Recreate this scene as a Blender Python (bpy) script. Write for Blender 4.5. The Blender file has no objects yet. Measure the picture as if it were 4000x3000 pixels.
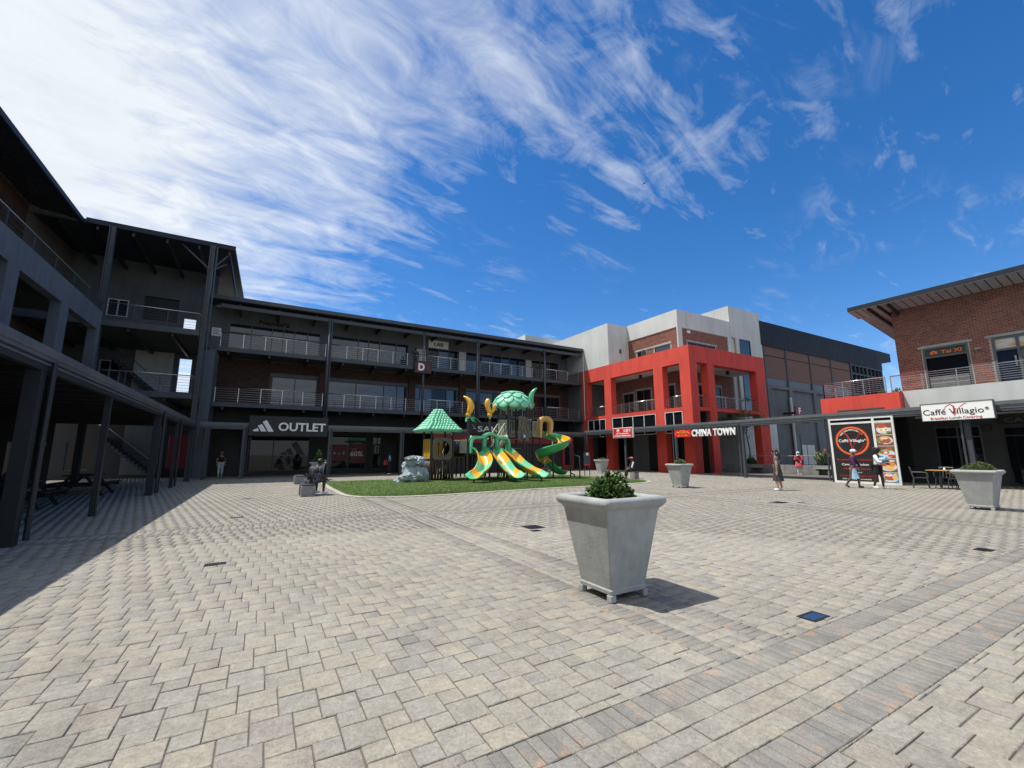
import bpy, bmesh, math, random
import numpy as np
from mathutils import Vector, Matrix

R = math.radians
scene = bpy.context.scene
COL = scene.collection
rnd = random.Random(7)

# ------------------------------------------------------------------ camera
cam_data = bpy.data.cameras.new("camera")
cam = bpy.data.objects.new("camera", cam_data)
COL.objects.link(cam)
scene.camera = cam
cam_data.sensor_width = 36.0
cam_data.lens = 1683.7 / 4000.0 * 36.0
cam_data.clip_start = 0.05
cam_data.clip_end = 2500.0
CAM = Vector((0.0, 0.0, 1.45))
_p, _y, _r = R(9.2187), R(29.88), R(-0.131)
_fw = Vector((math.sin(_y) * math.cos(_p), math.cos(_y) * math.cos(_p), math.sin(_p)))
_rt = Vector((math.cos(_y), -math.sin(_y), 0.0))
_up = _rt.cross(_fw)
_rt2 = _rt * math.cos(_r) + _up * math.sin(_r)
_up2 = -_rt * math.sin(_r) + _up * math.cos(_r)
cam.matrix_world = Matrix(((_rt2.x, _up2.x, -_fw.x, CAM.x), (_rt2.y, _up2.y, -_fw.y, CAM.y),
                           (_rt2.z, _up2.z, -_fw.z, CAM.z), (0, 0, 0, 1)))

# ------------------------------------------------------------------ sun and sky
SUN_DIR = Vector((-0.41, 0.26, 1.0)).normalized()
sun_data = bpy.data.lights.new("sun", 'SUN')
sun_data.energy = 5.0
sun_data.angle = R(0.53)
sun_data.color = (1.0, 0.95, 0.87)
sun = bpy.data.objects.new("sun", sun_data)
COL.objects.link(sun)
sun.rotation_euler = SUN_DIR.to_track_quat('Z', 'Y').to_euler()

world = bpy.data.worlds.new("World")
scene.world = world
world.use_nodes = True
wt = world.node_tree
wt.nodes.clear()


def N(tree, typ, **kw):
    n = tree.nodes.new(typ)
    for k, v in kw.items():
        if k == 'inp':
            for i, val in v.items():
                n.inputs[i].default_value = val
        else:
            setattr(n, k, v)
    return n


def math_node(tree, op, a, b=None, c=None, clamp=False):
    n = N(tree, 'ShaderNodeMath', operation=op, use_clamp=clamp)
    for i, v in enumerate((a, b, c)):
        if v is None:
            continue
        if isinstance(v, (int, float)):
            n.inputs[i].default_value = v
        else:
            tree.links.new(v, n.inputs[i])
    return n.outputs[0]


def map_range(tree, val, a, b, c=0.0, d=1.0, smooth=True):
    n = N(tree, 'ShaderNodeMapRange', interpolation_type='SMOOTHSTEP' if smooth else 'LINEAR')
    tree.links.new(val, n.inputs[0])
    for i, v in enumerate((a, b, c, d)):
        n.inputs[i + 1].default_value = v
    return n.outputs[0]


sky = N(wt, 'ShaderNodeTexSky', sky_type='NISHITA', sun_disc=False)
sky.sun_elevation = math.asin(SUN_DIR.z)
sky.sun_rotation = math.atan2(SUN_DIR.x, SUN_DIR.y)
sky.altitude = 1000.0
sky.air_density = 1.0
sky.dust_density = 0.6
sky.ozone_density = 3.0
hsv = N(wt, 'ShaderNodeHueSaturation', inp={1: 1.33, 2: 1.2})
wt.links.new(sky.outputs[0], hsv.inputs[4])
tc = N(wt, 'ShaderNodeTexCoord')
sep = N(wt, 'ShaderNodeSeparateXYZ')
wt.links.new(tc.outputs['Generated'], sep.inputs[0])
zc = math_node(wt, 'ADD', math_node(wt, 'MAXIMUM', sep.outputs[2], 0.0), 0.12)
px = math_node(wt, 'DIVIDE', sep.outputs[0], zc)
py = math_node(wt, 'DIVIDE', sep.outputs[1], zc)
# turn a little so the streaks of cirrus run almost along +X
ca, sa = math.cos(R(9)), math.sin(R(9))
pu = math_node(wt, 'ADD', math_node(wt, 'MULTIPLY', px, ca), math_node(wt, 'MULTIPLY', py, sa))
pv = math_node(wt, 'SUBTRACT', math_node(wt, 'MULTIPLY', py, ca), math_node(wt, 'MULTIPLY', px, sa))


def cloud_noise(su, sv, off, detail, rough, dist):
    cmb = N(wt, 'ShaderNodeCombineXYZ')
    wt.links.new(math_node(wt, 'MULTIPLY', pu, su), cmb.inputs[0])
    wt.links.new(math_node(wt, 'MULTIPLY', pv, sv), cmb.inputs[1])
    cmb.inputs[2].default_value = off
    nz = N(wt, 'ShaderNodeTexNoise')
    nz.inputs['Scale'].default_value = 1.0
    nz.inputs['Detail'].default_value = detail
    nz.inputs['Roughness'].default_value = rough
    nz.inputs['Distortion'].default_value = dist
    wt.links.new(cmb.outputs[0], nz.inputs['Vector'])
    return nz.outputs[0]


big = cloud_noise(0.8, 1.1, 3.1, 3.0, 0.5, 0.4)
streak = cloud_noise(0.9, 4.2, 7.7, 9.0, 0.60, 1.3)
puff = cloud_noise(4.5, 7.0, 1.3, 9.0, 0.62, 0.8)
# cover: thick to the west (small u), thinning out eastwards
cover = math_node(wt, 'ADD', map_range(wt, pu, -0.30, 0.80, 1.14, 0.10, False),
                  math_node(wt, 'MULTIPLY', math_node(wt, 'SUBTRACT', big, 0.5), 1.0))
tex = math_node(wt, 'ADD', math_node(wt, 'MULTIPLY', streak, 0.55), math_node(wt, 'MULTIPLY', puff, 0.45))
dens = math_node(wt, 'ADD', cover, math_node(wt, 'MULTIPLY', math_node(wt, 'SUBTRACT', tex, 0.5), 2.4))
alpha1 = map_range(wt, dens, 0.20, 1.10, 0.0, 0.97, False)
# thin scattered wisps everywhere else
patch = cloud_noise(1.3, 1.8, 21.0, 2.0, 0.5, 0.2)
wisp = cloud_noise(3.2, 8.5, 14.0, 9.0, 0.62, 1.1)
alpha2 = math_node(wt, 'MULTIPLY', map_range(wt, wisp, 0.48, 0.88, 0.0, 0.55), map_range(wt, patch, 0.48, 0.70))
alpha = math_node(wt, 'MAXIMUM', alpha1, alpha2)
shade = map_range(wt, puff, 0.3, 0.7, 0.90, 1.04, False)
ccol = N(wt, 'ShaderNodeVectorMath', operation='SCALE')
ccol.inputs[0].default_value = (6.6, 6.95, 7.3)
wt.links.new(shade, ccol.inputs['Scale'])
mixc = N(wt, 'ShaderNodeMix', data_type='RGBA')
wt.links.new(alpha, mixc.inputs[0])
tint = N(wt, 'ShaderNodeMix', data_type='RGBA', blend_type='MULTIPLY')
tint.inputs[0].default_value = 1.0
tint.inputs[7].default_value = (1.02, .965, 1.03, 1)
wt.links.new(hsv.outputs[0], tint.inputs[6])
wt.links.new(tint.outputs[2], mixc.inputs[6])
wt.links.new(ccol.outputs[0], mixc.inputs[7])
bg = N(wt, 'ShaderNodeBackground', inp={1: 0.128})
wt.links.new(mixc.outputs[2], bg.inputs[0])
wo = N(wt, 'ShaderNodeOutputWorld')
wt.links.new(bg.outputs[0], wo.inputs[0])

scene.view_settings.view_transform = 'Standard'
scene.view_settings.look = 'None'
scene.view_settings.gamma = 1.0
scene.view_settings.exposure = 0.08
scene.view_settings.use_curve_mapping = False
scene.render.engine = 'CYCLES'
scene.cycles.max_bounces = 6
scene.cycles.diffuse_bounces = 3
scene.cycles.glossy_bounces = 3
scene.cycles.use_denoising = True

# ------------------------------------------------------------------ materials
MATS = {}


def mat(name, col, rough=0.7, col2=None, scale=4.0, bump=0.0, bscale=None, metal=0.0, spec=0.5,
        island=0.0, detail=6.0, emit=None, stretch=(1, 1, 1), coat=0.0, lo=0.35, hi=0.65, streak=None):
    """Principled material: two colours mixed by a world-space noise, optional per-piece value change and bump."""
    if name in MATS:
        return MATS[name]
    m = bpy.data.materials.new(name)
    m.use_nodes = True
    t = m.node_tree
    b = t.nodes['Principled BSDF']
    b.inputs['Roughness'].default_value = rough
    b.inputs['Metallic'].default_value = metal
    b.inputs['Specular IOR Level'].default_value = spec
    if coat:
        b.inputs['Coat Weight'].default_value = coat
        b.inputs['Coat Roughness'].default_value = 0.08
    out = None
    geo = N(t, 'ShaderNodeNewGeometry')
    mp = N(t, 'ShaderNodeMapping')
    mp.inputs['Scale'].default_value = stretch
    t.links.new(geo.outputs['Position'], mp.inputs[0])
    if col2 is not None:
        nz = N(t, 'ShaderNodeTexNoise', inp={'Scale': scale, 'Detail': detail, 'Roughness': 0.6})
        t.links.new(mp.outputs[0], nz.inputs['Vector'])
        f = map_range(t, nz.outputs[0], lo, hi)
        mx = N(t, 'ShaderNodeMix', data_type='RGBA')
        mx.inputs[6].default_value = (*col, 1)
        mx.inputs[7].default_value = (*col2, 1)
        t.links.new(f, mx.inputs[0])
        out = mx.outputs[2]
    else:
        rgb = N(t, 'ShaderNodeRGB')
        rgb.outputs[0].default_value = (*col, 1)
        out = rgb.outputs[0]
    if island:
        oi = N(t, 'ShaderNodeObjectInfo')
        s = math_node(t, 'FRACT', math_node(t, 'ADD', geo.outputs['Random Per Island'], oi.outputs['Random']))
        f = map_range(t, s, 0, 1, 1 - island, 1 + island, False)
        sc = N(t, 'ShaderNodeVectorMath', operation='SCALE')
        t.links.new(out, sc.inputs[0])
        t.links.new(f, sc.inputs['Scale'])
        out = sc.outputs[0]
    if streak:
        # rain streaks and patchy fading on a weathered face
        amt, ssc, vert = streak
        for sc_, vv, am in ((ssc, vert, amt), (ssc * .22, 1.0, amt * .7)):
            mp2 = N(t, 'ShaderNodeMapping')
            mp2.inputs['Scale'].default_value = (1, 1, vv)
            t.links.new(geo.outputs['Position'], mp2.inputs[0])
            nz = N(t, 'ShaderNodeTexNoise', inp={'Scale': sc_, 'Detail': 7.0, 'Roughness': 0.65})
            t.links.new(mp2.outputs[0], nz.inputs['Vector'])
            f = map_range(t, nz.outputs[0], 0.40, 0.72, 1 + am * .4, 1 - am)
            sc = N(t, 'ShaderNodeVectorMath', operation='SCALE')
            t.links.new(out, sc.inputs[0])
            t.links.new(f, sc.inputs['Scale'])
            out = sc.outputs[0]
    t.links.new(out, b.inputs['Base Color'])
    if bump:
        nb = N(t, 'ShaderNodeTexNoise', inp={'Scale': bscale or scale * 4, 'Detail': 8.0, 'Roughness': 0.65})
        t.links.new(mp.outputs[0], nb.inputs['Vector'])
        bp = N(t, 'ShaderNodeBump', inp={'Strength': 1.0, 'Distance': bump})
        t.links.new(nb.outputs[0], bp.inputs['Height'])
        t.links.new(bp.outputs[0], b.inputs['Normal'])
    if emit:
        b.inputs['Emission Color'].default_value = (*emit[0], 1)
        b.inputs['Emission Strength'].default_value = emit[1]
    MATS[name] = m
    return m


def ramp_mat(name, stops, rough, bump, bscale, mottles, patch=None, wave=0.0, stain=False):
    """Paver or brick: the colour of each piece from a ramp on its own random number, mottled by noise."""
    m = bpy.data.materials.new(name)
    m.use_nodes = True
    t = m.node_tree
    b = t.nodes['Principled BSDF']
    b.inputs['Roughness'].default_value = rough
    b.inputs['Specular IOR Level'].default_value = 0.3
    geo = N(t, 'ShaderNodeNewGeometry')
    oi = N(t, 'ShaderNodeObjectInfo')
    s = math_node(t, 'FRACT', math_node(t, 'ADD', geo.outputs['Random Per Island'], oi.outputs['Random']))
    cr = N(t, 'ShaderNodeValToRGB')
    e = cr.color_ramp.elements
    while len(e) < len(stops):
        e.new(0.5)
    for i, (p, c) in enumerate(stops):
        e[i].position = p
        e[i].color = (*c, 1)
    t.links.new(s, cr.inputs[0])
    out = cr.outputs[0]
    if patch:
        nz = N(t, 'ShaderNodeTexNoise', inp={'Scale': patch[1], 'Detail': 2.0})
        t.links.new(geo.outputs['Position'], nz.inputs['Vector'])
        f = math_node(t, 'MULTIPLY', map_range(t, nz.outputs[0], 0.50, 0.66), map_range(t, s, 0.2, 0.75))
        mx = N(t, 'ShaderNodeMix', data_type='RGBA')
        t.links.new(f, mx.inputs[0])
        t.links.new(out, mx.inputs[6])
        mx.inputs[7].default_value = (*patch[0], 1)
        out = mx.outputs[2]
    for sc_, amt in mottles:
        nz = N(t, 'ShaderNodeTexNoise', inp={'Scale': sc_, 'Detail': 6.0, 'Roughness': 0.65})
        t.links.new(geo.outputs['Position'], nz.inputs['Vector'])
        f = map_range(t, nz.outputs[0], 0.3, 0.7, 1 - amt, 1 + amt)
        sc = N(t, 'ShaderNodeVectorMath', operation='SCALE')
        t.links.new(out, sc.inputs[0])
        t.links.new(f, sc.inputs['Scale'])
        out = sc.outputs[0]
    if stain:
        # trodden dirt in soft patches and small dark gum spots
        nz = N(t, 'ShaderNodeTexNoise', inp={'Scale': 0.9, 'Detail': 8.0, 'Roughness': 0.7, 'Distortion': 1.2})
        t.links.new(geo.outputs['Position'], nz.inputs['Vector'])
        d1 = map_range(t, nz.outputs[0], 0.52, 0.74, 1.0, 0.80)
        vo = N(t, 'ShaderNodeTexVoronoi', inp={'Scale': 2.1, 'Randomness': 1.0})
        t.links.new(geo.outputs['Position'], vo.inputs['Vector'])
        sepc = N(t, 'ShaderNodeSeparateColor')
        t.links.new(vo.outputs['Color'], sepc.inputs[0])
        rad = map_range(t, sepc.outputs[0], 0.62, 1.0, 0.0, 0.055, False)
        d2 = math_node(t, 'SUBTRACT', 1.0, math_node(t, 'MULTIPLY', math_node(t, 'LESS_THAN', vo.outputs['Distance'], rad), 0.45))
        sc = N(t, 'ShaderNodeVectorMath', operation='SCALE')
        t.links.new(out, sc.inputs[0])
        t.links.new(math_node(t, 'MULTIPLY', d1, d2), sc.inputs['Scale'])
        out = sc.outputs[0]
    t.links.new(out, b.inputs['Base Color'])
    nb = N(t, 'ShaderNodeTexNoise', inp={'Scale': bscale, 'Detail': 6.0, 'Roughness': 0.6, 'Distortion': wave})
    t.links.new(geo.outputs['Position'], nb.inputs['Vector'])
    bp = N(t, 'ShaderNodeBump', inp={'Strength': 1.0, 'Distance': bump})
    t.links.new(nb.outputs[0], bp.inputs['Height'])
    t.links.new(bp.outputs[0], b.inputs['Normal'])
    MATS[name] = m
    return m


def tex_brick_mat(name, c1, c2, mort):
    """brickwork too far off to tell the bricks apart: courses in the material"""
    m = bpy.data.materials.new(name)
    m.use_nodes = True
    t = m.node_tree
    b = t.nodes['Principled BSDF']
    b.inputs['Roughness'].default_value = .9
    geo = N(t, 'ShaderNodeNewGeometry')
    sp = N(t, 'ShaderNodeSeparateXYZ')
    t.links.new(geo.outputs['Position'], sp.inputs[0])
    cb = N(t, 'ShaderNodeCombineXYZ')
    t.links.new(math_node(t, 'ADD', sp.outputs[0], sp.outputs[1]), cb.inputs[0])
    t.links.new(sp.outputs[2], cb.inputs[1])
    br = N(t, 'ShaderNodeTexBrick', inp={'Scale': 1.0, 'Mortar Size': .008, 'Brick Width': .234, 'Row Height': .085, 'Bias': 0.0})
    br.inputs['Color1'].default_value = (*c1, 1)
    br.inputs['Color2'].default_value = (*c2, 1)
    br.inputs['Mortar'].default_value = (*mort, 1)
    t.links.new(cb.outputs[0], br.inputs['Vector'])
    t.links.new(br.outputs['Color'], b.inputs['Base Color'])
    MATS[name] = m
    return m


M = dict(
    brick_far=tex_brick_mat('far_brickwork', (.15, .066, .054), (.115, .055, .046), (.19, .16, .14)),
    paver=ramp_mat('paver_concrete', [(0.0, (.272, .257, .223)), (.3, (.324, .304, .260)), (.55, (.294, .281, .252)),
                                       (.75, (.342, .314, .256)), (.9, (.306, .276, .237)), (1.0, (.264, .255, .234))],
                   0.85, 0.011, 26.0, [(9.0, .11), (38.0, .13), (160.0, .12), (0.35, .07)], wave=2.2, stain=True),
    border=ramp_mat('paver_border', [(0.0, (.205, .198, .182)), (.5, (.250, .238, .214)), (1.0, (.190, .185, .174))],
                    0.9, 0.003, 90.0, [(9.0, .10), (60.0, .14), (200.0, .20), (0.35, .10)], patch=((.315, .235, .180), 5.0), stain=True),
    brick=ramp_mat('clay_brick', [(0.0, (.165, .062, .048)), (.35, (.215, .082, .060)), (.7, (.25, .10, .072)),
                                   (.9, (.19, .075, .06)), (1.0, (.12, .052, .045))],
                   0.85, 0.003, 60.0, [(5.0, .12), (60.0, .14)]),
    brick_shaded=ramp_mat('shaded_clay_brick', [(0.0, (.060, .030, .024)), (.5, (.082, .042, .033)), (1.0, (.048, .027, .022))],  # darker copy of the brick, with the blocks' shade put into its colours
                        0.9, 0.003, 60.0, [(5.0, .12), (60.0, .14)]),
    mortar_shaded=mat('shaded_mortar', (.11, .095, .085), .9, (.09, .08, .07), 3, .002, 80),  # mortar copy darkened along with the shaded brick
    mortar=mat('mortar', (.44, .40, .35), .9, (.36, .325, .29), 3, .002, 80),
    joint=mat('joint_sand', (.115, .104, .086), .95, (.155, .142, .118), 2.5),
    asphalt=mat('outer_paving', (.20, .19, .17), .9, (.25, .235, .21), .8, .004, 30),
    steel_grey=mat('grey_painted_steel', (.046, .054, .066), .5, (.054, .062, .074), .6, streak=(.15, 2.0, .3)),
    steel_dark=mat('dark_painted_steel', (.016, .018, .021), .5, (.022, .024, .027), .8),
    gutter=mat('gutter_paint', (.105, .115, .125), .45, (.125, .135, .145), .7, streak=(.14, 3.0, .3)),
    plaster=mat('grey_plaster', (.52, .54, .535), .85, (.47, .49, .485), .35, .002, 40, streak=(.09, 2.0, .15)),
    plaster_dull=mat('dull_grey_plaster', (.125, .136, .150), .9, (.110, .120, .134), .5, .002, 40, streak=(.18, 2.0, .15)),  # tone lowered to carry some shade of the west and north blocks
    plaster_shade=mat('shaded_plaster', (.060, .063, .068), .9, (.048, .051, .056), .5, .002, 40),  # dark copy of the grey plaster, shade painted into the colour
    red=mat('red_plaster', (.60, .062, .042), .8, (.555, .057, .039), .5, .003, 35, streak=(.16, 2.2, .18)),
    soffit=mat('white_soffit', (.55, .54, .51), .9, (.50, .49, .47), .6, streak=(.10, 1.2, 1)),
    glass=mat('dark_glass', (.008, .010, .014), .03, None, spec=.4),
    glass_blue=mat('sky_tint_glass', (.018, .028, .055), .04, (.014, .020, .036), .4, spec=.9),  # blue base colour stands in for reflected sky
    frame_grey=mat('window_frame', (.085, .09, .10), .45),
    frame_white=mat('white_frame', (.72, .73, .72), .4, (.66, .67, .66), 2.0, streak=(.10, 4.0, .4)),
    frame_dark=mat('dark_frame', (.03, .032, .035), .45),
    lintel=mat('concrete_lintel', (.34, .345, .34), .85, (.29, .295, .29), 1.5, .001, 60, streak=(.15, 4.0, .3)),
    chrome=mat('stainless_steel', (.62, .62, .62), .22, metal=1.0),
    cable=mat('rail_steel', (.50, .51, .52), .35, metal=.8),
    black=mat('black_panel', (.012, .012, .014), .5),
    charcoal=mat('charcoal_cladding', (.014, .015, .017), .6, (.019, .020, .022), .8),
    white=mat('white_paint', (.80, .81, .82), .5),
    white_lit=mat('white_sign_face', (.78, .79, .80), .4),
    roof_sheet=mat('roof_sheet', (.016, .021, .033), .65, (.020, .026, .039), .4, spec=.25, streak=(.15, 1.0, 1)),
    roof_under=mat('roof_underside', (.026, .031, .041), .7, (.02, .024, .033), .5),  # colour darkened to deepen the shade under the walkway roofs
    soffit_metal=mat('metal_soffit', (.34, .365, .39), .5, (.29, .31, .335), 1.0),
    planter=mat('cast_concrete', (.345, .36, .36), .85, (.295, .31, .315), 5.0, .004, 34, detail=8, streak=(.11, 8.0, .2)),
    soil=mat('dark_soil', (.05, .04, .032), 1.0, (.03, .025, .02), 20, .01, 30),
    leaf=mat('succulent_leaf', (.034, .078, .015), .38, (.065, .12, .026), 14, island=.35, spec=.4),
    leaf2=mat('shrub_leaf', (.06, .095, .022), .6, (.10, .135, .04), 10, island=.4),
    leaf3=mat('strap_leaf', (.05, .10, .03), .5, (.09, .14, .05), 8, island=.35),
    bark=mat('bark', (.10, .075, .05), .9, (.06, .045, .03), 12, .004, 30),
    turf=mat('artificial_turf', (.070, .122, .022), .95, (.086, .140, .030), 2.2, .004, 160, streak=(.22, 1.6, 1)),
    blade=mat('turf_blade', (.074, .130, .022), .9, island=.3),
    kerb=mat('concrete_edging', (.40, .37, .31), .9, (.34, .315, .27), 5, .002, 60, streak=(.2, 3.0, 1)),
    bench_block=mat('bench_concrete', (.26, .265, .26), .9, (.20, .205, .205), 5, .002, 50, streak=(.2, 8.0, .5)),
    bench_slab=mat('bench_slab', (.055, .055, .055), .7, (.04, .04, .04), 6),
    cover=mat('cast_iron', (.035, .037, .04), .45, (.05, .05, .052), 20, .002, 60, metal=.6),
    cover_steel=mat('bright_steel_lid', (.62, .66, .74), .22, metal=1.0),
    p_mint=mat('mint_plastic', (.24, .66, .45), .42, (.21, .62, .41), 3.0, coat=.25, streak=(.14, 3.0, .6)),
    p_green=mat('green_plastic', (.07, .44, .20), .28, (.06, .40, .18), 3.0, coat=.5, streak=(.10, 5.0, 1)),
    p_dgreen=mat('leaf_green_plastic', (.05, .39, .14), .35, (.045, .35, .125), 3.0, coat=.3),
    p_yellow=mat('yellow_plastic', (.86, .45, .025), .28, (.83, .42, .02), 3.0, coat=.5, streak=(.10, 5.0, 1)),
    p_tan=mat('tan_plastic', (.62, .37, .13), .4, (.58, .34, .11), 3.0, coat=.2),
    p_brown=mat('bark_brown_plastic', (.175, .145, .11), .55, (.125, .10, .078), 9.0, .006, 22),
    p_plum=mat('dark_brown_plastic', (.030, .017, .014), .5, (.022, .013, .011), 6.0, .004, 20),
    p_blue=mat('blue_plastic', (.03, .06, .30), .4),
    p_post=mat('playground_post', (.030, .031, .034), .4),
    p_cream=mat('cream_powdercoat', (.62, .64, .50), .45),
    p_cap=mat('pale_post_cap', (.66, .64, .58), .6),
    rock=mat('artificial_rock', (.27, .33, .37), .8, (.34, .40, .43), 1.6, .012, 9),
    sake_red=mat('crimson_fascia', (.16, .012, .018), .5, (.14, .011, .016), .5),
    bright_red=mat('red_sign_face', (.62, .022, .022), .45),
    gold=mat('gold_lettering', (.75, .42, .06), .5),
    orange=mat('orange_print', (.78, .15, .035), .5),
    red_print=mat('red_print', (.55, .03, .025), .5),
    blue_print=mat('blue_print', (.03, .11, .38), .5),
    sign_green=mat('green_sign_face', (.018, .06, .04), .5),
    dark_print=mat('dark_print', (.02, .02, .022), .5),
    dull_print=mat('dull_lettering', (.055, .045, .045), .7),
    wood=mat('pale_wood', (.55, .33, .13), .5, (.47, .27, .10), 6, stretch=(1, 12, 1)),
    picnic=mat('dark_timber', (.025, .02, .017), .8, (.035, .028, .023), 6),
    chair_grey=mat('moulded_chair', (.045, .05, .053), .5),
    skin_dark=mat('dark_skin', (.055, .026, .016), .5),
    skin_mid=mat('brown_skin', (.15, .070, .042), .5),
    skin_light=mat('light_skin', (.47, .265, .18), .5),
    hair=mat('black_hair', (.010, .008, .008), .5, (.02, .016, .014), 60),
)

# ------------------------------------------------------------------ mesh helpers
class MB:
    """Collects polygons and links them as one mesh object."""

    def __init__(self):
        self.v, self.f = [], []

    def poly(self, pts):
        n = len(self.v)
        self.v += [tuple(p) for p in pts]
        self.f.append(tuple(range(n, n + len(pts))))
        return self

    def raw(self, vs, fs):
        n = len(self.v)
        self.v += [tuple(p) for p in vs]
        self.f += [tuple(n + i for i in f) for f in fs]
        return self

    def box(self, x0, y0, z0, x1, y1, z1):
        x0, x1 = min(x0, x1), max(x0, x1)
        y0, y1 = min(y0, y1), max(y0, y1)
        z0, z1 = min(z0, z1), max(z0, z1)
        return self.raw([(x0, y0, z0), (x1, y0, z0), (x1, y1, z0), (x0, y1, z0),
                         (x0, y0, z1), (x1, y0, z1), (x1, y1, z1), (x0, y1, z1)],
                        [(3, 2, 1, 0), (4, 5, 6, 7), (0, 1, 5, 4), (1, 2, 6, 5), (2, 3, 7, 6), (3, 0, 4, 7)])

    def cbox(self, c, s, rot=None):
        """box by centre and size, optionally turned by a matrix"""
        hx, hy, hz = s[0] / 2, s[1] / 2, s[2] / 2
        vs = [Vector((sx * hx, sy * hy, sz * hz)) for sz in (-1, 1) for sx, sy in ((-1, -1), (1, -1), (1, 1), (-1, 1))]
        if rot is not None:
            vs = [rot @ v for v in vs]
        c = Vector(c)
        return self.raw([c + v for v in vs],
                        [(3, 2, 1, 0), (4, 5, 6, 7), (0, 1, 5, 4), (1, 2, 6, 5), (2, 3, 7, 6), (3, 0, 4, 7)])

    def tube(self, pts, r, n=8, cap=True):
        """round bar along a list of points; r is one radius or one for each point"""
        pts = [Vector(p) for p in pts]
        rs = r if isinstance(r, (list, tuple)) else [r] * len(pts)
        base = len(self.v)
        prev = None
        for i, p in enumerate(pts):
            d = (pts[min(i + 1, len(pts) - 1)] - pts[max(i - 1, 0)])
            d = d.normalized() if d.length > 1e-9 else Vector((0, 0, 1))
            if prev is None:
                a = Vector((0, 0, 1)) if abs(d.z) < .9 else Vector((1, 0, 0))
                u = d.cross(a).normalized()
            else:
                u = (prev - d * prev.dot(d))
                u = u.normalized() if u.length > 1e-6 else d.orthogonal().normalized()
            prev = u
            w = d.cross(u)
            for k in range(n):
                a = 2 * math.pi * k / n
                self.v.append(tuple(p + (u * math.cos(a) + w * math.sin(a)) * rs[i]))
        for i in range(len(pts) - 1):
            for k in range(n):
                a, b = base + i * n + k, base + i * n + (k + 1) % n
                self.f.append((a, a + n, b + n, b))
        if cap:
            self.f.append(tuple(base + k for k in range(n)))
            self.f.append(tuple(base + (len(pts) - 1) * n + k for k in reversed(range(n))))
        return self

    def loft(self, rings, cap=True, closed=True):
        base = len(self.v)
        n = len(rings[0])
        for r_ in rings:
            self.v += [tuple(p) for p in r_]
        for i in range(len(rings) - 1):
            for k in range(n if closed else n - 1):
                a, b = base + i * n + k, base + i * n + (k + 1) % n
                self.f.append((a, b, b + n, a + n))
        if cap:
            self.f.append(tuple(base + k for k in reversed(range(n))))
            self.f.append(tuple(base + (len(rings) - 1) * n + k for k in range(n)))
        return self

    def lathe(self, prof, n=16, c=(0, 0, 0), sx=1.0, sy=1.0):
        rings = [[(c[0] + r * sx * math.cos(2 * math.pi * k / n), c[1] + r * sy * math.sin(2 * math.pi * k / n), c[2] + z)
                  for k in range(n)] for r, z in prof]
        return self.loft(rings)

    def ball(self, c, r, n=10, m=6):
        rx, ry, rz = r if isinstance(r, (tuple, list)) else (r, r, r)
        rings = []
        for i in range(m + 1):
            a = math.pi * i / m
            s = max(math.sin(a), .02)
            rings.append([(c[0] + rx * s * math.cos(2 * math.pi * k / n), c[1] + ry * s * math.sin(2 * math.pi * k / n),
                           c[2] - rz * math.cos(a)) for k in range(n)])
        return self.loft(rings)

    def mesh(self, name, m=None, smooth=False):
        me = bpy.data.meshes.new(name)
        me.from_pydata(self.v, [], self.f)
        if m is not None:
            me.materials.append(M[m] if isinstance(m, str) else m)
        if smooth:
            me.polygons.foreach_set('use_smooth', [True] * len(me.polygons))
        me.update()
        return me

    def build(self, name, m, parent=None, smooth=False, bevel=0.0, seg=2, **props):
        me = self.mesh(name, m, smooth)
        if bevel:
            bm = bmesh.new()
            bm.from_mesh(me)
            bmesh.ops.remove_doubles(bm, verts=bm.verts, dist=1e-5)
            bmesh.ops.recalc_face_normals(bm, faces=bm.faces)
            ed = [e for e in bm.edges if len(e.link_faces) == 2 and e.calc_face_angle(0) > .5]
            bmesh.ops.bevel(bm, geom=ed, offset=bevel, segments=seg, affect='EDGES', profile=.5, clamp_overlap=True)
            bm.to_mesh(me)
            bm.free()
        return link(name, me, parent, **props)


def link(name, me, parent=None, loc=None, **props):
    o = bpy.data.objects.new(name, me)
    COL.objects.link(o)
    if loc is not None:
        o.location = loc
    if parent is not None:
        adopt(o, parent)
    for k, v in props.items():
        o[k] = v
    return o


def adopt(o, parent):
    """parent o (built in world coordinates) to its thing without moving it"""
    o.parent = parent
    o.matrix_parent_inverse = Matrix.Translation(-Vector(parent.location))


def thing(name, label, cat, loc=(0, 0, 0), group=None):
    o = bpy.data.objects.new(name, None)
    COL.objects.link(o)
    o.location = loc
    o.empty_display_size = .2
    o['label'], o['category'] = label, cat
    if group:
        o['group'] = group
    return o


def tag(o, label, cat, group=None):
    o['label'], o['category'] = label, cat
    if group:
        o['group'] = group
    return o


def copy_tree(o, parent=None):
    c = o.copy()
    COL.objects.link(c)
    if parent is not None:
        keep = o.matrix_parent_inverse.copy()
        c.parent = parent
        c.matrix_parent_inverse = keep
    for ch in KIDS.get(o, ()) or [x for x in COL.objects if x.parent is o]:
        copy_tree(ch, c)
    return c


KIDS = {}


def place_copy(src, delta, label=None, group=None):
    """a copy of a thing and all its parts, moved by delta"""
    c = copy_tree(src)
    c.location = Vector(src.location) + Vector(delta)
    if label:
        c['label'] = label
    if group:
        c['group'] = group
    return c


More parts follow.
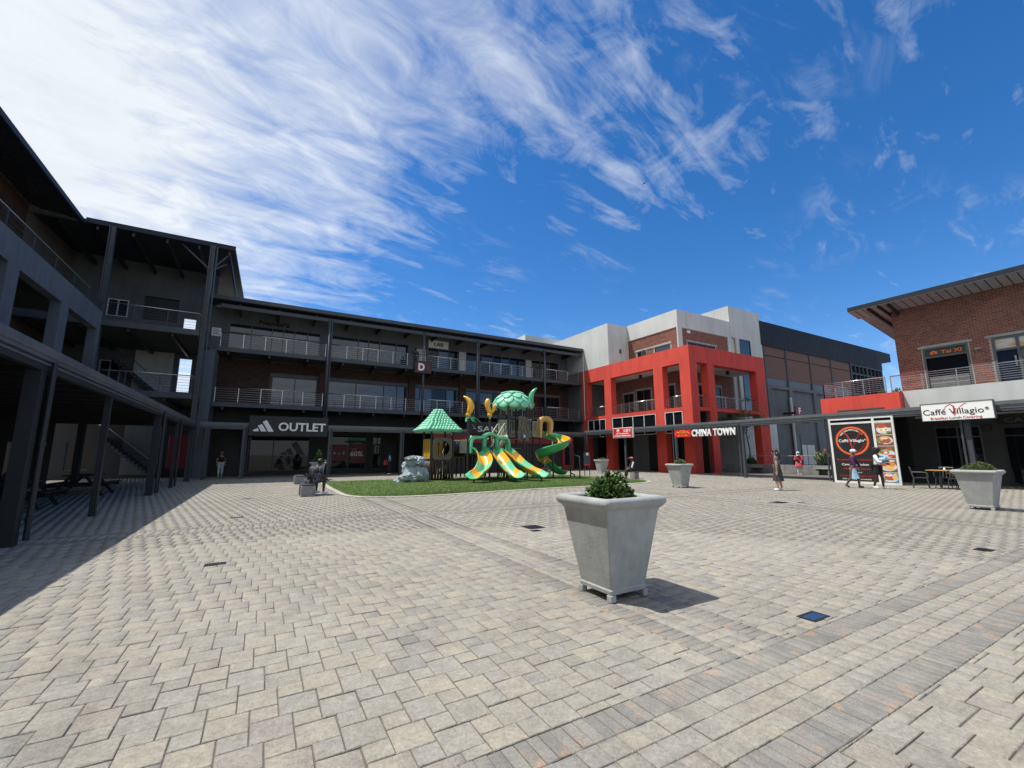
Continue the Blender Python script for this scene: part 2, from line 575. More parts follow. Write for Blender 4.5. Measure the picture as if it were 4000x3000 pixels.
def cells(u0, v0, u1, v1, holes):
    """rectangle minus holes as a list of rectangles"""
    vs = sorted({v0, v1, *[min(max(h[1], v0), v1) for h in holes], *[min(max(h[3], v0), v1) for h in holes]})
    out = []
    for a, b in zip(vs, vs[1:]):
        if b - a < 1e-4:
            continue
        mid = (a + b) / 2
        iv = [(u0, u1)]
        for h in holes:
            if h[1] < mid < h[3]:
                nx = []
                for s, e in iv:
                    if h[2] <= s or h[0] >= e:
                        nx.append((s, e))
                        continue
                    if h[0] > s:
                        nx.append((s, h[0]))
                    if h[2] < e:
                        nx.append((h[2], e))
                iv = nx
        out += [(s, a, e, b) for s, e in iv if e - s > 1e-3]
    return out


def wall_mb(axis, at, thick, u0, z0, u1, z1, holes=()):
    """wall in the plane axis = at, its outer face there, the thickness running to at + thick"""
    mb = MB()
    for a, b, c, d in cells(u0, z0, u1, z1, list(holes)):
        if axis == 'X':
            mb.box(at, a, b, at + thick, c, d)
        else:
            mb.box(a, at, b, c, at + thick, d)
    return mb


def project(p):
    d = Vector(p) - CAM
    z = d.dot(_fw)
    if z <= .05:
        return None
    return 2000 + 1683.7 * d.dot(_rt2) / z, 1500 - 1683.7 * d.dot(_up2) / z, z


def in_frame(p, m=0):
    q = project(p)
    return q is not None and -m < q[0] < 4000 + m and -m < q[1] < 3000 + m


def np_mesh(name, verts, faces4, m):
    """quad mesh from numpy arrays (nv,3) and (nf,4)"""
    me = bpy.data.meshes.new(name)
    me.vertices.add(len(verts))
    me.vertices.foreach_set('co', verts.astype(np.float32).ravel())
    nf = len(faces4)
    me.loops.add(nf * 4)
    me.loops.foreach_set('vertex_index', faces4.astype(np.int32).ravel())
    me.polygons.add(nf)
    me.polygons.foreach_set('loop_start', np.arange(0, nf * 4, 4, dtype=np.int32))
    me.polygons.foreach_set('loop_total', np.full(nf, 4, dtype=np.int32))
    me.update(calc_edges=True)
    me.validate()
    me.materials.append(M[m] if isinstance(m, str) else m)
    return me


BOX_F = np.array([(4, 5, 6, 7), (0, 1, 5, 4), (1, 2, 6, 5), (2, 3, 7, 6), (3, 0, 4, 7)])


def brick_wall(parent, axis, at, rects, holes, out_dir, m='brick', limit=300, L=.222, Hh=.073, jt=.013, proud=.008):
    """Running-bond bricks on a wall face: the nearest ones each an object, the rest joined."""
    pieces = []
    for (u0, z0, u1, z1) in rects:
        k = 0
        z = z0
        while z < z1 - .03:
            zt = min(z + Hh, z1)
            mid = (z + zt) / 2
            iv = [(u0, u1)]
            for h in holes:
                if h[1] - .01 < mid < h[3] + .01:
                    nx = []
                    for s, e in iv:
                        if h[2] <= s or h[0] >= e:
                            nx.append((s, e))
                            continue
                        if h[0] > s:
                            nx.append((s, h[0]))
                        if h[2] < e:
                            nx.append((h[2], e))
                    iv = nx
            off = (k % 2) * (L + jt) / 2
            for s, e in iv:
                n0 = math.floor((s - off) / (L + jt)) - 1
                n1 = math.ceil((e - off) / (L + jt)) + 1
                for n in range(n0, n1):
                    a = max(off + n * (L + jt), s)
                    b = min(off + n * (L + jt) + L, e)
                    if b - a > .03:
                        pieces.append((a, z, b, zt))
            z += Hh + jt
            k += 1

    def key(p):
        c = ((p[0] + p[2]) / 2, (p[1] + p[3]) / 2)
        w = (at, c[0], c[1]) if axis == 'X' else (c[0], at, c[1])
        return ((Vector(w) - CAM).length if in_frame(w) else 1e6 + (Vector(w) - CAM).length)
    pieces.sort(key=key)
    single, rest = pieces[:limit], pieces[limit:]
    tmpl = MB()
    tmpl.box(-.5, -.5, -.5, .5, .5, .5)
    me = tmpl.mesh('brick', m)
    for (a, z, b, zt) in single:
        d = proud + rnd.uniform(-.002, .002)
        c = at + out_dir * (d - .02) / 2
        o = link('brick', me)
        if axis == 'X':
            o.location = (c, (a + b) / 2, (z + zt) / 2)
            o.scale = (d + .02, b - a, zt - z)
        else:
            o.location = ((a + b) / 2, c, (z + zt) / 2)
            o.scale = (b - a, d + .02, zt - z)
        adopt(o, parent)
    if rest:
        r = np.array(rest)
        n = len(r)
        d = out_dir * (proud + np.random.RandomState(3).uniform(-.002, .002, n))
        bk = np.full(n, -out_dir * .012)
        V = np.zeros((n, 8, 3))
        iu, iv_ = (1, 0) if axis == 'X' else (0, 1)
        lo_o, hi_o = np.minimum(d, bk) + at, np.maximum(d, bk) + at
        if axis == 'X':
            x0, x1, y0, y1 = lo_o, hi_o, r[:, 0], r[:, 2]
        else:
            x0, x1, y0, y1 = r[:, 0], r[:, 2], lo_o, hi_o
        z0, z1 = r[:, 1], r[:, 3]
        for i, (X, Y, Z) in enumerate(((x0, y0, z0), (x1, y0, z0), (x1, y1, z0), (x0, y1, z0),
                                       (x0, y0, z1), (x1, y0, z1), (x1, y1, z1), (x0, y1, z1))):
            V[:, i, 0], V[:, i, 1], V[:, i, 2] = X, Y, Z
        F = (np.vstack([BOX_F, [(3, 2, 1, 0)]])[None] + (np.arange(n) * 8)[:, None, None]).reshape(-1, 4)
        link('brick_courses', np_mesh('brick_courses', V.reshape(-1, 3), F, m), parent, kind='stuff')


def bar(mb, p0, p1, w, h):
    """rectangular bar between two points (w across, h upright)"""
    p0, p1 = Vector(p0), Vector(p1)
    d = (p1 - p0).normalized()
    up = Vector((0, 0, 1)) if abs(d.z) < .95 else Vector((0, 1, 0))
    s = d.cross(up).normalized() * (w / 2)
    u = s.cross(d).normalized() * (h / 2)
    vs = [p0 - s - u, p0 + s - u, p0 + s + u, p0 - s + u, p1 - s - u, p1 + s - u, p1 + s + u, p1 - s + u]
    return mb.raw(vs, [(0, 1, 2, 3), (7, 6, 5, 4), (0, 4, 5, 1), (1, 5, 6, 2), (2, 6, 7, 3), (3, 7, 4, 0)])


def railing(parent, p0, p1, h=1.0, n=6, gap=1.15, m='cable', top='chrome'):
    """balcony railing: posts and bars in one mesh, the bright handrail its sub-part"""
    p0, p1 = Vector(p0), Vector(p1)
    L = (p1 - p0).length
    k = max(1, round(L / gap))
    mb = MB()
    for i in range(k + 1):
        q = p0.lerp(p1, i / k)
        mb.cbox(q + Vector((0, 0, h / 2 - .01)), (.035, .035, h - .02))
    for i in range(n):
        z = .12 + (h - .22) * i / (n - 1)
        mb.tube([p0 + Vector((0, 0, z)), p1 + Vector((0, 0, z))], .009, 5)
    r = mb.build('railing', m, parent)
    hr = MB()
    hr.tube([p0 + Vector((0, 0, h)), p1 + Vector((0, 0, h))], .026, 8)
    ho = hr.build('handrail', top, smooth=True)
    adopt(ho, r)
    return r


def text_obj(name, body, m, parent, origin, size, u=(1, 0, 0), v=(0, 0, 1), depth=.02, align='CENTER', bold=0.0,
             width=None, shear=0.0, spacing=1.0, **props):
    """lettering as a mesh: u runs along the line, v up the letters; origin is the left / centre of the baseline"""
    cu = bpy.data.curves.new(name, 'FONT')
    cu.body = body
    cu.size = 1.0
    cu.align_x = align
    cu.extrude = .5
    cu.offset = bold
    cu.shear = shear
    cu.space_character = spacing
    cu.resolution_u = 3
    tmp = bpy.data.objects.new(name, cu)
    COL.objects.link(tmp)
    dg = bpy.context.evaluated_depsgraph_get()
    me = bpy.data.meshes.new_from_object(tmp.evaluated_get(dg))
    bpy.data.objects.remove(tmp)
    bpy.data.curves.remove(cu)
    co = np.zeros(len(me.vertices) * 3)
    me.vertices.foreach_get('co', co)
    co = co.reshape(-1, 3)
    if len(co) == 0:
        return None
    w = co[:, 0].max() - co[:, 0].min()
    sx = width / w if width else size
    u, v = Vector(u).normalized(), Vector(v).normalized()
    nrm = u.cross(v)
    P = (np.array(origin)[None] + np.outer(co[:, 0] * sx, u) + np.outer(co[:, 1] * size, v)
         + np.outer((co[:, 2] + .5) * depth, nrm))
    me.vertices.foreach_set('co', P.astype(np.float32).ravel())
    me.materials.clear()
    me.materials.append(M[m])
    me.update()
    return link(name, me, parent, **props)


def weld_smooth(o, angle=40):
    me = o.data
    me.polygons.foreach_set('use_smooth', [True] * len(me.polygons))
    if hasattr(me, 'set_sharp_from_angle'):
        me.set_sharp_from_angle(angle=R(angle))
    return o

# ------------------------------------------------------------------ ground, paving, turf
g = MB()
g.poly([(-900, -900, -.06), (900, -900, -.06), (900, 900, -.06), (-900, 900, -.06)])
g.build('ground', 'asphalt', kind='structure')
g = MB()
g.poly([(-12, -6, -.0085), (46, -6, -.0085), (46, 37, -.0085), (-12, 37, -.0085)])
pavement = g.build('pavement', 'joint', kind='structure')

TURF = [(2.95, 25.2), (2.80, 21.0), (2.78, 17.3), (2.86, 16.5), (3.15, 15.85), (3.7, 15.42), (4.5, 15.2), (5.9, 15.12), (7.8, 15.35),
        (10.3, 15.6), (13.0, 15.65), (15.4, 15.8), (16.9, 16.05), (17.8, 16.6), (18.2, 17.4), (18.3, 19.5), (18.4, 22.0), (18.2, 24.2), (17.6, 25.0),
        (16.6, 25.3), (10, 25.3), (5, 25.3), (3.4, 25.4)]


def in_poly(x, y, poly):
    c = False
    j = len(poly) - 1
    for i in range(len(poly)):
        xi, yi = poly[i]
        xj, yj = poly[j]
        if (yi > y) != (yj > y) and x < (xj - xi) * (y - yi) / (yj - yi) + xi:
            c = not c
        j = i
    return c


def offset_poly(poly, d):
    out = []
    n = len(poly)
    for i in range(n):
        p0, p1, p2 = Vector(poly[i - 1]), Vector(poly[i]), Vector(poly[(i + 1) % n])
        t = ((p1 - p0).normalized() + (p2 - p1).normalized()).normalized()
        out.append((p1.x + t.y * d, p1.y - t.x * d))
    return out


KERB = offset_poly(TURF, .22)
if not in_poly(*TURF[10], KERB):
    KERB = offset_poly(TURF, -.22)

PA, PB = .2105, .1435
XB = [(1.28, 2.12), (10.22, 11.04)]          # bands that run along X (their extent in Y)
YB = [(2.92, 3.73), (12.42, 13.22)]          # bands that run along Y (their extent in X)
X0, X1, Y0, Y1 = -9.0, 29.5, -2.2, 35.6

PIECES = []                                  # (x0, y0, x1, y1, kind)


def add_piece(x0, y0, x1, y1, kind):
    if x1 - x0 < .012 or y1 - y0 < .012:
        return
    cx, cy = (x0 + x1) / 2, (y0 + y1) / 2
    if 2.5 < cx < 18.8 and 14.8 < cy < 25.8 and in_poly(cx, cy, KERB):
        return
    PIECES.append((x0, y0, x1, y1, kind))


ycuts = [Y0]
for a, b in XB:
    ycuts += [a, b]
ycuts.append(Y1)
xcuts = [X0]
for a, b in YB:
    xcuts += [a, b]
xcuts.append(X1)
det = PA * PA + PB * PB
for yi in range(0, len(ycuts), 2):
    for xi in range(0, len(xcuts), 2):
        ry0, ry1 = ycuts[yi], ycuts[yi + 1]
        rx0, rx1 = xcuts[xi], xcuts[xi + 1]
        if ry0 < 1:                           # nearest field: no band runs through it
            if xi:
                continue
            rx0, rx1 = X0, X1
        cs = [((x * PB - 0) , y) for x in (rx0, rx1) for y in (ry0, ry1)]
        ij = []
        for x in (rx0, rx1):
            for y in (ry0, ry1):
                # position = i*(PB,PA) + j*(PA,-PB)
                i = (x * PB + y * PA) / det
                j = (x * PA - y * PB) / det
                ij.append((i, j))
        i0, i1 = int(min(p[0] for p in ij)) - 2, int(max(p[0] for p in ij)) + 2
        j0, j1 = int(min(p[1] for p in ij)) - 2, int(max(p[1] for p in ij)) + 2
        for i in range(i0, i1 + 1):
            for j in range(j0, j1 + 1):
                bx, by = i * PB + j * PA + .03, i * PA - j * PB + .02
                if bx > rx1 or bx < rx0 - .5 or by > ry1 or by < ry0 - .5:
                    continue
                for (px0, py0, s, kind) in ((bx, by, PA, 0), (bx, by + PA, PB, 1)):
                    a, b = max(px0, rx0), min(px0 + s, rx1)
                    c, d = max(py0, ry0), min(py0 + s, ry1)
                    if b - a > .012 and d - c > .012:
                        add_piece(a, c, b, d, kind)
SP, SQ = .0735, .134
for (a, b) in XB:
    x = X0
    while x < X1:
        for s0, s1 in ((a, a + .205), (b - .205, b)):
            add_piece(x, s0, x + SP, s1, 2)
        x += SP
    x = X0
    while x < X1:
        h = (b - a - .41) / 3
        for r_ in range(3):
            add_piece(x, a + .205 + r_ * h, x + SQ, a + .205 + (r_ + 1) * h, 3)
        x += SQ
for (a, b) in YB:
    for (u0, u1) in ((2.12, 10.22), (11.04, Y1)):
        y = u0
        while y < u1 - .01:
            for s0, s1 in ((a, a + .205), (b - .205, b)):
                add_piece(s0, y, s1, min(y + SP, u1), 2)
            y += SP
        y = u0
        while y < u1 - .01:
            h = (b - a - .41) / 3
            for r_ in range(3):
                add_piece(a + .205 + r_ * h, y, a + .205 + (r_ + 1) * h, min(y + SQ, u1), 3)
            y += SQ

P_ = np.array([p[:4] for p in PIECES])
K_ = np.array([p[4] for p in PIECES])
cxy = (P_[:, :2] + P_[:, 2:]) / 2
dxy = np.hypot(cxy[:, 0], cxy[:, 1])
score = (P_[:, 2] - P_[:, 0]) * (P_[:, 3] - P_[:, 1]) / np.maximum(dxy, .5) ** 3
vis = np.array([in_frame((x, y, 0), -20) if d < 6 else False for (x, y), d in zip(cxy, dxy)])
order = np.argsort(-(score * vis))
single = order[:300]
GAP = np.where(K_ >= 2, .004, .007)
rs = np.random.RandomState(11)


def chamfered(ch=.004):
    c = MB()
    hx = .5
    c.raw([(-hx, -hx, -.03), (hx, -hx, -.03), (hx, hx, -.03), (-hx, hx, -.03),
           (-hx, -hx, -ch), (hx, -hx, -ch), (hx, hx, -ch), (-hx, hx, -ch),
           (-hx + .022, -hx + .022, 0), (hx - .022, -hx + .022, 0), (hx - .022, hx - .022, 0), (-hx + .022, hx - .022, 0)],
          [(0, 1, 5, 4), (1, 2, 6, 5), (2, 3, 7, 6), (3, 0, 4, 7), (4, 5, 9, 8), (5, 6, 10, 9), (6, 7, 11, 10), (7, 4, 8, 11), (8, 9, 10, 11)])
    return c


pm = chamfered().mesh('paver', 'paver')
pb = chamfered().mesh('border_paver', 'border')
for i in single:
    x0, y0, x1, y1 = P_[i]
    gp = GAP[i]
    o = link('border_paver' if K_[i] == 2 else 'paver', pb if K_[i] == 2 else pm)
    o.location = ((x0 + x1) / 2, (y0 + y1) / 2, rs.uniform(-.003, .002))
    o.scale = (x1 - x0 - gp, y1 - y0 - gp, 1)
    o.rotation_euler = (rs.normal(0, .007), rs.normal(0, .007), rs.normal(0, .004))
    adopt(o, pavement)


def pave(idx, name, m, fine):
    n = len(idx)
    p = P_[idx]
    gp = GAP[idx]
    c = (p[:, :2] + p[:, 2:]) / 2
    hx = (p[:, 2] - p[:, 0] - gp) / 2
    hy = (p[:, 3] - p[:, 1] - gp) / 2
    dz = rs.uniform(-.0035, .002, n)
    tx, ty = rs.normal(0, .012, n), rs.normal(0, .012, n)
    an = rs.normal(0, .006, n)
    rings = [(1, 0, -.03), (1, 0, -.004), (1, .0045, 0)] if fine else [(1, 0, -.03), (1, 0, 0)]
    V = np.zeros((n, 4 * len(rings), 3))
    for q, (s, ins, z) in enumerate(rings):
        for k, (sx, sy) in enumerate(((-1, -1), (1, -1), (1, 1), (-1, 1))):
            lx, ly = sx * (hx - ins), sy * (hy - ins)
            V[:, q * 4 + k, 0] = c[:, 0] + lx - ly * an
            V[:, q * 4 + k, 1] = c[:, 1] + ly + lx * an
            V[:, q * 4 + k, 2] = z + (dz + lx * tx + ly * ty if z > -.02 else 0)
    F = []
    for q in range(len(rings) - 1):
        for k in range(4):
            F.append((q * 4 + k, q * 4 + (k + 1) % 4, q * 4 + 4 + (k + 1) % 4, q * 4 + 4 + k))
    q = (len(rings) - 1) * 4
    F.append((q, q + 1, q + 2, q + 3))
    F = (np.array(F)[None] + (np.arange(n) * 4 * len(rings))[:, None, None]).reshape(-1, 4)
    link(name, np_mesh(name, V.reshape(-1, 3), F, m), pavement, kind='stuff')


mask = np.ones(len(P_), bool)
mask[single] = False
for fine, sel in ((True, dxy < 9), (False, dxy >= 9)):
    for border in (False, True):
        idx = np.where(mask & sel & ((K_ == 2) == border))[0]
        if len(idx):
            pave(idx, 'border_pavers' if border else 'pavers', 'border' if border else 'paver', fine)

# turf island with its concrete edging
e = MB()
n_ = len(TURF)
for i in range(n_):
    a, b, c, d = TURF[i], TURF[(i + 1) % n_], KERB[(i + 1) % n_], KERB[i]
    e.raw([(*a, -.03), (*b, -.03), (*c, -.03), (*d, -.03), (*a, .022), (*b, .022), (*c, .018), (*d, .018)],
          [(4, 5, 6, 7), (3, 2, 6, 7), (0, 1, 5, 4)])
kerb = e.build('kerb', 'kerb', kind='structure')
t_ = MB()
t_.poly([(x, y, .026) for x, y in TURF])
t_.build('turf', 'turf', kind='structure')
nb = 60000
bx = rs.uniform(2.7, 18.5, nb * 2)
by = 15 + 10.5 * rs.uniform(0, 1, nb * 2) ** 1.7
ok = np.array([in_poly(x, y, TURF) for x, y in zip(bx, by)])
bx, by = bx[ok][:nb], by[ok][:nb]
n = len(bx)
ang = rs.uniform(0, 6.28, n)
w = rs.uniform(.004, .008, n)
hgt = rs.uniform(.018, .036, n)
lean = rs.normal(0, .012, (n, 2))
V = np.zeros((n, 4, 3))
for k, s in enumerate((-1, 1, .3, -.3)):
    V[:, k, 0] = bx + np.cos(ang) * w * s + (lean[:, 0] if k > 1 else 0)
    V[:, k, 1] = by + np.sin(ang) * w * s + (lean[:, 1] if k > 1 else 0)
    V[:, k, 2] = .024 + (hgt if k > 1 else 0)
F = np.arange(n * 4).reshape(-1, 4)
link('artificial_grass', np_mesh('artificial_grass', V.reshape(-1, 3), F, 'blade'), kind='stuff')

# access lids let into the paving
LIDS = [(-.42, 7.26, .22, .13, 'cover', 'dark iron access lid in the sunlit pavers by the canopy shade'),
        (4.84, 7.60, .34, .36, 'cover', 'larger square iron lid in the paving beyond the big planter'),
        (4.66, 7.22, .16, .12, 'cover', 'small iron lid touching the larger lid beyond the big planter'),
        (13.55, 7.55, .42, .34, 'cover', 'wide iron lid in the paving before the standing woman'),
        (13.98, 7.16, .16, .14, 'cover', 'small iron lid beside the wide lid before the standing woman'),
        (9.61, 2.38, .22, .16, 'cover', 'iron lid at the edge of the grey paver band near the cafe'),
        (4.42, 2.26, .24, .13, 'cover_steel', 'shiny steel lid mirroring blue sky by the grey paver band'),
        (-.38, 12.22, .24, .10, 'cover', 'iron lid in the paving between canopy shade and seated person'),
        (-.30, 17.21, .22, .12, 'cover', 'farthest iron lid in the paving before the dark stores')]
for x, y, w_, d_, m_, lab in LIDS:
    t = thing('access_lid', lab, 'access cover', (x, y, 0), 'access lids in the paving')
    f = MB()
    for a in (-1, 1):
        f.box(x + a * w_ / 2 - .012, y - d_ / 2 - .012, -.02, x + a * w_ / 2 + .012, y + d_ / 2 + .012, .006)
        f.box(x - w_ / 2 + .012, y + a * d_ / 2 - .012, -.02, x + w_ / 2 - .012, y + a * d_ / 2 + .012, .006)
    f.build('frame', 'cover', t)
    f = MB()
    f.box(x - w_ / 2 + .014, y - d_ / 2 + .014, -.02, x + w_ / 2 - .014, y + d_ / 2 - .014, .0045)
    if m_ == 'cover':
        k = int(w_ / .03)
        for q in range(1, k):
            f.box(x - w_ / 2 + q * w_ / k - .005, y - d_ / 2 + .02, .0045, x - w_ / 2 + q * w_ / k + .005, y + d_ / 2 - .02, .008)
    f.build('lid', m_, t)

# ------------------------------------------------------------------ building helpers
def part(parent, name, m, *boxes, **kw):
    mb = MB()
    for b in boxes:
        mb.box(*b)
    return mb.build(name, m, parent, **kw)


def window(parent, axis, at, u0, z0, u1, z1, cols, frame='frame_grey', pane='glass', face=-1, fw=.06, rows=(), depth=.10, name='window'):
    """window set in an opening: frame with mullions, every pane a sub-part; face = side the outside is on"""
    us = [u0 + (u1 - u0) * i / cols for i in range(cols + 1)] if isinstance(cols, int) else [u0, *cols, u1]
    zs = [z0, *rows, z1]
    f = MB()
    a, b = at + face * .02, at - face * depth
    lo, hi = min(a, b), max(a, b)

    def bx(p, q, r_, s, mb=f, lo=lo, hi=hi):
        if axis == 'X':
            mb.box(lo, p, q, hi, r_, s)
        else:
            mb.box(p, lo, q, r_, hi, s)
    for i, u in enumerate(us):
        h = fw / 2
        l, r_ = (u, u + fw) if i == 0 else (u - fw, u) if i == len(us) - 1 else (u - h, u + h)
        bx(l, z0, r_, z1)
    for i, z in enumerate(zs):
        h = fw / 2
        l, r_ = (z, z + fw) if i == 0 else (z - fw, z) if i == len(zs) - 1 else (z - h, z + h)
        for j in range(len(us) - 1):
            s = us[j] + (fw if j == 0 else h)
            e = us[j + 1] - (fw if j == len(us) - 2 else h)
            bx(s, l, e, r_)
    fo = f.build(name, frame, parent)
    m0, m1 = at - face * depth * .45, at - face * depth * .6
    for j in range(len(us) - 1):
        for i in range(len(zs) - 1):
            p = MB()
            s = us[j] + (fw if j == 0 else fw / 2)
            e = us[j + 1] - (fw if j == len(us) - 2 else fw / 2)
            q = zs[i] + (fw if i == 0 else fw / 2)
            r_ = zs[i + 1] - (fw if i == len(zs) - 2 else fw / 2)
            pm_ = pane if isinstance(pane, str) else pane[(i * (len(us) - 1) + j) % len(pane)]
            bx(s, q, e, r_, p, min(m0, m1), max(m0, m1))
            p.build('pane', pm_, fo)
    return fo


def downpipe(parent, x, y, z0, z1, m='steel_grey', r=.045):
    mb = MB()
    mb.tube([(x, y, z0), (x, y, z1)], r, 10)
    z = z0 + .3
    while z < z1:
        mb.tube([(x, y, z), (x, y, z + .05)], r + .012, 10)
        z += 1.25
    return mb.build('downpipe', m, parent, smooth=False)


# ------------------------------------------------------------------ west wing (dark, left) and its stair corner
WW = thing('office_wing', 'dark shaded grey wing with framed balcony openings and an open stair corner', 'building', (-9, 15, 0))
opens = []
y = 2.7
while y < 27:
    opens.append((y, 4.86, y + 3.5, 7.5))
    y += 4.27
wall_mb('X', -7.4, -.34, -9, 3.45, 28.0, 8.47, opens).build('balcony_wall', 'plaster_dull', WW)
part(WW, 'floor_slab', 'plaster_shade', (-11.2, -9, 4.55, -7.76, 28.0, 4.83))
part(WW, 'floor_slab', 'plaster_shade', (-11.2, -9, 8.2, -7.76, 28.0, 8.45))
railing(WW, (-7.95, -8, 4.84), (-7.95, 27.8, 4.84), .9, 4, 2.1, 'steel_dark', 'steel_grey')
railing(WW, (-7.85, -8, 8.47), (-7.85, 27.5, 8.47), 1.0, 5, 2.0, 'steel_grey', 'cable')
lw = [(y0 + .3, 4.9, y0 + 2.0, 7.1) for (y0, _, _, _) in opens]
wall_mb('X', -11.2, -.3, -9, 4.83, 36.0, 14.16, lw).build('wall', 'mortar_shaded', WW)
brick_wall(WW, 'X', -11.2, [(6.0, 8.5, 29.6, 14.0)], [], 1, m='brick_shaded')
for (a, b, c, d) in lw:
    window(WW, 'X', -11.2, a, b, c, d, 2, 'frame_dark', 'glass', 1)
# main eave
r_ = MB()
r_.raw([(-9.2, -10, 13.72), (-9.2, 29.95, 13.72), (-9.2, 29.95, 13.92), (-9.2, -10, 13.92),
        (-16, -10, 14.9), (-16, 29.95, 14.9), (-16, 29.95, 15.1), (-16, -10, 15.1)],
       [(0, 1, 2, 3), (7, 6, 5, 4), (0, 4, 5, 1), (3, 2, 6, 7), (1, 5, 6, 2), (0, 3, 7, 4)])
for k in range(1, 60):
    x = -10 + k * .66
    r_.raw([(-9.22, x, 13.68), (-9.22, x + .04, 13.68), (-11.1, x + .04, 14.0), (-11.1, x, 14.0),
            (-9.22, x, 13.73), (-9.22, x + .04, 13.73), (-11.1, x + .04, 14.06), (-11.1, x, 14.06)],
           [(0, 1, 2, 3), (0, 4, 5, 1), (3, 2, 6, 7), (0, 3, 7, 4), (1, 5, 6, 2)])
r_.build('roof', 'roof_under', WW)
part(WW, 'eaves_gutter', 'roof_sheet', (-9.36, -10, 13.70, -9.205, 29.95, 13.96))
# ground floor under the canopy, with the lit gaps through it
gopen = [(25.6, .5, 26.5, 1.98), (34.6, .5, 36.6, 2.25), (12.2, 0, 15.6, 2.4), (18.4, 0, 20.6, 2.4)]
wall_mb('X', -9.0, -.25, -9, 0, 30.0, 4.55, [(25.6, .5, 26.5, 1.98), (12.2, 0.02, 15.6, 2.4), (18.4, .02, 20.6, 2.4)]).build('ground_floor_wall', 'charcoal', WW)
window(WW, 'X', -9.0, 12.2, .02, 15.6, 2.4, 3, 'frame_dark', 'glass', 1)
window(WW, 'X', -9.0, 18.4, .02, 20.6, 2.4, 2, 'frame_dark', 'glass', 1)
# corner block
CY = 36.0
hol = [(-9.35, 10.3, -8.3, 11.45), (-7.55, 10.3, -5.7, 11.95), (-5.35, 8.9, -4.65, 10.78),
       (-9.3, 5.4, -8.25, 7.4), (-5.32, 5.62, -4.62, 7.92), (-5.35, .6, -4.25, 2.75), (-10.2, .55, -9.1, 2.2)]
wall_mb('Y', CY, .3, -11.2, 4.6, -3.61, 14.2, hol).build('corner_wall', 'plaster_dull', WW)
wall_mb('Y', CY, .3, -11.2, 0, -3.61, 4.6, hol).build('corner_wall', 'charcoal', WW)  # lower part coloured charcoal to paint in the deep shade below the floor
window(WW, 'Y', CY, -9.35, 10.3, -8.3, 11.45, 2, 'frame_white', 'glass_blue', -1, name='glazed_door')
window(WW, 'Y', CY, -9.3, 5.4, -8.25, 7.4, 2, 'frame_white', 'glass_blue', -1, name='glazed_door')
part(WW, 'recessed_door', 'steel_dark', (-7.55, CY + .2, 10.3, -5.7, CY + .26, 11.95))
part(WW, 'stair_wall', 'plaster', (-7.6, CY - .12, 5.5, -5.6, CY - .02, 8.2))
part(WW, 'stair_wall', 'plaster_dull', (-7.6, CY - .12, .2, -5.6, CY - .02, 3.3))
for z in (4.55, 8.2):
    part(WW, 'floor_slab', 'plaster_shade', (-11.1, 29.75, z, -3.75, CY - .14, z + .28))
    part(WW, 'edge_beam', 'steel_grey', (-11.1, 29.6, z - .02, -3.62, 29.74, z + .3))
    part(WW, 'edge_beam', 'steel_grey', (-3.74, 29.75, z - .02, -3.6, CY - .3, z + .3))
    for k in range(4):
        part(WW, 'joist', 'steel_dark', (-10.6 + k * 1.9, 29.76, z - .2, -10.48 + k * 1.9, CY - .14, z - .01))
    railing(WW, (-8.0, 29.68, z + .28), (-3.7, 29.68, z + .28), 1.0, 6, 1.4, 'steel_grey', 'cable')
    railing(WW, (-3.67, 29.9, z + .28), (-3.67, CY - .4, z + .28), 1.0, 6, 1.4, 'steel_grey', 'cable')
# stair flights behind the railings
for z0, n_s in ((4.83, 14), (.0, 14)):
    s = MB()
    for k in range(n_s):
        s.box(-5.65 - (k + 1) * .2, CY - 1.6, z0 + k * .18, -5.65 - k * .2, CY - .2, z0 + (k + 1) * .18)
    s.build('stair_flight', 'plaster_shade', WW)
    s = MB()
    s.tube([(-5.3, CY - 1.62, z0 + .95), (-5.7, CY - 1.62, z0 + .95), (-8.2, CY - 1.62, z0 + 3.2), (-8.5, CY - 1.62, z0 + 3.2)], .025, 8)
    s.build('stair_handrail', 'chrome', WW, smooth=True)
for x, w_ in ((-3.45, .24), (-7.95, .26)):
    p = MB()
    p.box(x - w_ / 2, 29.62, 0, x - w_ / 2 + .04, 29.9, 13.75)
    p.box(x + w_ / 2 - .04, 29.62, 0, x + w_ / 2, 29.9, 13.75)
    p.box(x - w_ / 2 + .04, 29.74, 0, x + w_ / 2 - .04, 29.78, 13.75)
    p.build('steel_column', 'steel_grey', WW)
downpipe(WW, -3.22, 29.7, .2, 13.7)
# corner roof with struts
r_ = MB()
r_.raw([(-14.5, 29.96, 13.75), (-2.35, 29.96, 13.75), (-2.35, 44, 14.75), (-14.5, 44, 14.75),
        (-14.5, 29.96, 13.98), (-2.35, 29.96, 13.98), (-2.35, 44, 14.98), (-14.5, 44, 14.98)],
       [(3, 2, 1, 0), (4, 5, 6, 7), (0, 1, 5, 4), (1, 2, 6, 5), (2, 3, 7, 6), (3, 0, 4, 7)])
r_.build('corner_roof', 'roof_under', WW)
part(WW, 'eaves_gutter', 'roof_sheet', (-9.1, 29.82, 13.74, -2.33, 29.955, 14.02))
fl = MB()
fl.box(-14.6, 29.72, 13.72, -11.0, 29.93, 14.15)
fl.box(-10.999, 29.72, 13.72, -9.3, 29.93, 13.93)
for k in range(13):
    fl.box(-14.4 + k * .4, 29.69, 13.72, -14.14 + k * .4, 29.719, 13.9)
fl.build('roof_flashing', 'plaster_dull', WW)
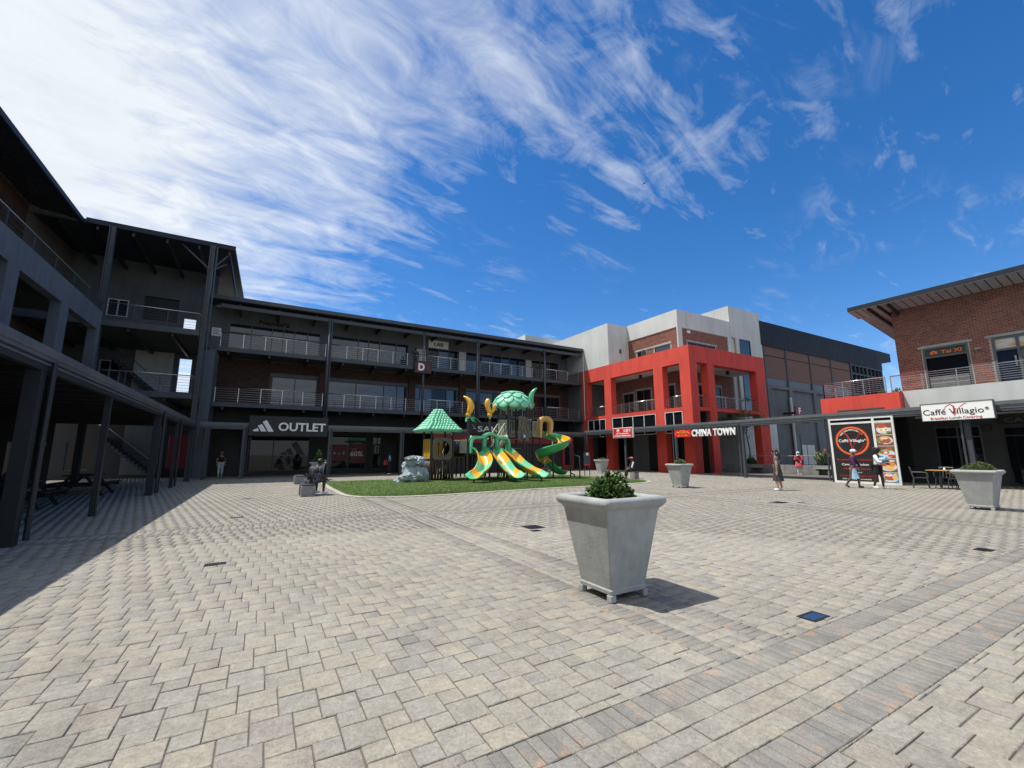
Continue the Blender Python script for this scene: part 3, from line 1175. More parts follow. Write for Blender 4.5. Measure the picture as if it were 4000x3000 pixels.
for p1 in ((-2.6, 30.3, 13.7), (-5.0, 30.2, 13.7), (-3.45, 32.5, 13.8), (-2.7, 32.0, 13.8)):
    s = MB()
    s.tube([(-3.45, 29.76, 12.2), p1], .05, 6)
    s.build('roof_strut', 'steel_grey', WW)
for k in range(6):
    part(WW, 'rafter', 'steel_dark', (-10.2 + k * 1.5, 30.0, 13.5, -10.1 + k * 1.5, 43, 13.74))

# low walls and planting of the street seen through the stair corner
t = thing('yard_wall', 'dull red boundary wall glimpsed through the ground floor stair passage', 'wall', (-4.2, 41, 0))
part(t, 'wall', 'sake_red', (-8.6, 41, 0, -1.5, 41.2, 3.2))
t = thing('yard_wall', 'tan boundary wall glimpsed through the opening behind the seated silhouette', 'wall', (-13, 41, 0))
part(t, 'wall', 'picnic', (-20, 41, 0, -8.7, 41.2, 3.0))
# ------------------------------------------------------------------ north block (building D)
ND = thing('shop_block', 'long shaded three storey block with steel balconies above the dark shops', 'building', (12, 36, 0))
DY, DW = 33.6, 36.0
DX0, DX1 = -3.1, 27.45
COLX = [3.68, 10.92, 15.76, 22.85]
up = [(-2.7, 8.55, 3.33, 10.83), (4.1, 8.55, 10.38, 10.83), (12.1, 8.55, 15.06, 10.78), (15.78, 8.55, 22.25, 10.83), (22.9, 8.55, 26.3, 10.83), (10.95, 8.55, 11.95, 10.6)]
low = [(.24, 4.95, 3.33, 7.15), (4.12, 4.95, 10.38, 7.15), (11.0, 4.95, 15.06, 7.15), (15.77, 4.95, 22.18, 7.15), (22.9, 4.95, 26.3, 7.15)]
shop = [(-.88, .25, 3.1, 2.75), (4.4, .3, 7.25, 2.95), (7.7, .25, 8.4, 2.95), (8.8, .02, 9.75, 2.35), (10.2, .6, 12.0, 2.9), (-3.0, .02, -1.3, 2.7)]
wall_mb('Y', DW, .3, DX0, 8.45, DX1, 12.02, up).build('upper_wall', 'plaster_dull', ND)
wall_mb('Y', DW, .3, DX0, 4.8, DX1, 8.45, low).build('middle_wall', 'mortar_shaded', ND)
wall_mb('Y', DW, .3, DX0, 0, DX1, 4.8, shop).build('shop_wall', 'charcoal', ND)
brick_wall(ND, 'Y', DW, [(DX0, 4.85, DX1, 8.2)], [(a - .15, b - .1, c + .15, d + .24) for a, b, c, d in low], -1, m='brick_shaded')
for a, b, c, d in low:
    part(ND, 'lintel', 'plaster_dull', (a - .12, DW - .03, d + .004, c + .12, DW + .1, d + .22))
window(ND, 'Y', DW, *low[0], 2, 'frame_dark', 'glass_blue')
window(ND, 'Y', DW, *low[1], (6.2, 8.4, 9.5), 'frame_dark', 'glass_blue')
window(ND, 'Y', DW, *low[2], (11.5, 12.6, 13.9), 'frame_dark', ['glass_blue', 'glass_blue', 'glass', 'glass_blue'])
window(ND, 'Y', DW, *low[3], (17.2, 18.6, 20.4), 'frame_dark', ['glass_blue', 'glass_blue', 'glass', 'glass'])
window(ND, 'Y', DW, *low[4], 3, 'frame_dark', 'glass')
window(ND, 'Y', DW, *up[0], (-1.3, .0, .75, 1.5, 2.4), 'frame_grey', 'glass_blue', rows=(10.15,))
window(ND, 'Y', DW, *up[1], (6.2, 7.0, 7.9, 9.3), 'frame_grey', 'glass_blue', rows=(10.1,))
window(ND, 'Y', DW, *up[2], 3, 'frame_grey', ['glass', 'glass_blue', 'glass'])
window(ND, 'Y', DW, *up[3], (17.4, 18.6, 19.5, 20.4), 'frame_grey', ['glass_blue', 'glass'], rows=(10.1,))
window(ND, 'Y', DW, *up[4], 3, 'frame_grey', 'glass')
part(ND, 'panel_door', 'plaster', (10.97, DW + .05, 8.57, 11.93, DW + .1, 10.58))
for x in (15.08, 22.27):
    part(ND, 'wall_panel', 'plaster', (x, DW - .04, 8.57, x + .66, DW - .004, 10.75))
for x in (3.42, 10.46, 15.1, 22.26):
    part(ND, 'brick_pilaster', 'brick_shaded', (x, DW - .25, 4.84, x + .55, DW - .015, 7.7))
for z0, z1 in ((4.55, 4.84), (8.23, 8.51)):
    part(ND, 'floor_slab', 'plaster_shade', (DX0, DY + .12, z0 + .05, DX1, DW - .002, z1))
    part(ND, 'edge_beam', 'steel_grey', (DX0, DY, z0, DX1, DY + .118, z1 + .012))
    k = 0
    for x in np.arange(DX0 + .6, DX1, 2.4):
        part(ND, 'joist', 'steel_dark', (x, DY + .13, z0 - .19, x + .12, DW - .26, z0 + .045))
xs = [DX0 + .02, *COLX, DX1 - .3]
for z in (4.85, 8.52):
    for a, b in zip(xs, xs[1:]):
        railing(ND, (a + .16, DY + .06, z), (b - .16, DY + .06, z), .98, 6, 1.2)
part(ND, 'pipe_rail', 'steel_dark', (.3, DY + .9, 5.15, 10.3, DY + .95, 5.2))
for i, x in enumerate(COLX):
    p = MB()
    p.tube([(x, DY - .1, 3.3), (x, DY - .1, 11.3)], .10, 12)
    p.build('steel_column', 'steel_grey', ND, smooth=True)
    if i in (0, 2):
        downpipe(ND, x + .17, DY - .12, 3.4, 11.3)
r_ = MB()
r_.raw([(DX0 - .75, DY - .18, 11.62), (DX1, DY - .18, 11.62), (DX1, 40, 12.5), (DX0 - .75, 40, 12.5),
        (DX0 - .75, DY - .18, 11.86), (DX1, DY - .18, 11.86), (DX1, 40, 12.72), (DX0 - .75, 40, 12.72)],
       [(3, 2, 1, 0), (4, 5, 6, 7), (0, 1, 5, 4), (1, 2, 6, 5), (2, 3, 7, 6), (3, 0, 4, 7)])
r_.build('roof', 'roof_sheet', ND)
part(ND, 'eaves_gutter', 'steel_grey', (DX0 - .75, DY - .34, 11.66, DX1, DY - .185, 11.93))
part(ND, 'eaves_beam', 'steel_grey', (DX0, DY - .06, 11.18, DX1, DY + .06, 11.44))
for k in range(13):
    x = DX0 + 1.0 + k * 2.4
    part(ND, 'rafter', 'steel_dark', (x, DY + .07, 11.3, x + .1, DW - .02, 11.6))
part(ND, 'end_wall', 'plaster_dull', (-3.85, DY - .1, 0, -3.12, DY + .25, 8.2))
part(ND, 'end_wall', 'plaster_dull', (-3.95, DW + .05, 0, -3.05, DW + .28, 11.9))
part(ND, 'roof_parapet', 'plaster', (24.75, 40.05, 11.5, 33, 46, 14.72))
# shop fronts
window(ND, 'Y', DW, *shop[0], (.72,), 'frame_dark', 'glass')
window(ND, 'Y', DW, *shop[1], (5.93,), 'frame_dark', 'glass')
window(ND, 'Y', DW, *shop[2], 1, 'frame_dark', 'glass')
window(ND, 'Y', DW, *shop[4], 1, 'frame_dark', 'charcoal')
part(ND, 'doorway', 'black', (8.8, DW + .2, .02, 9.75, DW + .25, 2.35))
part(ND, 'doorway', 'black', (-3.0, DW + .2, .02, -1.3, DW + .25, 2.7))
part(ND, 'shop_plinth', 'plaster_shade', (-1.0, DW - .35, 0, 8.6, DW - .02, .22))
# faint prints in the shop windows
text_obj('lettering', 'OUTLET', 'plaster_dull', ND, (2.0, DW - .03, 1.02), .32, width=1.55, depth=.004)
for k, pts in enumerate((((1.2, 1.52), (1.5, 1.7), (1.66, 1.42), (1.3, 1.42)), ((1.52, 1.75), (1.8, 1.92), (2.1, 1.42), (1.78, 1.42)), ((1.86, 2.2), (2.2, 2.42), (2.85, 1.42), (2.4, 1.42)))):
    s = MB()
    s.raw([(x, DW - .03, z) for x, z in pts] + [(x, DW - .026, z) for x, z in pts], [(0, 1, 2, 3), (7, 6, 5, 4), (0, 3, 7, 4), (1, 5, 6, 2), (0, 4, 5, 1), (3, 2, 6, 7)])
    s.build('window_stripe', 'plaster_dull', ND)
part(ND, 'sale_poster', 'sake_red', (4.45, DW - .024, .95, 5.85, DW - .008, 2.2))
part(ND, 'sale_poster', 'sake_red', (6.0, DW - .024, .75, 7.15, DW - .008, 2.3))
text_obj('lettering', 'SALE', 'white', ND, (5.05, DW - .034, 1.45), .26, width=1.15, depth=.008, spacing=1.8)
text_obj('lettering', 'UP TO', 'white', ND, (6.3, DW - .034, 1.82), .10, width=.35, depth=.008)
text_obj('lettering', '60%', 'white', ND, (6.5, DW - .034, 1.32), .52, width=.95, depth=.008, bold=.02)

# ------------------------------------------------------------------ red corner building
RB = thing('corner_building', 'red framed corner building with grey blocks and brick upper storey', 'building', (32, 28, 0))
RX, RY = 27.5, 20.98
ow = [(30.44, 4.96, 32.97, 8.36), (24.5, 4.96, 29.55, 8.36), (21.9, 4.96, 23.57, 8.36),
      (30.44, 0, 32.97, 4.65), (24.5, 0, 29.55, 4.65), (21.9, 0, 23.57, 4.65)]
wall_mb('X', RX, .62, RY, 0, 33.75, 9.66, ow).build('red_frame', 'red', RB)
oe = [(28.34, 4.93, 29.6, 8.38), (30.4, 4.93, 36.05, 8.34), (28.34, 0, 29.6, 4.65), (30.4, 0, 36.05, 4.65)]
wall_mb('Y', RY + .001, .62, RX + .622, 0, 37.35, 9.67, oe).build('red_frame', 'red', RB)
part(RB, 'terrace_slab', 'plaster', (RX + .63, RY + .63, 9.1, 37.3, 33.7, 9.3))
part(RB, 'soffit', 'soffit', (RX + .622, RY + .622, 8.42, 37.3, 33.7, 8.5))
part(RB, 'balcony_floor', 'plaster', (RX + .622, RY + .622, 4.66, 37.3, 33.7, 4.9))
inX = [(27.2, 4.92, 28.95, 7.25), (29.3, 4.92, 30.6, 7.1), (24.6, 4.92, 25.7, 7.25)]
wall_mb('X', 30.11, .3, 23.92, 4.9, 33.7, 8.42, inX).build('inner_wall', 'mortar', RB)
inY = [(32.3, 4.92, 33.1, 7.3), (34.65, 4.92, 35.45, 7.3)]
wall_mb('Y', 23.92, .3, 30.42, 4.9, 37.4, 8.42, inY).build('inner_wall', 'mortar', RB)
brick_wall(RB, 'X', 30.11, [(23.95, 4.92, 33.6, 8.4)], [(a - .1, b - .1, c + .1, d + .16) for a, b, c, d in inX], -1, limit=60)
brick_wall(RB, 'Y', 23.92, [(30.15, 4.92, 37.35, 8.4)], [(a - .1, b - .1, c + .1, d + .16) for a, b, c, d in inY], -1, limit=40)
for a, b, c, d in inX:
    window(RB, 'X', 30.11, a, b, c, d, 2, 'frame_grey', 'glass', -1)
    part(RB, 'lintel', 'lintel', (30.08, a - .15, d + .003, 30.14, c + .15, d + .13))
for a, b, c, d in inY:
    window(RB, 'Y', 23.92, a, b, c, d, 1, 'frame_grey', 'glass', -1)
    part(RB, 'lintel', 'lintel', (a - .12, 23.89, d + .003, c + .12, 23.95, d + .13))
for a, b in ((30.5, 32.9), (24.55, 29.5), (21.95, 23.52)):
    railing(RB, (RX + .2, a, 4.96), (RX + .2, b, 4.96), .9, 7, 1.0)
for a, b in ((28.4, 29.55), (30.45, 36.0)):
    railing(RB, (a, RY + .2, 4.94), (b, RY + .2, 4.94), .92, 7, 1.3)
for (a, b, n) in ((30.44, 32.97, 3), (24.5, 29.55, 4), (21.9, 23.57, 2)):
    window(RB, 'X', RX + .02, a, 3.0, b, 4.65, n, 'frame_white', 'glass', -1, fw=.045)
for k, (a, b) in enumerate(((24.5, 29.55), (30.44, 32.97), (21.9, 23.57))):
    part(RB, 'shop_recess', 'charcoal', (RX + 1.6, a - .9, 0, RX + 1.7, b + .9, 4.6))
# shop window with clothes under the canopy
window(RB, 'X', RX + 1.6, 24.7, .3, 26.6, 2.9, 2, 'frame_dark', 'glass', -1)
part(RB, 'shop_panel', 'plaster_dull', (RX + 1.52, 26.8, 0, RX + 1.59, 28.6, 3.0))
# upper storey
upw = [(27.55, 9.6, 28.6, 10.92), (24.75, 9.6, 26.5, 10.92)]
wall_mb('X', 30.11, .3, 23.92, 9.3, 29.7, 12.2, upw).build('upper_wall', 'mortar', RB)
brick_wall(RB, 'X', 30.11, [(23.96, 9.32, 29.68, 12.17)], [(a - .12, b - .1, c + .12, d + .2) for a, b, c, d in upw], -1, limit=160)
part(RB, 'lintel', 'lintel', (30.06, 24.6, 10.925, 30.2, 28.8, 11.06))
window(RB, 'X', 30.11, *upw[0], 2, 'frame_grey', 'glass', -1)
window(RB, 'X', 30.11, *upw[1], 1, 'frame_grey', 'glass_blue', -1)
s = MB()
s.cbox((29.83, 27.5, 10.3), (.5, .04, 1.1), Matrix.Rotation(R(12), 3, 'Z'))
s.build('open_window', 'frame_grey', RB)
part(RB, 'parapet', 'plaster', (30.03, 23.84, 12.2, 30.4, 29.7, 13.74))
wall_mb('Y', 23.92, .3, 30.5, 9.3, 37.5, 12.2, [(31.3, 9.6, 35.1, 11.05)]).build('upper_wall', 'mortar', RB)
brick_wall(RB, 'Y', 23.92, [(30.62, 9.32, 36.95, 12.17)], [(31.2, 9.5, 35.2, 11.2)], -1, limit=40)
part(RB, 'corner_strip', 'plaster', (30.03, 23.84, 9.3, 30.6, 23.95, 12.19))
part(RB, 'corner_strip', 'plaster', (36.97, 23.84, 9.3, 37.5, 23.95, 12.19))
part(RB, 'parapet', 'plaster', (30.41, 23.84, 12.2, 37.5, 24.2, 13.74))
part(RB, 'lintel', 'lintel', (31.1, 23.86, 11.06, 35.3, 23.93, 11.18))
window(RB, 'Y', 23.92, 31.3, 9.6, 35.1, 11.05, 3, 'frame_grey', 'glass', -1)
part(RB, 'wall_vent', 'frame_white', (31.28, 23.84, 11.82, 31.68, 23.9, 12.05))
part(RB, 'grey_block', 'plaster', (27.503, 29.7, 9.66, 31.5, 46, 13.69))
part(RB, 'floor_mass', 'plaster_shade', (30.5, 24.3, 9.3, 44, 40, 12.0))
part(RB, 'tower_block', 'plaster', (37.5, 23.92, 0, 42.6, 30, 15.36))
window(RB, 'Y', 23.855, 38.85, 10.7, 40.5, 12.27, 1, 'frame_grey', 'glass_blue', -1)
window(RB, 'Y', 23.855, 38.9, 5.4, 40.6, 8.9, 1, 'frame_grey', 'glass_blue', -1)
s = MB()
s.tube([(38.1, 23.82, 5.2), (38.1, 23.82, 12.2), (37.7, 23.82, 12.3)], .1, 10)
s.build('downpipe', 'plaster', RB, smooth=True)
part(RB, 'louvre', 'lintel', (37.42, 26.0, 14.1, 37.49, 27.8, 14.9))
part(RB, 'wall_light', 'steel_grey', (28.9, 29.62, 10.9, 29.1, 29.69, 11.3))
for q in ((28.9, 27.2, 8.3), (34.0, 22.2, 8.3)):
    s = MB()
    s.box(q[0] - .1, q[1] - .1, q[2] - .22, q[0] + .1, q[1] + .1, q[2] + .11)
    s.build('ceiling_speaker', 'steel_dark', RB)
downpipe(RB, 27.36, 33.2, 4.7, 11.2, 'plaster')
part(RB, 'ground_wall', 'plaster_shade', (30.2, 24.0, 0, 30.4, 34, 4.6))
part(RB, 'side_wall', 'plaster_dull', (27.52, 33.76, 0, 28.0, 46, 9.655))
part(RB, 'back_wall', 'plaster_dull', (28.13, 33.45, 0, 31.5, 33.72, 9.05))
part(RB, 'ground_wall', 'plaster', (37.4, 23.6, 0, 43.2, 23.9, 4.6))

# ------------------------------------------------------------------ hall behind (building F)
FB = thing('brick_hall', 'far brick hall with dark metal roof band and tall gridded window', 'building', (55, 26, 0))
FY, fs = 24.0, 1.0667
fz = lambda z: 1.45 + (z - 1.45) * fs
fx = lambda x: x * fs
posts = [fx(x) for x in (40.15, 43.9, 48.33, 52.7, 57.1)]
part(FB, 'brick_panel', 'brick_far', *[(a + .12, FY, fz(8.45), b - .12, FY + .3, fz(10.55)) for a, b in zip(posts, posts[1:])])
part(FB, 'brick_panel', 'brick_far', *[(a + .12, FY, fz(10.63), b - .12, FY + .3, fz(11.5)) for a, b in zip(posts, posts[1:])])
for p in posts:
    part(FB, 'steel_post', 'steel_dark', (p - .12, FY - .06, fz(7.6), p + .12, FY + .2, fz(11.5)))
part(FB, 'clerestory', 'frame_grey', (posts[0], FY + .03, fz(7.75), posts[-1], FY + .3, fz(8.44)))
r_ = MB()
a, b = posts[0] - .4, fx(68.1)
r_.box(a, FY - .12, fz(11.5), b - 3, FY + 16, fz(13.85))
r_.raw([(b - 3, FY - .12, fz(12.3)), (b, FY - .12, fz(12.8)), (b, FY - .12, fz(13.82)), (b - 3, FY - .12, fz(13.85)),
        (b - 3, FY + 16, fz(12.3)), (b, FY + 16, fz(12.8)), (b, FY + 16, fz(13.82)), (b - 3, FY + 16, fz(13.85))],
       [(0, 1, 2, 3), (7, 6, 5, 4), (0, 4, 5, 1), (3, 2, 6, 7), (1, 5, 6, 2)])
for k in range(60):
    x = a + .3 + k * .43
    r_.box(x, FY - .136, fz(11.5), x + .05, FY - .118, fz(13.84))
r_.build('metal_cladding', 'roof_sheet', FB)
wx0, wx1 = fx(57.2), fx(65.1)
part(FB, 'window_backing', 'glass_blue', (wx0, FY + .1, fz(4), wx1, FY + .16, fz(12.4)))
s = MB()
for k in range(9):
    x = wx0 + (wx1 - wx0) * k / 8
    w_ = .16 if k in (0, 4, 8) else .06
    s.box(x - w_, FY - .1, fz(4), x + w_, FY + .09, fz(12.3))
for z in (6.0, 8.0, 10.4, 11.4, 12.25):
    s.box(wx0, FY - .08, fz(z) - .1, wx1, FY + .08, fz(z) + .1)
s.build('window_grid', 'steel_dark', FB)
part(FB, 'lower_wall', 'plaster_dull', (fx(40.2), FY + .02, 0, wx1 + .5, FY + .3, fz(7.75)))
for x in (fx(40.3), fx(43.9), fx(48.4), fx(52.7)):
    part(FB, 'pier', 'plaster_dull', (x - .3, FY - .2, 0, x + .3, FY + .01, fz(7.7)))
part(FB, 'lintel_band', 'plaster_dull', (fx(40.2), FY - .19, fz(7.45), wx1, FY + .01, fz(7.74)))
downpipe(FB, fx(43.5), FY - .3, 0, fz(6.7), 'plaster', .12)
part(FB, 'door_panel', 'steel_grey', (fx(45.0), FY - .03, 0, fx(47.0), FY + .01, 3.4))
part(FB, 'poster', 'plaster', (fx(45.1), FY - .06, .3, fx(45.9), FY - .035, 2.3))
part(FB, 'poster', 'plaster', (fx(46.05), FY - .06, .3, fx(47.4), FY - .035, 2.3))
FS = thing('letter_sign', 'dark red square sign with a white letter F on the grey hall wall', 'sign', (45.5, 22.6, 5.5))
part(FS, 'sign_board', 'sake_red', (44.75, 22.5, 5.1, 46.15, 22.62, 6.0))
text_obj('lettering', 'F', 'white', FS, (45.42, 22.49, 5.26), .85, width=.42, depth=.02, bold=.03)
part(FS, 'bracket', 'steel_dark', (45.35, 22.63, 5.3, 45.5, 24.0, 5.5))

# ------------------------------------------------------------------ cafe building (right)
CB = thing('cafe_building', 'brick upper floor over the cafe with a deep overhanging metal roof', 'building', (31, 4, 0))
BX = 30.2
bo = [(6.82, 4.6, 8.55, 6.92), (1.0, 4.6, 6.02, 6.94)]
wall_mb('X', BX, .3, -14, 4.0, 9.62, 9.45, bo).build('brick_wall', 'mortar', CB)
brick_wall(CB, 'X', BX, [(-6, 4.5, 9.62, 9.42)], [(a - .05, b, c + .05, d + .13) for a, b, c, d in bo], -1, limit=300)
wall_mb('Y', 9.62, -.3, BX + .301, 4.0, 44, 9.1, []).build('brick_wall', 'brick', CB)
for a, b, c, d in bo:
    part(CB, 'lintel', 'lintel', (BX - .05, a - .18, d + .004, BX + .1, c + .18, d + .12))
# left window with the green sign panel over dark glass
w0 = window(CB, 'X', BX, 6.82, 4.6, 8.55, 6.92, 1, 'frame_grey', ['glass', 'sign_green'], -1, fw=.09, rows=(6.42,))
bl = MB()
for k in range(16):
    bl.box(BX + .02, 6.95, 4.68 + k * .045, BX + .035, 8.42, 4.70 + k * .045)
bl.build('window_blind', 'lintel', CB)
text_obj('lettering', 'Tai Xi', 'orange', CB, (BX + .02, 7.45, 6.55), .24, u=(0, -1, 0), width=.78, depth=.012, bold=.03)
s = MB()
for k in range(5):
    a = math.pi * (k + .5) / 5
    s.ball((BX + .02, 8.12 + .10 * math.cos(a), 6.60 + .10 * math.sin(a)), (.008, .05, .06), 8, 5)
s.box(BX + .012, 7.98, 6.56, BX + .026, 8.26, 6.6)
s.build('emblem', 'orange', CB)
# right opening: printed banner over a grey door
window(CB, 'X', BX, 1.0, 4.6, 6.02, 6.94, (3.2, 4.15, 5.2), 'frame_grey', ['glass', 'glass', 'plaster_dull', 'glass_blue', 'soffit', 'soffit', 'soffit', 'soffit'], -1, fw=.10, rows=(6.30,))
s = MB()
for (y_, z_, a_, b_) in ((5.75, 6.68, .16, .03), (5.2, 6.5, .35, .09), (4.6, 6.72, .3, .08), (3.7, 6.55, .4, .1), (2.6, 6.65, .4, .09)):
    s.ball((BX + .045, y_, z_), (.005, a_, b_), 14, 6)
s.build('banner_print', 'p_tan', CB)
part(CB, 'door_handle', 'chrome', (BX - .06, 5.3, 5.45, BX - .02, 5.36, 5.95))
part(CB, 'wall_light', 'lintel', (BX - .16, 6.36, 6.47, BX - .011, 6.58, 6.54))
# overhanging roof: sloping up towards the square
r_ = MB()
ex, ez, bz = 28.8, 9.55, 6.8
def rp(x, dz):
    return ez + (x - ex) * (-.17) + dz
vs = []
for dz in (0, .12):
    for x, y in ((ex, -14), (ex, 11.0), (46, 11.0), (46, -14)):
        vs.append((x, y, rp(x, dz)))
r_.raw(vs, [(3, 2, 1, 0), (4, 5, 6, 7), (0, 1, 5, 4), (1, 2, 6, 5), (2, 3, 7, 6), (3, 0, 4, 7)])
r_.build('roof', 'roof_sheet', CB)
s = MB()
s.box(ex - .13, -14, ez - .06, ex - .004, 11.06, ez + .16)
s.build('eaves_gutter', 'roof_sheet', CB)
s = MB()
s.box(ex - .10, -14, ez - .09, ex - .02, 11.04, ez - .062)
s.build('gutter_lip', 'soffit_metal', CB)
s = MB()
k = -14
while k < 10.9:
    s.raw([(ex + .02, k, rp(ex + .02, -.012)), (BX - .02, k, rp(BX - .02, -.012)), (BX - .02, k + .30, rp(BX - .02, -.012)), (ex + .02, k + .30, rp(ex + .02, -.012)),
           (ex + .02, k, rp(ex + .02, -.002)), (BX - .02, k, rp(BX - .02, -.002)), (BX - .02, k + .30, rp(BX - .02, -.002)), (ex + .02, k + .30, rp(ex + .02, -.002))],
          [(3, 2, 1, 0), (0, 1, 5, 4), (1, 2, 6, 5), (2, 3, 7, 6), (3, 0, 4, 7)])
    k += .345
k = BX
while k < 36:
    s.raw([(k, 9.64, rp(k, -.012)), (k + .3, 9.64, rp(k + .3, -.012)), (k + .3, 10.95, rp(k + .3, -.012)), (k, 10.95, rp(k, -.012)),
           (k, 9.64, rp(k, -.002)), (k + .3, 9.64, rp(k + .3, -.002)), (k + .3, 10.95, rp(k + .3, -.002)), (k, 10.95, rp(k, -.002))],
          [(3, 2, 1, 0), (0, 1, 5, 4), (1, 2, 6, 5), (2, 3, 7, 6), (3, 0, 4, 7)])
    k += .345
s.build('soffit_boards', 'soffit_metal', CB, kind='stuff')
for y_ in (10.2, 9.72):
    s = MB()
    bar(s, (ex + .1, y_, rp(ex + .1, -.1)), (40, y_, rp(40, -.1)), .08, .17)
    s.build('roof_beam', 'steel_dark', CB)
for y_ in (9.3, 3.0, -3.0):
    s = MB()
    bar(s, (ex + .2, y_, rp(ex + .2, -.1)), (BX - .02, y_, rp(BX - .02, -.22)), .1, .2)
    s.build('roof_bracket', 'steel_dark', CB)
# terrace: grey parapet and red box
part(CB, 'grey_parapet', 'plaster', (28.5, -14, 3.3, 28.9, 9.06, 4.6))
part(CB, 'terrace_floor', 'plaster_dull', (28.901, -14, 4.2, BX - .02, 9.06, 4.4))
part(CB, 'red_parapet', 'red', (28.0, 9.07, 3.3, 31.5, 12.68, 4.55))
window(CB, 'X', 28.0, 9.75, 3.3, 11.9, 3.83, 1, 'frame_grey', 'glass', -1)
part(CB, 'lower_wall', 'charcoal', (28.4, 9.07, 0, 31.5, 12.6, 3.29))
railing(CB, (28.12, 9.6, 4.56), (28.12, 12.5, 4.56), .84, 7, 1.0)
railing(CB, (28.12, 12.5, 4.56), (31.0, 12.5, 4.56), .84, 7, 1.3)
railing(CB, (28.65, -12, 4.62), (28.65, 9.55, 4.62), .84, 7, 1.25)
# ground floor shops
so = [(6.5, .02, 8.1, 2.7), (-2, .02, 5.85, 2.6)]
wall_mb('X', 28.52, .25, -14, 0, 9.05, 3.3, so).build('shop_wall', 'plaster_shade', CB)
window(CB, 'X', 28.52, 6.5, .02, 8.1, 2.7, 2, 'frame_grey', 'glass', -1, rows=(2.2,))
window(CB, 'X', 28.52, -2, .02, 5.85, 2.6, 5, 'frame_dark', 'glass', -1, rows=(2.2,))
part(CB, 'wall_box', 'steel_dark', (28.4, 6.15, 2.45, 28.51, 6.4, 2.7))
part(CB, 'shop_board', 'black', (28.38, 2.0, 2.68, 28.51, 5.9, 3.15))
text_obj('lettering', 'CAT', 'plaster_dull', CB, (28.36, 5.3, 2.78), .28, u=(0, -1, 0), width=.8, depth=.01)

# ------------------------------------------------------------------ covered walkways round the square
def canopy(label, axis, at, u0, u1, depth_sign, depth, z, posts, gaps=(), pm='steel_grey'):
    """walkway roof: stepped gutter along the front, roof sheet, posts with a downpipe beside each second one"""
    t = thing('covered_walkway', label, 'walkway roof', (at, (u0 + u1) / 2, 0) if axis == 'X' else ((u0 + u1) / 2, at, 0), 'covered walkways round the square')

    def bx(mb, a0, a1, s, e, z0, z1):
        a0, a1 = at + depth_sign * a0, at + depth_sign * a1
        lo, hi = min(a0, a1), max(a0, a1)
        if axis == 'X':
            mb.box(lo, s, z0, hi, e, z1)
        else:
            mb.box(s, lo, z0, e, hi, z1)
    segs = []
    cur = u0
    for a, b in sorted(gaps):
        segs.append((cur, a))
        cur = b
    segs.append((cur, u1))
    for s, e in segs:
        g_ = MB()
        bx(g_, 0, .16, s, e, z - .15, z)
        bx(g_, .022, .16, s, e, z - .215, z - .151)
        g_.build('gutter', 'gutter', t)
        g_ = MB()
        bx(g_, .03, .15, s, e, z - .40, z - .217)
        g_.build('edge_beam', pm, t)
        g_ = MB()
        bx(g_, .0, .01, s, e, z - .262, z - .238) if False else bx(g_, .012, .029, s, e, z - .3, z - .27)
        g_.build('beam_flange', 'gutter', t)
    g_ = MB()
    bx(g_, .17, depth, u0, u1, z - .1, z - .04)
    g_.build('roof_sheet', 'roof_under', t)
    u = u0 + .4
    while u < u1:
        g_ = MB()
        bx(g_, .17, depth, u, u + .08, z - .28, z - .102)
        g_.build('rafter', 'steel_dark', t)
        u += 1.2
    for i, (u, w_) in enumerate(posts):
        g_ = MB()
        bx(g_, .04, .04 + w_, u - w_ / 2, u + w_ / 2, 0, z - .401)
        g_.build('post', pm, t)
        if i % 2 == 0 or w_ > .14:
            a = at + depth_sign * .0
            if axis == 'X':
                downpipe(t, a - depth_sign * .03, u + w_ / 2 + .06, .06, z - .22, pm, .04)
            else:
                downpipe(t, u + w_ / 2 + .06, a - depth_sign * .03, .06, z - .22, pm, .04)
    return t


canopy('dark walkway roof along the shaded wing at the left', 'X', -3.3, -9, 30.6, -1, 5.69, 3.28,
       [(2.2, .12), (6.3, .12), (10.3, .2), (14.26, .12), (20.5, .2), (21.6, .1), (24.6, .12), (29.9, .14)], pm='steel_dark')
canopy('grey walkway roof in front of the dark sportswear and sale shops', 'Y', 31.0, -3.25, 27.3, 1, 4.95, 3.36,
       [(-2.9, .14), (-1.0, .16), (3.85, .14), (8.65, .16), (13.4, .14), (18.0, .14), (22.6, .14)], gaps=[(-.8, 3.72)])
canopy('long grey walkway roof before the red building and cafe', 'X', 25.4, -12, 30.96, 1, 3.0, 3.5,
       [(30.76, .14), (25.98, .14), (21.0, .16), (16.05, .16), (11.3, .18), (6.2, .18), (1.2, .16), (-3.8, .16)])

# ------------------------------------------------------------------ signs
t = thing('outlet_sign', 'black shop sign with white slanted stripes and the word OUTLET', 'sign', (1.4, 30.9, 2.6))
part(t, 'sign_board', 'charcoal', (-.78, 30.86, 2.6, 3.68, 31.3, 3.82))
for pts in (((-.57, 2.92), (-.32, 3.07), (-.23, 2.86), (-.53, 2.86)), ((-.32, 3.20), (-.10, 3.31), (.17, 2.855), (-.13, 2.855)), ((-.08, 3.44), (.14, 3.56), (.56, 2.85), (.26, 2.85))):
    s = MB()
    s.raw([(x, 30.855, z) for x, z in pts] + [(x, 30.80, z) for x, z in pts], [(0, 1, 2, 3), (7, 6, 5, 4), (0, 4, 5, 1), (1, 5, 6, 2), (2, 6, 7, 3), (3, 7, 4, 0)])
    s.build('stripe', 'white_lit', t)
text_obj('lettering', 'OUTLET', 'white_lit', t, (2.16, 30.855, 2.93), .72, width=2.74, depth=.055, bold=.025)

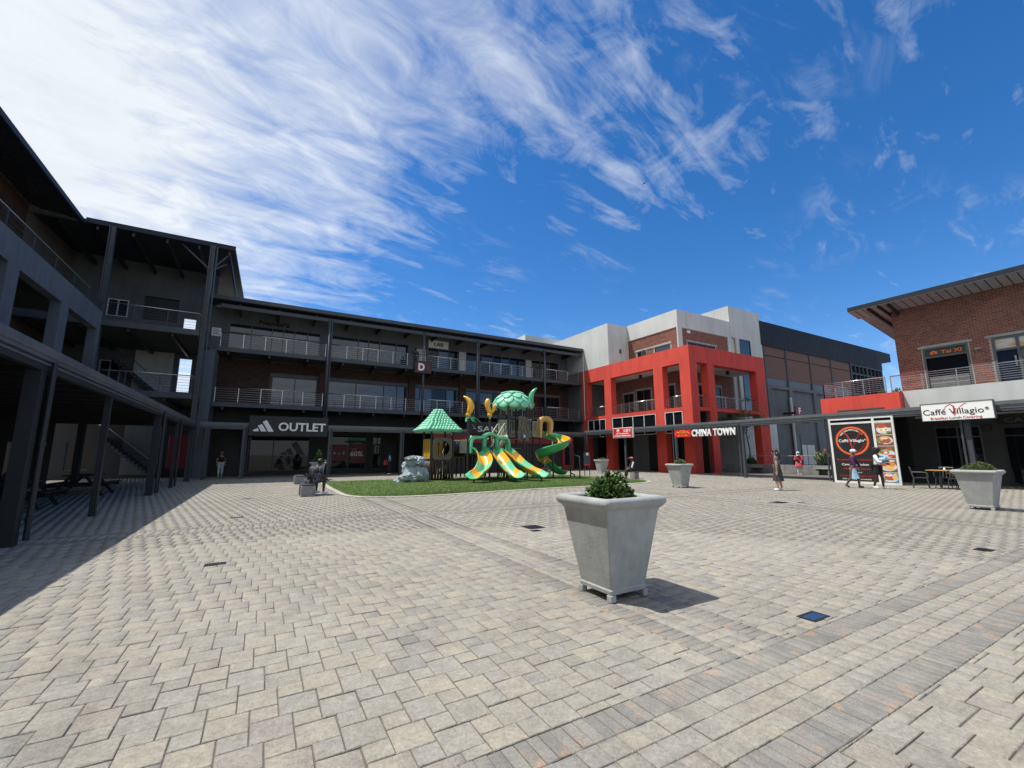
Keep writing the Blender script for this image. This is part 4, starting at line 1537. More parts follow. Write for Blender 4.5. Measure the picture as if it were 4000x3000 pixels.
t = thing('letter_sign', 'small red hanging sign with a white letter D on the balcony edge', 'sign', (10.85, 33.3, 8.4))
part(t, 'sign_board', 'black', (10.12, 33.26, 7.9, 11.52, 33.42, 8.9))
part(t, 'sign_face', 'sake_red', (10.26, 33.235, 8.0, 11.40, 33.258, 8.8))
text_obj('lettering', 'D', 'white_lit', t, (10.66, 33.236, 8.13), .78, width=.52, depth=.03, bold=.04)
s = MB()
s.raw([(11.05, 33.23, 8.0), (11.22, 33.23, 8.0), (11.1, 33.23, 8.4), (11.25, 33.23, 8.8), (11.08, 33.23, 8.8), (10.96, 33.23, 8.4)], [(0, 1, 2, 5), (5, 2, 3, 4)])
s.build('dark_swirl', 'black', t)

t = thing('wall_sign', 'white rectangular sign reading LAB on the top balcony wall', 'sign', (13.05, 35.95, 10.8))
part(t, 'sign_board', 'white', (12.12, 35.9, 10.80, 13.98, 35.985, 11.5))
text_obj('lettering', 'LAB', 'dark_print', t, (13.05, 35.898, 10.98), .46, width=.86, depth=.02, bold=.015)
t = thing('wall_sign', 'dull brown raised lettering on the upper wall above the glass doors', 'sign', (.1, 35.95, 10.9))
text_obj('lettering', "Nando's", 'picnic', t, (.1, 35.99, 10.98), .46, width=1.98, depth=.06, bold=.03)
t = thing('notice_board', 'small pale notice board on the end of the top balcony', 'notice', (-3.2, 33.3, 9.1))
part(t, 'sign_board', 'plaster', (-3.42, 33.3, 9.12, -2.92, 33.34, 9.66))
part(t, 'printed_line', 'dark_print', *[(-3.36, 33.288, 9.22 + k * .11, -2.98 - (k % 2) * .08, 33.298, 9.26 + k * .11) for k in range(4)])

# sushi restaurant front
t = thing('sushi_restaurant', 'crimson shop front with black windows behind the spiral slide', 'shop front', (18, 31.1, 0))
part(t, 'fascia', 'sake_red', (11.0, 30.72, 2.3, 23.9, 30.95, 2.93))
part(t, 'door_frame', 'sake_red', (22.7, 30.72, 0, 23.9, 30.95, 2.29), (11.0, 30.74, 0, 11.25, 30.95, 2.29))
part(t, 'dark_front', 'black', (11.26, 30.9, 0, 22.69, 30.96, 2.29))
part(t, 'door_glass', 'glass', (22.95, 30.70, .5, 23.65, 30.718, 2.1))
part(t, 'plinth', 'sake_red', (18.0, 30.70, 0, 22.69, 30.88, .35))
text_obj('lettering', 'SAKE', 'white_lit', t, (22.85, 30.718, 2.55), .30, width=1.7, depth=.02)
text_obj('lettering', 'GRILL · SUSHI', 'white_lit', t, (22.95, 30.718, 2.38), .09, width=1.3, depth=.01)
text_obj('lettering', 'S', 'white_lit', t, (15.1, 30.718, 2.5), .3, width=.2, depth=.02)
t = thing('restaurant_sign', 'black roof sign with pale letters SAKE above the walkway gutter', 'sign', (15.6, 30.95, 3.3))
part(t, 'sign_board', 'black', (13.9, 30.86, 3.38, 17.6, 30.99, 3.98), (13.9, 30.86, 3.0, 17.6, 30.985, 3.379))
text_obj('lettering', 'SAKE', 'dull_print' if False else 'plaster', t, (15.75, 30.858, 3.2), .62, width=2.3, depth=.03, bold=.01)
s = MB()
bar(s, (14.15, 30.84, 3.72), (14.4, 30.84, 3.42), .05, .02)
bar(s, (14.15, 30.84, 3.45), (14.45, 30.84, 3.38), .05, .02)
s.build('emblem', 'plaster', t)

# chinese restaurant sign on the red building's walkway
UY = (0, -1, 0)
t = thing('restaurant_sign', 'small red square sign with white Chinese characters and two English lines', 'sign', (25.2, 25.95, 2.7))
part(t, 'sign_board', 'white', (25.2, 24.84, 2.72, 25.36, 27.04, 3.54))
part(t, 'sign_face', 'bright_red', (25.18, 24.89, 2.77, 25.198, 26.99, 3.49))
text_obj('lettering', '大胡子', 'white_lit', t, (25.182, 25.42, 3.17), .30, u=UY, width=.86, depth=.012, bold=.02)
text_obj('lettering', 'Mr Moustache', 'white_lit', t, (25.182, 25.93, 3.00), .17, u=UY, width=1.35, depth=.012, bold=.03)
text_obj('lettering', 'Chinese Restaurant', 'white_lit', t, (25.182, 25.93, 2.83), .17, u=UY, width=1.85, depth=.012, bold=.03)
s = MB()
s.lathe([(.0, 0), (.16, .004), (.16, .012), (.0, .016)], 14)
s.v = [(25.18 - z, 26.42 + x, 3.3 + y * .8) for x, y, z in s.v]
s.build('round_emblem', 'white_lit', t)
s = MB()
for a in (-1, 1):
    s.ball((25.16, 26.42 + a * .06, 3.27), (.006, .05, .022), 8, 5)
    s.ball((25.166, 26.42 + a * .28, 3.25), (.006, .09, .015), 8, 5)
s.build('moustache_mark', 'dark_print', t)

t = thing('chinatown_sign', 'red panel with gold roof emblem beside white block letters CHINA TOWN', 'sign', (25.2, 18.6, 2.5))
part(t, 'sign_board', 'bright_red', (25.18, 19.50, 2.58, 25.34, 20.82, 3.06))
s = MB()
pts = [(20.74, 2.76), (20.55, 2.93), (20.42, 2.86), (20.33, 2.99), (19.98, 2.99), (19.88, 2.86), (19.76, 2.93), (19.58, 2.80)]
for a, b in zip(pts, pts[1:]):
    bar(s, (25.172, *a), (25.172, *b), .022, .03) if False else s.tube([(25.172, *a), (25.172, *b)], .017, 5)
s.build('roof_emblem', 'gold', t)
text_obj('lettering', '中国城', 'gold', t, (25.182, 20.16, 2.83), .11, u=UY, width=.42, depth=.01)
text_obj('lettering', '唐 人 街', 'gold', t, (25.182, 20.16, 2.63), .14, u=UY, width=.8, depth=.01)
text_obj('lettering', 'CHINA TOWN', 'white_lit', t, (25.24, 17.83, 2.60), .62, u=UY, width=3.12, depth=.09, bold=.028, spacing=1.06)
part(t, 'letter_rail', 'steel_dark', (25.27, 16.3, 2.98, 25.36, 19.45, 3.02), (25.27, 16.3, 2.68, 25.36, 19.45, 2.72))

# ------------------------------------------------------------------ cafe: glazed corner with printed panels, sign board
t = thing('cafe_screen', 'white framed cafe glazing with black printed logo panel and food photographs', 'glazed screen', (25.4, 9.86, 0))
FX = 25.22
f = MB()
def fb(y0, z0, y1, z1):
    f.box(FX, y0, z0, FX + .07, y1, z1)
fb(11.10, 0, 11.19, 3.17); fb(9.26, 0, 9.36, 3.17); fb(8.53, 0, 8.61, 3.17)
fb(9.36, 3.10, 11.10, 3.17); fb(8.61, 3.10, 9.26, 3.17)
fb(9.36, 2.88, 11.10, 2.97); fb(8.61, 2.88, 9.26, 2.97)
fb(9.36, 0, 11.10, .10); fb(8.61, 0, 9.26, .10)
f.box(FX + .075, 11.12, 0, 28.35, 11.19, .1)
f.box(FX + .075, 11.12, 3.1, 28.35, 11.19, 3.17)
f.box(26.7, 11.12, .1, 26.76, 11.19, 3.1)
f.build('frame', 'frame_white', t)
part(t, 'fanlight', 'glass', (FX + .025, 9.36, 2.97, FX + .04, 11.10, 3.10), (FX + .025, 8.61, 2.97, FX + .04, 9.26, 3.10))
part(t, 'side_pane', 'glass', (FX + .08, 11.15, .1, 28.35, 11.16, 3.1))
part(t, 'printed_panel', 'black', (FX + .02, 9.36, .10, FX + .04, 11.10, 2.88))
PXX = FX + .018
cy_, cz_ = 10.25, 2.05
def ring(r0, r1, m, name='logo_ring', zs=1.0, n=40):
    s = MB()
    for k in range(n):
        a, b = 2 * math.pi * k / n, 2 * math.pi * (k + 1) / n
        s.poly([(PXX, cy_ - r_ * math.cos(q), cz_ + r_ * zs * math.sin(q)) for r_, q in ((r0, a), (r1, a), (r1, b), (r0, b))])
    return s.build(name, m, t)
ring(.615, .685, 'orange')
ring(.690, .712, 'red_print')
# the flourish V
s = MB()
vp = [(10.78, 2.22), (10.72, 2.36), (10.58, 2.42), (10.45, 2.36), (10.38, 2.2), (10.30, 1.85), (10.27, 1.62), (10.20, 1.78), (10.08, 2.1), (9.94, 2.33), (9.80, 2.42), (9.70, 2.38)]
vw = [.008, .013, .02, .03, .032, .028, .013, .008, .008, .010, .018, .013]
s.tube([(PXX - .004, *p) for p in vp], vw, 6)
s.v = [(PXX - .004 + (x - PXX + .004) * .08, y_, z_) for x, y_, z_ in s.v]
s.build('logo_flourish', 'red_print', t)
def ptext(body, z, size, w_, m, y_=10.25, bold=.01, shear=0.0, dx=.010):
    return text_obj('lettering', body, m, t, (FX + .02 - dx + .004, y_, z), size, u=UY, width=w_, depth=.004, bold=bold, shear=shear)
ptext('Caffé Villagio', 2.0, .19, 1.06, 'white', 10.29, .014)
ptext('®', 2.06, .09, .07, 'white', 9.71)
arc = 'GOOD FOOD MADE WITH LOVE'
for k, ch in enumerate(arc):
    if ch == ' ':
        continue
    a = R(146 - k * 112 / (len(arc) - 1))
    r_ = .50
    o_ = (FX + .012, cy_ - r_ * math.cos(a), cz_ + r_ * math.sin(a))
    tang = Vector((0, -math.sin(a), math.cos(a))) if False else Vector((0, -math.sin(a), -math.cos(a)))
    radial = Vector((0, -math.cos(a), math.sin(a)))
    text_obj('lettering', ch, 'white' if k < 19 else 'orange', t, o_, .105, u=tang, v=radial, depth=.004, bold=.01)
for word, a0, a1, m_ in (('Meals', 196, 236, 'blue_print'), ('Catering Co', 290, 345, 'red_print')):
    for k, ch in enumerate(word):
        if ch == ' ':
            continue
        a = R(a0 + k * (a1 - a0) / (len(word) - 1))
        tang = Vector((0, math.sin(a), math.cos(a)))
        radial = Vector((0, math.cos(a), -math.sin(a)))
        text_obj('lettering', ch, m_, t, (FX + .012, cy_ - .56 * math.cos(a), cz_ + .56 * math.sin(a)), .105, u=tang, v=radial, depth=.004)
ptext('&', 1.52, .13, .12, 'white', 10.2)
ptext('Breakfast Lunch Function', 1.10, .105, 1.45, 'red_print')
ptext('Catering Kitchen', .86, .14, 1.12, 'white', 10.25, .008, .2)
ptext('Wedding & Venue', .66, .12, 1.1, 'red_print', 10.2)
ptext('and', .50, .09, .2, 'white', 10.1, .0, .2)
ptext('www.caffevillagio.com', .33, .11, 1.4, 'red_print', 10.25, .005, .2)
ptext('Gift vouchers available', .18, .09, 1.2, 'white', 10.25, .0, .2)
# five food photographs, one above the other
MF = dict(
    plate=mat('print_plate', (.62, .61, .58), .5), egg=mat('print_egg', (.80, .78, .70), .5), yolk=mat('print_yolk', (.80, .42, .04), .5),
    meat=mat('print_meat', (.30, .06, .03), .5, (.46, .14, .07), 22), salad=mat('print_salad', (.07, .20, .04), .5, (.20, .33, .08), 30),
    chips=mat('print_chips', (.70, .42, .10), .5, (.80, .52, .16), 30), rice=mat('print_rice', (.62, .18, .05), .5, (.70, .28, .08), 40),
    brownp=mat('print_table', (.22, .09, .045), .5, (.16, .07, .04), 12), pink=mat('print_pink', (.66, .12, .36), .5), bluep=mat('print_blue', (.05, .25, .55), .5),
    tom=mat('print_tomato', (.60, .05, .03), .5), white=M['white'])
FOOD = [
    (2.32, 2.86, 'brownp', [('plate', 8.93, .22, .29, .2), ('meat', 9.02, .40, .20, .10), ('tom', 8.93, .46, .10, .05), ('brownp', 8.74, .40, .10, .10), ('egg', 9.02, .2, .12, .08), ('egg', 8.85, .2, .12, .08), ('yolk', 9.03, .21, .05, .05), ('yolk', 8.84, .22, .05, .05), ('salad', 8.76, .10, .09, .04)]),
    (1.80, 2.30, 'brownp', [('plate', 8.93, .24, .30, .18), ('meat', 8.86, .22, .16, .12), ('chips', 8.95, .36, .16, .08), ('meat', 9.06, .16, .10, .08), ('salad', 9.16, .27, .07, .1), ('egg', 8.95, .32, .12, .02)]),
    (1.22, 1.78, 'brownp', [('plate', 8.93, .2, .31, .19), ('salad', 9.12, .27, .10, .09), ('tom', 8.96, .26, .13, .09), ('egg', 8.97, .25, .07, .05), ('salad', 8.82, .42, .11, .08), ('tom', 8.84, .43, .07, .05), ('tom', 8.77, .11, .14, .05)]),
    (.58, 1.20, 'brownp', [('plate', 8.93, .52, .28, .05), ('plate', 8.93, .24, .31, .2), ('meat', 9.06, .34, .14, .09), ('rice', 8.80, .36, .13, .11), ('chips', 8.92, .22, .16, .08), ('chips', 8.84, .14, .14, .06)]),
    (.12, .56, 'bluep', [('pink', 9.12, .38, .12, .05), ('plate', 8.93, .18, .30, .18), ('meat', 8.97, .2, .19, .10), ('tom', 8.92, .14, .16, .05), ('chips', 8.75, .25, .09, .14), ('egg', 8.97, .33, .12, .07), ('yolk', 8.97, .34, .06, .04), ('salad', 9.15, .14, .06, .06)])]
for z0, z1, bgm, items in FOOD:
    s = MB()
    s.box(FX + .012, 8.61, z0, FX + .03, 9.26, z1)
    b_ = s.build('food_photo', MF[bgm], t)
    zb = z0
    part(t, 'photo_edge', 'white', (FX + .008, 8.615, z1 - .012, FX + .0115, 9.255, z1 + .008))
    for i, (m_, yy, dz, ry, rz) in enumerate(items):
        s = MB()
        n = 14
        q = FX + .0115 - .0008 * (i + 1)
        jit = [1 + rnd.uniform(-.16, .16) * (m_ not in ('plate', 'egg', 'yolk')) for _ in range(n)]
        s.poly([(q, yy - ry * jit[k] * math.cos(2 * math.pi * k / n), zb + min(max(dz + rz * jit[k] * math.sin(2 * math.pi * k / n), .012), z1 - z0 - .016)) for k in range(n)])
        o_ = s.build('food_print', MF[m_], b_)

t = thing('cafe_sign', 'long white sign board reading Caffé Villagio with red flourish on the canopy', 'sign', (25.2, 6.37, 2.8))
part(t, 'sign_board', 'white', (25.12, 5.28, 2.83, 25.30, 7.46, 3.55))
part(t, 'edge_trim', 'frame_grey', (25.10, 5.25, 2.81, 25.31, 7.48, 2.828), (25.10, 5.25, 3.552, 25.31, 7.48, 3.57), (25.10, 5.25, 2.829, 25.31, 5.278, 3.55), (25.10, 7.462, 2.829, 25.31, 7.48, 3.55))
text_obj('lettering', 'Caffé Villagio', 'dark_print', t, (25.118, 6.48, 3.07), .34, u=UY, width=1.86, depth=.008)
text_obj('lettering', '®', 'dark_print', t, (25.118, 5.45, 3.17), .16, u=UY, width=.12, depth=.008)
text_obj('lettering', 'Breakfast', 'red_print', t, (25.118, 7.2, 2.875), .135, u=UY, width=.55, depth=.008, align='LEFT')
text_obj('lettering', 'Lunch', 'dark_print', t, (25.118, 6.60, 2.875), .135, u=UY, width=.36, depth=.008, align='LEFT')
text_obj('lettering', 'Catering', 'red_print', t, (25.118, 6.19, 2.875), .135, u=UY, width=.56, depth=.008, align='LEFT')
s = MB()
vp = [(6.72, 3.24), (6.66, 3.40), (6.52, 3.48), (6.42, 3.40), (6.40, 3.2), (6.42, 2.98), (6.36, 3.14), (6.24, 3.34), (6.10, 3.46), (6.02, 3.48)]
s.tube([(25.118, *p) for p in vp], [.008, .014, .02, .03, .032, .012, .01, .012, .016, .014], 6)
s.v = [(25.117 + (x - 25.118) * .08, y_, z_) for x, y_, z_ in s.v]
s.build('flourish', 'red_print', t)

# ------------------------------------------------------------------ planters
def sq_ring(c, h, z, rad, n=5):
    """rounded square ring"""
    pts = []
    for k, (sx, sy) in enumerate(((1, 1), (-1, 1), (-1, -1), (1, -1))):
        for i in range(n):
            a = math.pi / 2 * (k + i / (n - 1))
            pts.append((c[0] + sx * (h - rad) + rad * math.cos(a), c[1] + sy * (h - rad) + rad * math.sin(a), z))
    return pts


def make_planter(x, y, label):
    t = thing('concrete_planter', label, 'planter', (x, y, 0), 'concrete planters on the square')
    c = (x, y)
    b = MB()
    prof = [(.232, .065), (.246, .07), (.250, .105), (.240, .118), (.243, .135)]
    for i in range(9):
        q = i / 8
        prof.append((.243 + .117 * q, .135 + .725 * q))
    prof += [(.372, .885), (.385, .90)]
    b.loft([sq_ring(c, h, z, .022) for h, z in prof], cap=True)
    o = b.build('bowl', 'planter', t)
    weld_smooth(o, 35)
    b = MB()
    rim = [(.372, .893), (.392, .903), (.418, .925), (.432, .952), (.430, .982), (.412, 1.005), (.385, 1.012), (.350, 1.004), (.335, .985), (.33, .94), (.325, .86)]
    b.loft([sq_ring(c, h, z, .05 if h > .4 else .03) for h, z in rim], cap=False)
    o = b.build('rim', 'planter', t)
    weld_smooth(o, 50)
    b = MB()
    b.loft([sq_ring(c, .328, .90, .03), sq_ring(c, .328, .935, .03)], cap=True)
    b.build('soil', 'soil', t)
    for sx in (-1, 1):
        for sy in (-1, 1):
            b = MB()
            fx_, fy_ = x + sx * .222, y + sy * .222
            b.box(fx_ - .034, fy_ - .034, 0, fx_ + .034, fy_ + .034, .066)
            b.build('foot', 'planter', t, bevel=.007)
    return t


pl0 = make_planter(3.34, 3.68, 'large grey concrete planter close by holding a dark green succulent')
KIDS[pl0] = [o for o in COL.objects if o.parent is pl0]
for x, y, s_, lab in ((15.90, 13.00, 1.0, 'grey planter between the capped man and the woman in dark dress'),
                      (22.35, 25.35, 1.0, 'grey planter behind the bench of the man in the pink cap'),
                      (16.45, 3.95, 1.0, 'grey planter before the cafe table holding low feathery greenery'),
                      (2.90, 27.75, 1.0, 'grey planter behind the seated person by the dark shop')):
    place_copy(pl0, (x - 3.34, y - 3.68, 0), lab)


def leaf_shape(L, W, t=.012, cup=.25):
    """one thick leaf along +Z, base at the origin"""
    s = MB()
    rings = []
    for q, w_ in ((0, .25), (.2, .7), (.5, 1.0), (.75, .9), (.92, .5), (1.0, .12)):
        z = L * q
        hw = W / 2 * w_
        bow = cup * L * q * q
        rings.append([(-hw, bow - .10 * hw, z), (0, bow + t * .5, z), (hw, bow - .10 * hw, z), (0, bow - t * .5, z)])
    s.loft(rings)
    return s


def bush(name, label, cat, x, y, z, rx, ry, h, n, L, W, m, group=None, single=0, up=.5, stems=8):
    t = thing(name, label, cat, (x, y, z), group)
    st = MB()
    for k in range(stems):
        a = rnd.uniform(0, 6.28)
        q = rnd.uniform(.2, .8)
        st.tube([(x + rx * .2 * math.cos(a), y + ry * .2 * math.sin(a), z - .03), (x + rx * q * math.cos(a), y + ry * q * math.sin(a), z + h * rnd.uniform(.35, .8))], [.012, .006], 5)
    st.build('stem', 'bark', t)
    base = leaf_shape(L, W)
    me = base.mesh('leaf', m, True)
    spots = []
    for k in range(n):
        a = rnd.uniform(0, 6.28)
        el = math.asin(rnd.uniform(0.0, 1) ** .8)
        q = rnd.uniform(.55, 1.0) ** .5
        d = Vector((math.cos(a) * math.cos(el), math.sin(a) * math.cos(el), math.sin(el)))
        lump = .85 + .25 * math.sin(3 * a + x) * math.cos(2.2 * a)
        p = Vector((x + d.x * rx * q * lump, y + d.y * ry * q * lump, z + .01 + d.z * h * q * lump))
        dirn = (Vector((d.x, d.y, d.z * .6 + up)) + Vector((rnd.gauss(0, .35), rnd.gauss(0, .35), rnd.gauss(0, .25)))).normalized()
        spots.append((p, dirn, rnd.uniform(.7, 1.15), rnd.uniform(0, 6.28)))
    spots.sort(key=lambda s: (s[0] - CAM).length)
    rest = MB()
    for i, (p, d, sc, roll) in enumerate(spots):
        q = d.to_track_quat('Z', 'Y') @ Matrix.Rotation(roll, 3, 'Z').to_quaternion()
        if i < single:
            o = link('leaf', me)
            o.location = p
            o.rotation_mode = 'QUATERNION'
            o.rotation_quaternion = q
            o.scale = (sc, sc, sc)
            adopt(o, t)
        else:
            mx = Matrix.Translation(p) @ q.to_matrix().to_4x4() @ Matrix.Scale(sc, 4)
            rest.raw([mx @ Vector(v) for v in base.v], base.f)
    if rest.v:
        rest.build('leaves', m, t, True, kind='stuff')
    return t


bush('succulent_plant', 'dark glossy jade succulent growing in the large near planter', 'plant', 3.30, 3.68, .93, .245, .235, .27, 760, .072, .052, 'leaf', single=300, stems=26, up=.35)
bush('succulent_plant', 'small rounded succulent in the planter before the red building', 'plant', 15.90, 13.0, .93, .25, .25, .22, 420, .085, .05, 'leaf2', stems=10)
bush('succulent_plant', 'low sprawling greenery in the planter behind the capped man', 'plant', 22.35, 25.35, .93, .36, .36, .15, 320, .10, .05, 'leaf2', stems=10)
bush('feathery_plant', 'low feathery green plants filling the planter by the cafe', 'plant', 16.45, 3.95, .93, .36, .36, .24, 2600, .05, .017, 'leaf2', up=.25, stems=24)
bush('feathery_plant', 'bushy green shrub with upright top in planter behind seated person', 'plant', 2.90, 27.75, .93, .40, .38, .17, 380, .12, .07, 'leaf2', stems=8)
bush('shrub', 'upright leafy shrub standing in the middle of the planter behind the seated person', 'shrub', 2.88, 27.75, 1.0, .18, .18, .62, 360, .11, .07, 'leaf', up=.8, stems=8)

# ------------------------------------------------------------------ benches: two concrete blocks and a dark slab
def make_bench(x, y, label, L=1.5, ang=0, blk=(.26, .42, .36)):
    t = thing('bench', label, 'bench', (x, y, 0), 'low concrete benches')
    c, s_ = math.cos(ang), math.sin(ang)
    Rm = Matrix.Rotation(ang, 3, 'Z')
    for a in (-1, 1):
        b = MB()
        b.cbox((x + c * a * L * .38, y + s_ * a * L * .38, blk[2] / 2), blk, Rm)
        b.build('block', 'bench_block', t, bevel=.012)
    b = MB()
    b.cbox((x, y, blk[2] + .03), (L, .40, .055), Rm)
    b.build('seat_slab', 'bench_slab', t, bevel=.01)
    return t


make_bench(1.52, 17.45, 'concrete bench under the person in the patterned dress', 1.1, R(90), (.30, .46, .36))
make_bench(1.75, 24.6, 'empty concrete bench between the dark shop and the seated person', 1.1, R(90), (.30, .46, .36))
make_bench(18.75, 19.2, 'concrete bench carrying the man in the pink cap', 1.7, R(97), (.30, .42, .38))
make_bench(17.3, 25.9, 'concrete bench in the gap behind the spiral slide', 1.3, R(0))

# ------------------------------------------------------------------ playground
PG = thing('playground_set', 'green and yellow playground with slides, thatched hut and leaf-dome tower on the turf', 'playground', (11.5, 22, 0))


def post(x, y, z1, cap=True, z0=0, m='p_post', r=.058):
    s = MB()
    s.tube([(x, y, z0), (x, y, z1)], r, 12)
    for z in (z0 + .9, z1 - .5):
        if z0 + .3 < z < z1 - .1:
            s.tube([(x, y, z), (x, y, z + .06)], r + .018, 12)
    p = s.build('post', m, PG, smooth=True)
    weld_smooth(p)
    if cap:
        s = MB()
        s.lathe([(r + .012, z1), (r + .016, z1 + .05), (r + .008, z1 + .13), (.03, z1 + .18), (.004, z1 + .195)], 12, (x, y, 0))
        s.build('post_cap', 'p_cap', p, smooth=True)
    return p


def barrier(p0, p1, z0, z1, m='p_cream', n=8):
    s = MB()
    p0, p1 = Vector((*p0, 0)), Vector((*p1, 0))
    for z in (z0, z1):
        s.tube([p0 + Vector((0, 0, z)), p1 + Vector((0, 0, z))], .022, 6)
    for k in range(n + 1):
        q = p0.lerp(p1, k / n)
        s.tube([q + Vector((0, 0, z0)), q + Vector((0, 0, z1))], .014, 6)
    return s.build('barrier', m, PG)


def deck(x0, y0, x1, y1, z):
    return part(PG, 'deck', 'p_plum', (x0, y0, z - .09, x1, y1, z))


# hut tower with the thatched roof
HX0, HX1, HY0, HY1, HZ = 8.15, 9.45, 23.2, 24.5, 1.16
for x in (HX0, HX1):
    for y in (HY0, HY1):
        post(x, y, 2.95, False)
deck(HX0 - .05, HY0 - .05, HX1 + .05, HY1 + .05, HZ)
# ring panel
s = MB()
n = 28
cx_, cz2, rr = (HX0 + HX1) / 2, 1.76, .43
hw, hh = .575, .60
outer = []
for k in range(n):
    a = 2 * math.pi * k / n
    ca_, sa_ = math.cos(a), math.sin(a)
    q = min(hw / max(abs(ca_), 1e-6), hh / max(abs(sa_), 1e-6))
    outer.append((ca_ * q, sa_ * q))
for y, sg in ((HY0 - .05, 0), (HY0 + .02, 1)):
    for k in range(n):
        k2 = (k + 1) % n
        a, b = 2 * math.pi * k / n, 2 * math.pi * k2 / n
        quad = [(cx_ + outer[k][0], y, cz2 + outer[k][1]), (cx_ + outer[k2][0], y, cz2 + outer[k2][1]),
                (cx_ + rr * math.cos(b), y, cz2 + rr * math.sin(b)), (cx_ + rr * math.cos(a), y, cz2 + rr * math.sin(a))]
        s.poly(quad if sg == 0 else quad[::-1])
for k in range(n):
    k2 = (k + 1) % n
    a, b = 2 * math.pi * k / n, 2 * math.pi * k2 / n
    s.poly([(cx_ + rr * math.cos(a), HY0 - .05, cz2 + rr * math.sin(a)), (cx_ + rr * math.cos(b), HY0 - .05, cz2 + rr * math.sin(b)),
            (cx_ + rr * math.cos(b), HY0 + .02, cz2 + rr * math.sin(b)), (cx_ + rr * math.cos(a), HY0 + .02, cz2 + rr * math.sin(a))])
    s.poly([(cx_ + outer[k2][0], HY0 - .05, cz2 + outer[k2][1]), (cx_ + outer[k][0], HY0 - .05, cz2 + outer[k][1]),
            (cx_ + outer[k][0], HY0 + .02, cz2 + outer[k][1]), (cx_ + outer[k2][0], HY0 + .02, cz2 + outer[k2][1])])
s.build('porthole_panel', 'p_brown', PG)
s = MB()
s.raw([(cx_ + rr * (1 + d) * math.cos(2 * math.pi * k / n), HY0 - e_, cz2 + rr * (1 + d) * math.sin(2 * math.pi * k / n)) for d, e_ in ((0.0, .05), (.02, .085), (.12, .085), (.16, .05)) for k in range(n)],
      [(i * n + k, i * n + (k + 1) % n, (i + 1) * n + (k + 1) % n, (i + 1) * n + k) for i in range(3) for k in range(n)])
s.build('porthole_ring', 'p_brown', PG, smooth=True)
# yellow slatted panel on the west side and back
for k in range(4):
    part(PG, 'yellow_slat', 'p_yellow', (HX0 - .03, HY0 + .18 + k * .26, 1.2, HX0 + .03, HY0 + .34 + k * .26, 2.25))
    part(PG, 'yellow_slat', 'p_yellow', (HX0 + .15 + k * .27, HY1 - .03, 1.2, HX0 + .33 + k * .27, HY1 + .03, 2.25))
s = MB()
for z in (1.22, 2.28):
    s.tube([(HX0, HY0 + .07, z), (HX0, HY1 - .07, z)], .02, 6)
for y in (HY0 + .1, HY1 - .1):
    s.tube([(HX0 - .04, y, 1.22), (HX0 - .04, y, 2.28)], .016, 6)
s.build('panel_frame', 'p_cream', PG)
# dark timber-look skirt under the deck
for k in range(7):
    x = HX0 + .09 + k * .165
    s = MB()
    s.tube([(x, HY0 - .01, .06), (x + .02, HY0 - .03, .5), (x, HY0 - .01, 1.06)], [.075, .066, .075], 8)
    s.build('skirt_log', 'p_plum', PG, smooth=True)
for k in range(6):
    y = HY0 + .15 + k * .2
    s = MB()
    s.tube([(HX0, y, .06), (HX0, y, 1.06)], .085, 8)
    s.build('skirt_log', 'p_plum', PG, smooth=True)


def hut_roof(cx, cy, z0, z1, R0):
    def rad(q, a):                 # q 0 at the peak, 1 at the eave; square with rounded corners and flared edge
        sqr = 1 / max(abs(math.cos(a)), abs(math.sin(a)))
        sqr = 1 + (min(sqr, 1.32) - 1) * min(1, q * 1.6)
        return R0 * (.14 + .78 * q + .08 * q ** 4) * sqr
    def zz(q):
        q = min(q, 1.0)
        return z1 - (z1 - z0) * (.90 * q ** 1.12 + .10 * math.sin(q * math.pi / 2) + .03 * math.sin(q * math.pi))
    def pt(q, a):
        wob = 1 + (.02 * math.sin(18 * a) if q > .9 else 0)
        return (cx + rad(q, a) * math.cos(a) * wob, cy + rad(q, a) * math.sin(a) * wob, zz(q))
    s = MB()
    n = 40
    s.loft([[pt(q, 2 * math.pi * k / n) for k in range(n)][::-1] for q in (0, .1, .2, .35, .5, .65, .8, .92, 1.0)] +
           [[(x, y, z - .10) for x, y, z in [pt(.97, 2 * math.pi * k / n) for k in range(n)][::-1]]] +
           [[(x, y, z + .0) for x, y, z in [pt(.6, 2 * math.pi * k / n) for k in range(n)][::-1]]], cap=False)
    roof = s.build('thatch_roof', 'p_mint', PG, smooth=True)
    tl = MB()
    rings = []
    for q, w_, h in ((0, .5, .02), (.25, .9, .055), (.6, 1.0, .06), (.85, .75, .045), (1.0, .15, .015)):
        rings.append([(w_ * .5 * math.cos(t_), -q, h * math.sin(t_)) for t_ in (math.pi * i / 5 for i in range(6))])
    tl.loft(rings, cap=True, closed=True)
    me = tl.mesh('leaf', 'p_mint', True)
    rows = 9
    for r_i in range(rows):
        q0 = (r_i + .1) / rows
        q1 = min((r_i + 1.55) / rows, 1.03)
        m_ = int(8 + 4.2 * r_i)
        for k in range(m_):
            a = 2 * math.pi * (k + .5 * (r_i % 2)) / m_
            p0, p1 = Vector(pt(q0, a)), Vector(pt(q1, a))
            d = (p1 - p0)
            L = d.length * rnd.uniform(.97, 1.06)
            yv = -d.normalized()
            side = Vector((-math.sin(a), math.cos(a), 0))
            nrm = side.cross(yv).normalized()
            if nrm.z < 0:
                nrm = -nrm
            side = yv.cross(nrm).normalized()
            w_ = rad((q0 + q1) / 2, a) * 2 * math.pi / m_ * 1.08
            o = link('leaf', me)
            mx = Matrix((side, yv, nrm)).transposed().to_4x4()
            o.matrix_basis = Matrix.Translation(p0 + nrm * .005) @ mx @ Matrix.Diagonal((w_, L, 1.7, 1))
            adopt(o, roof)
    return roof


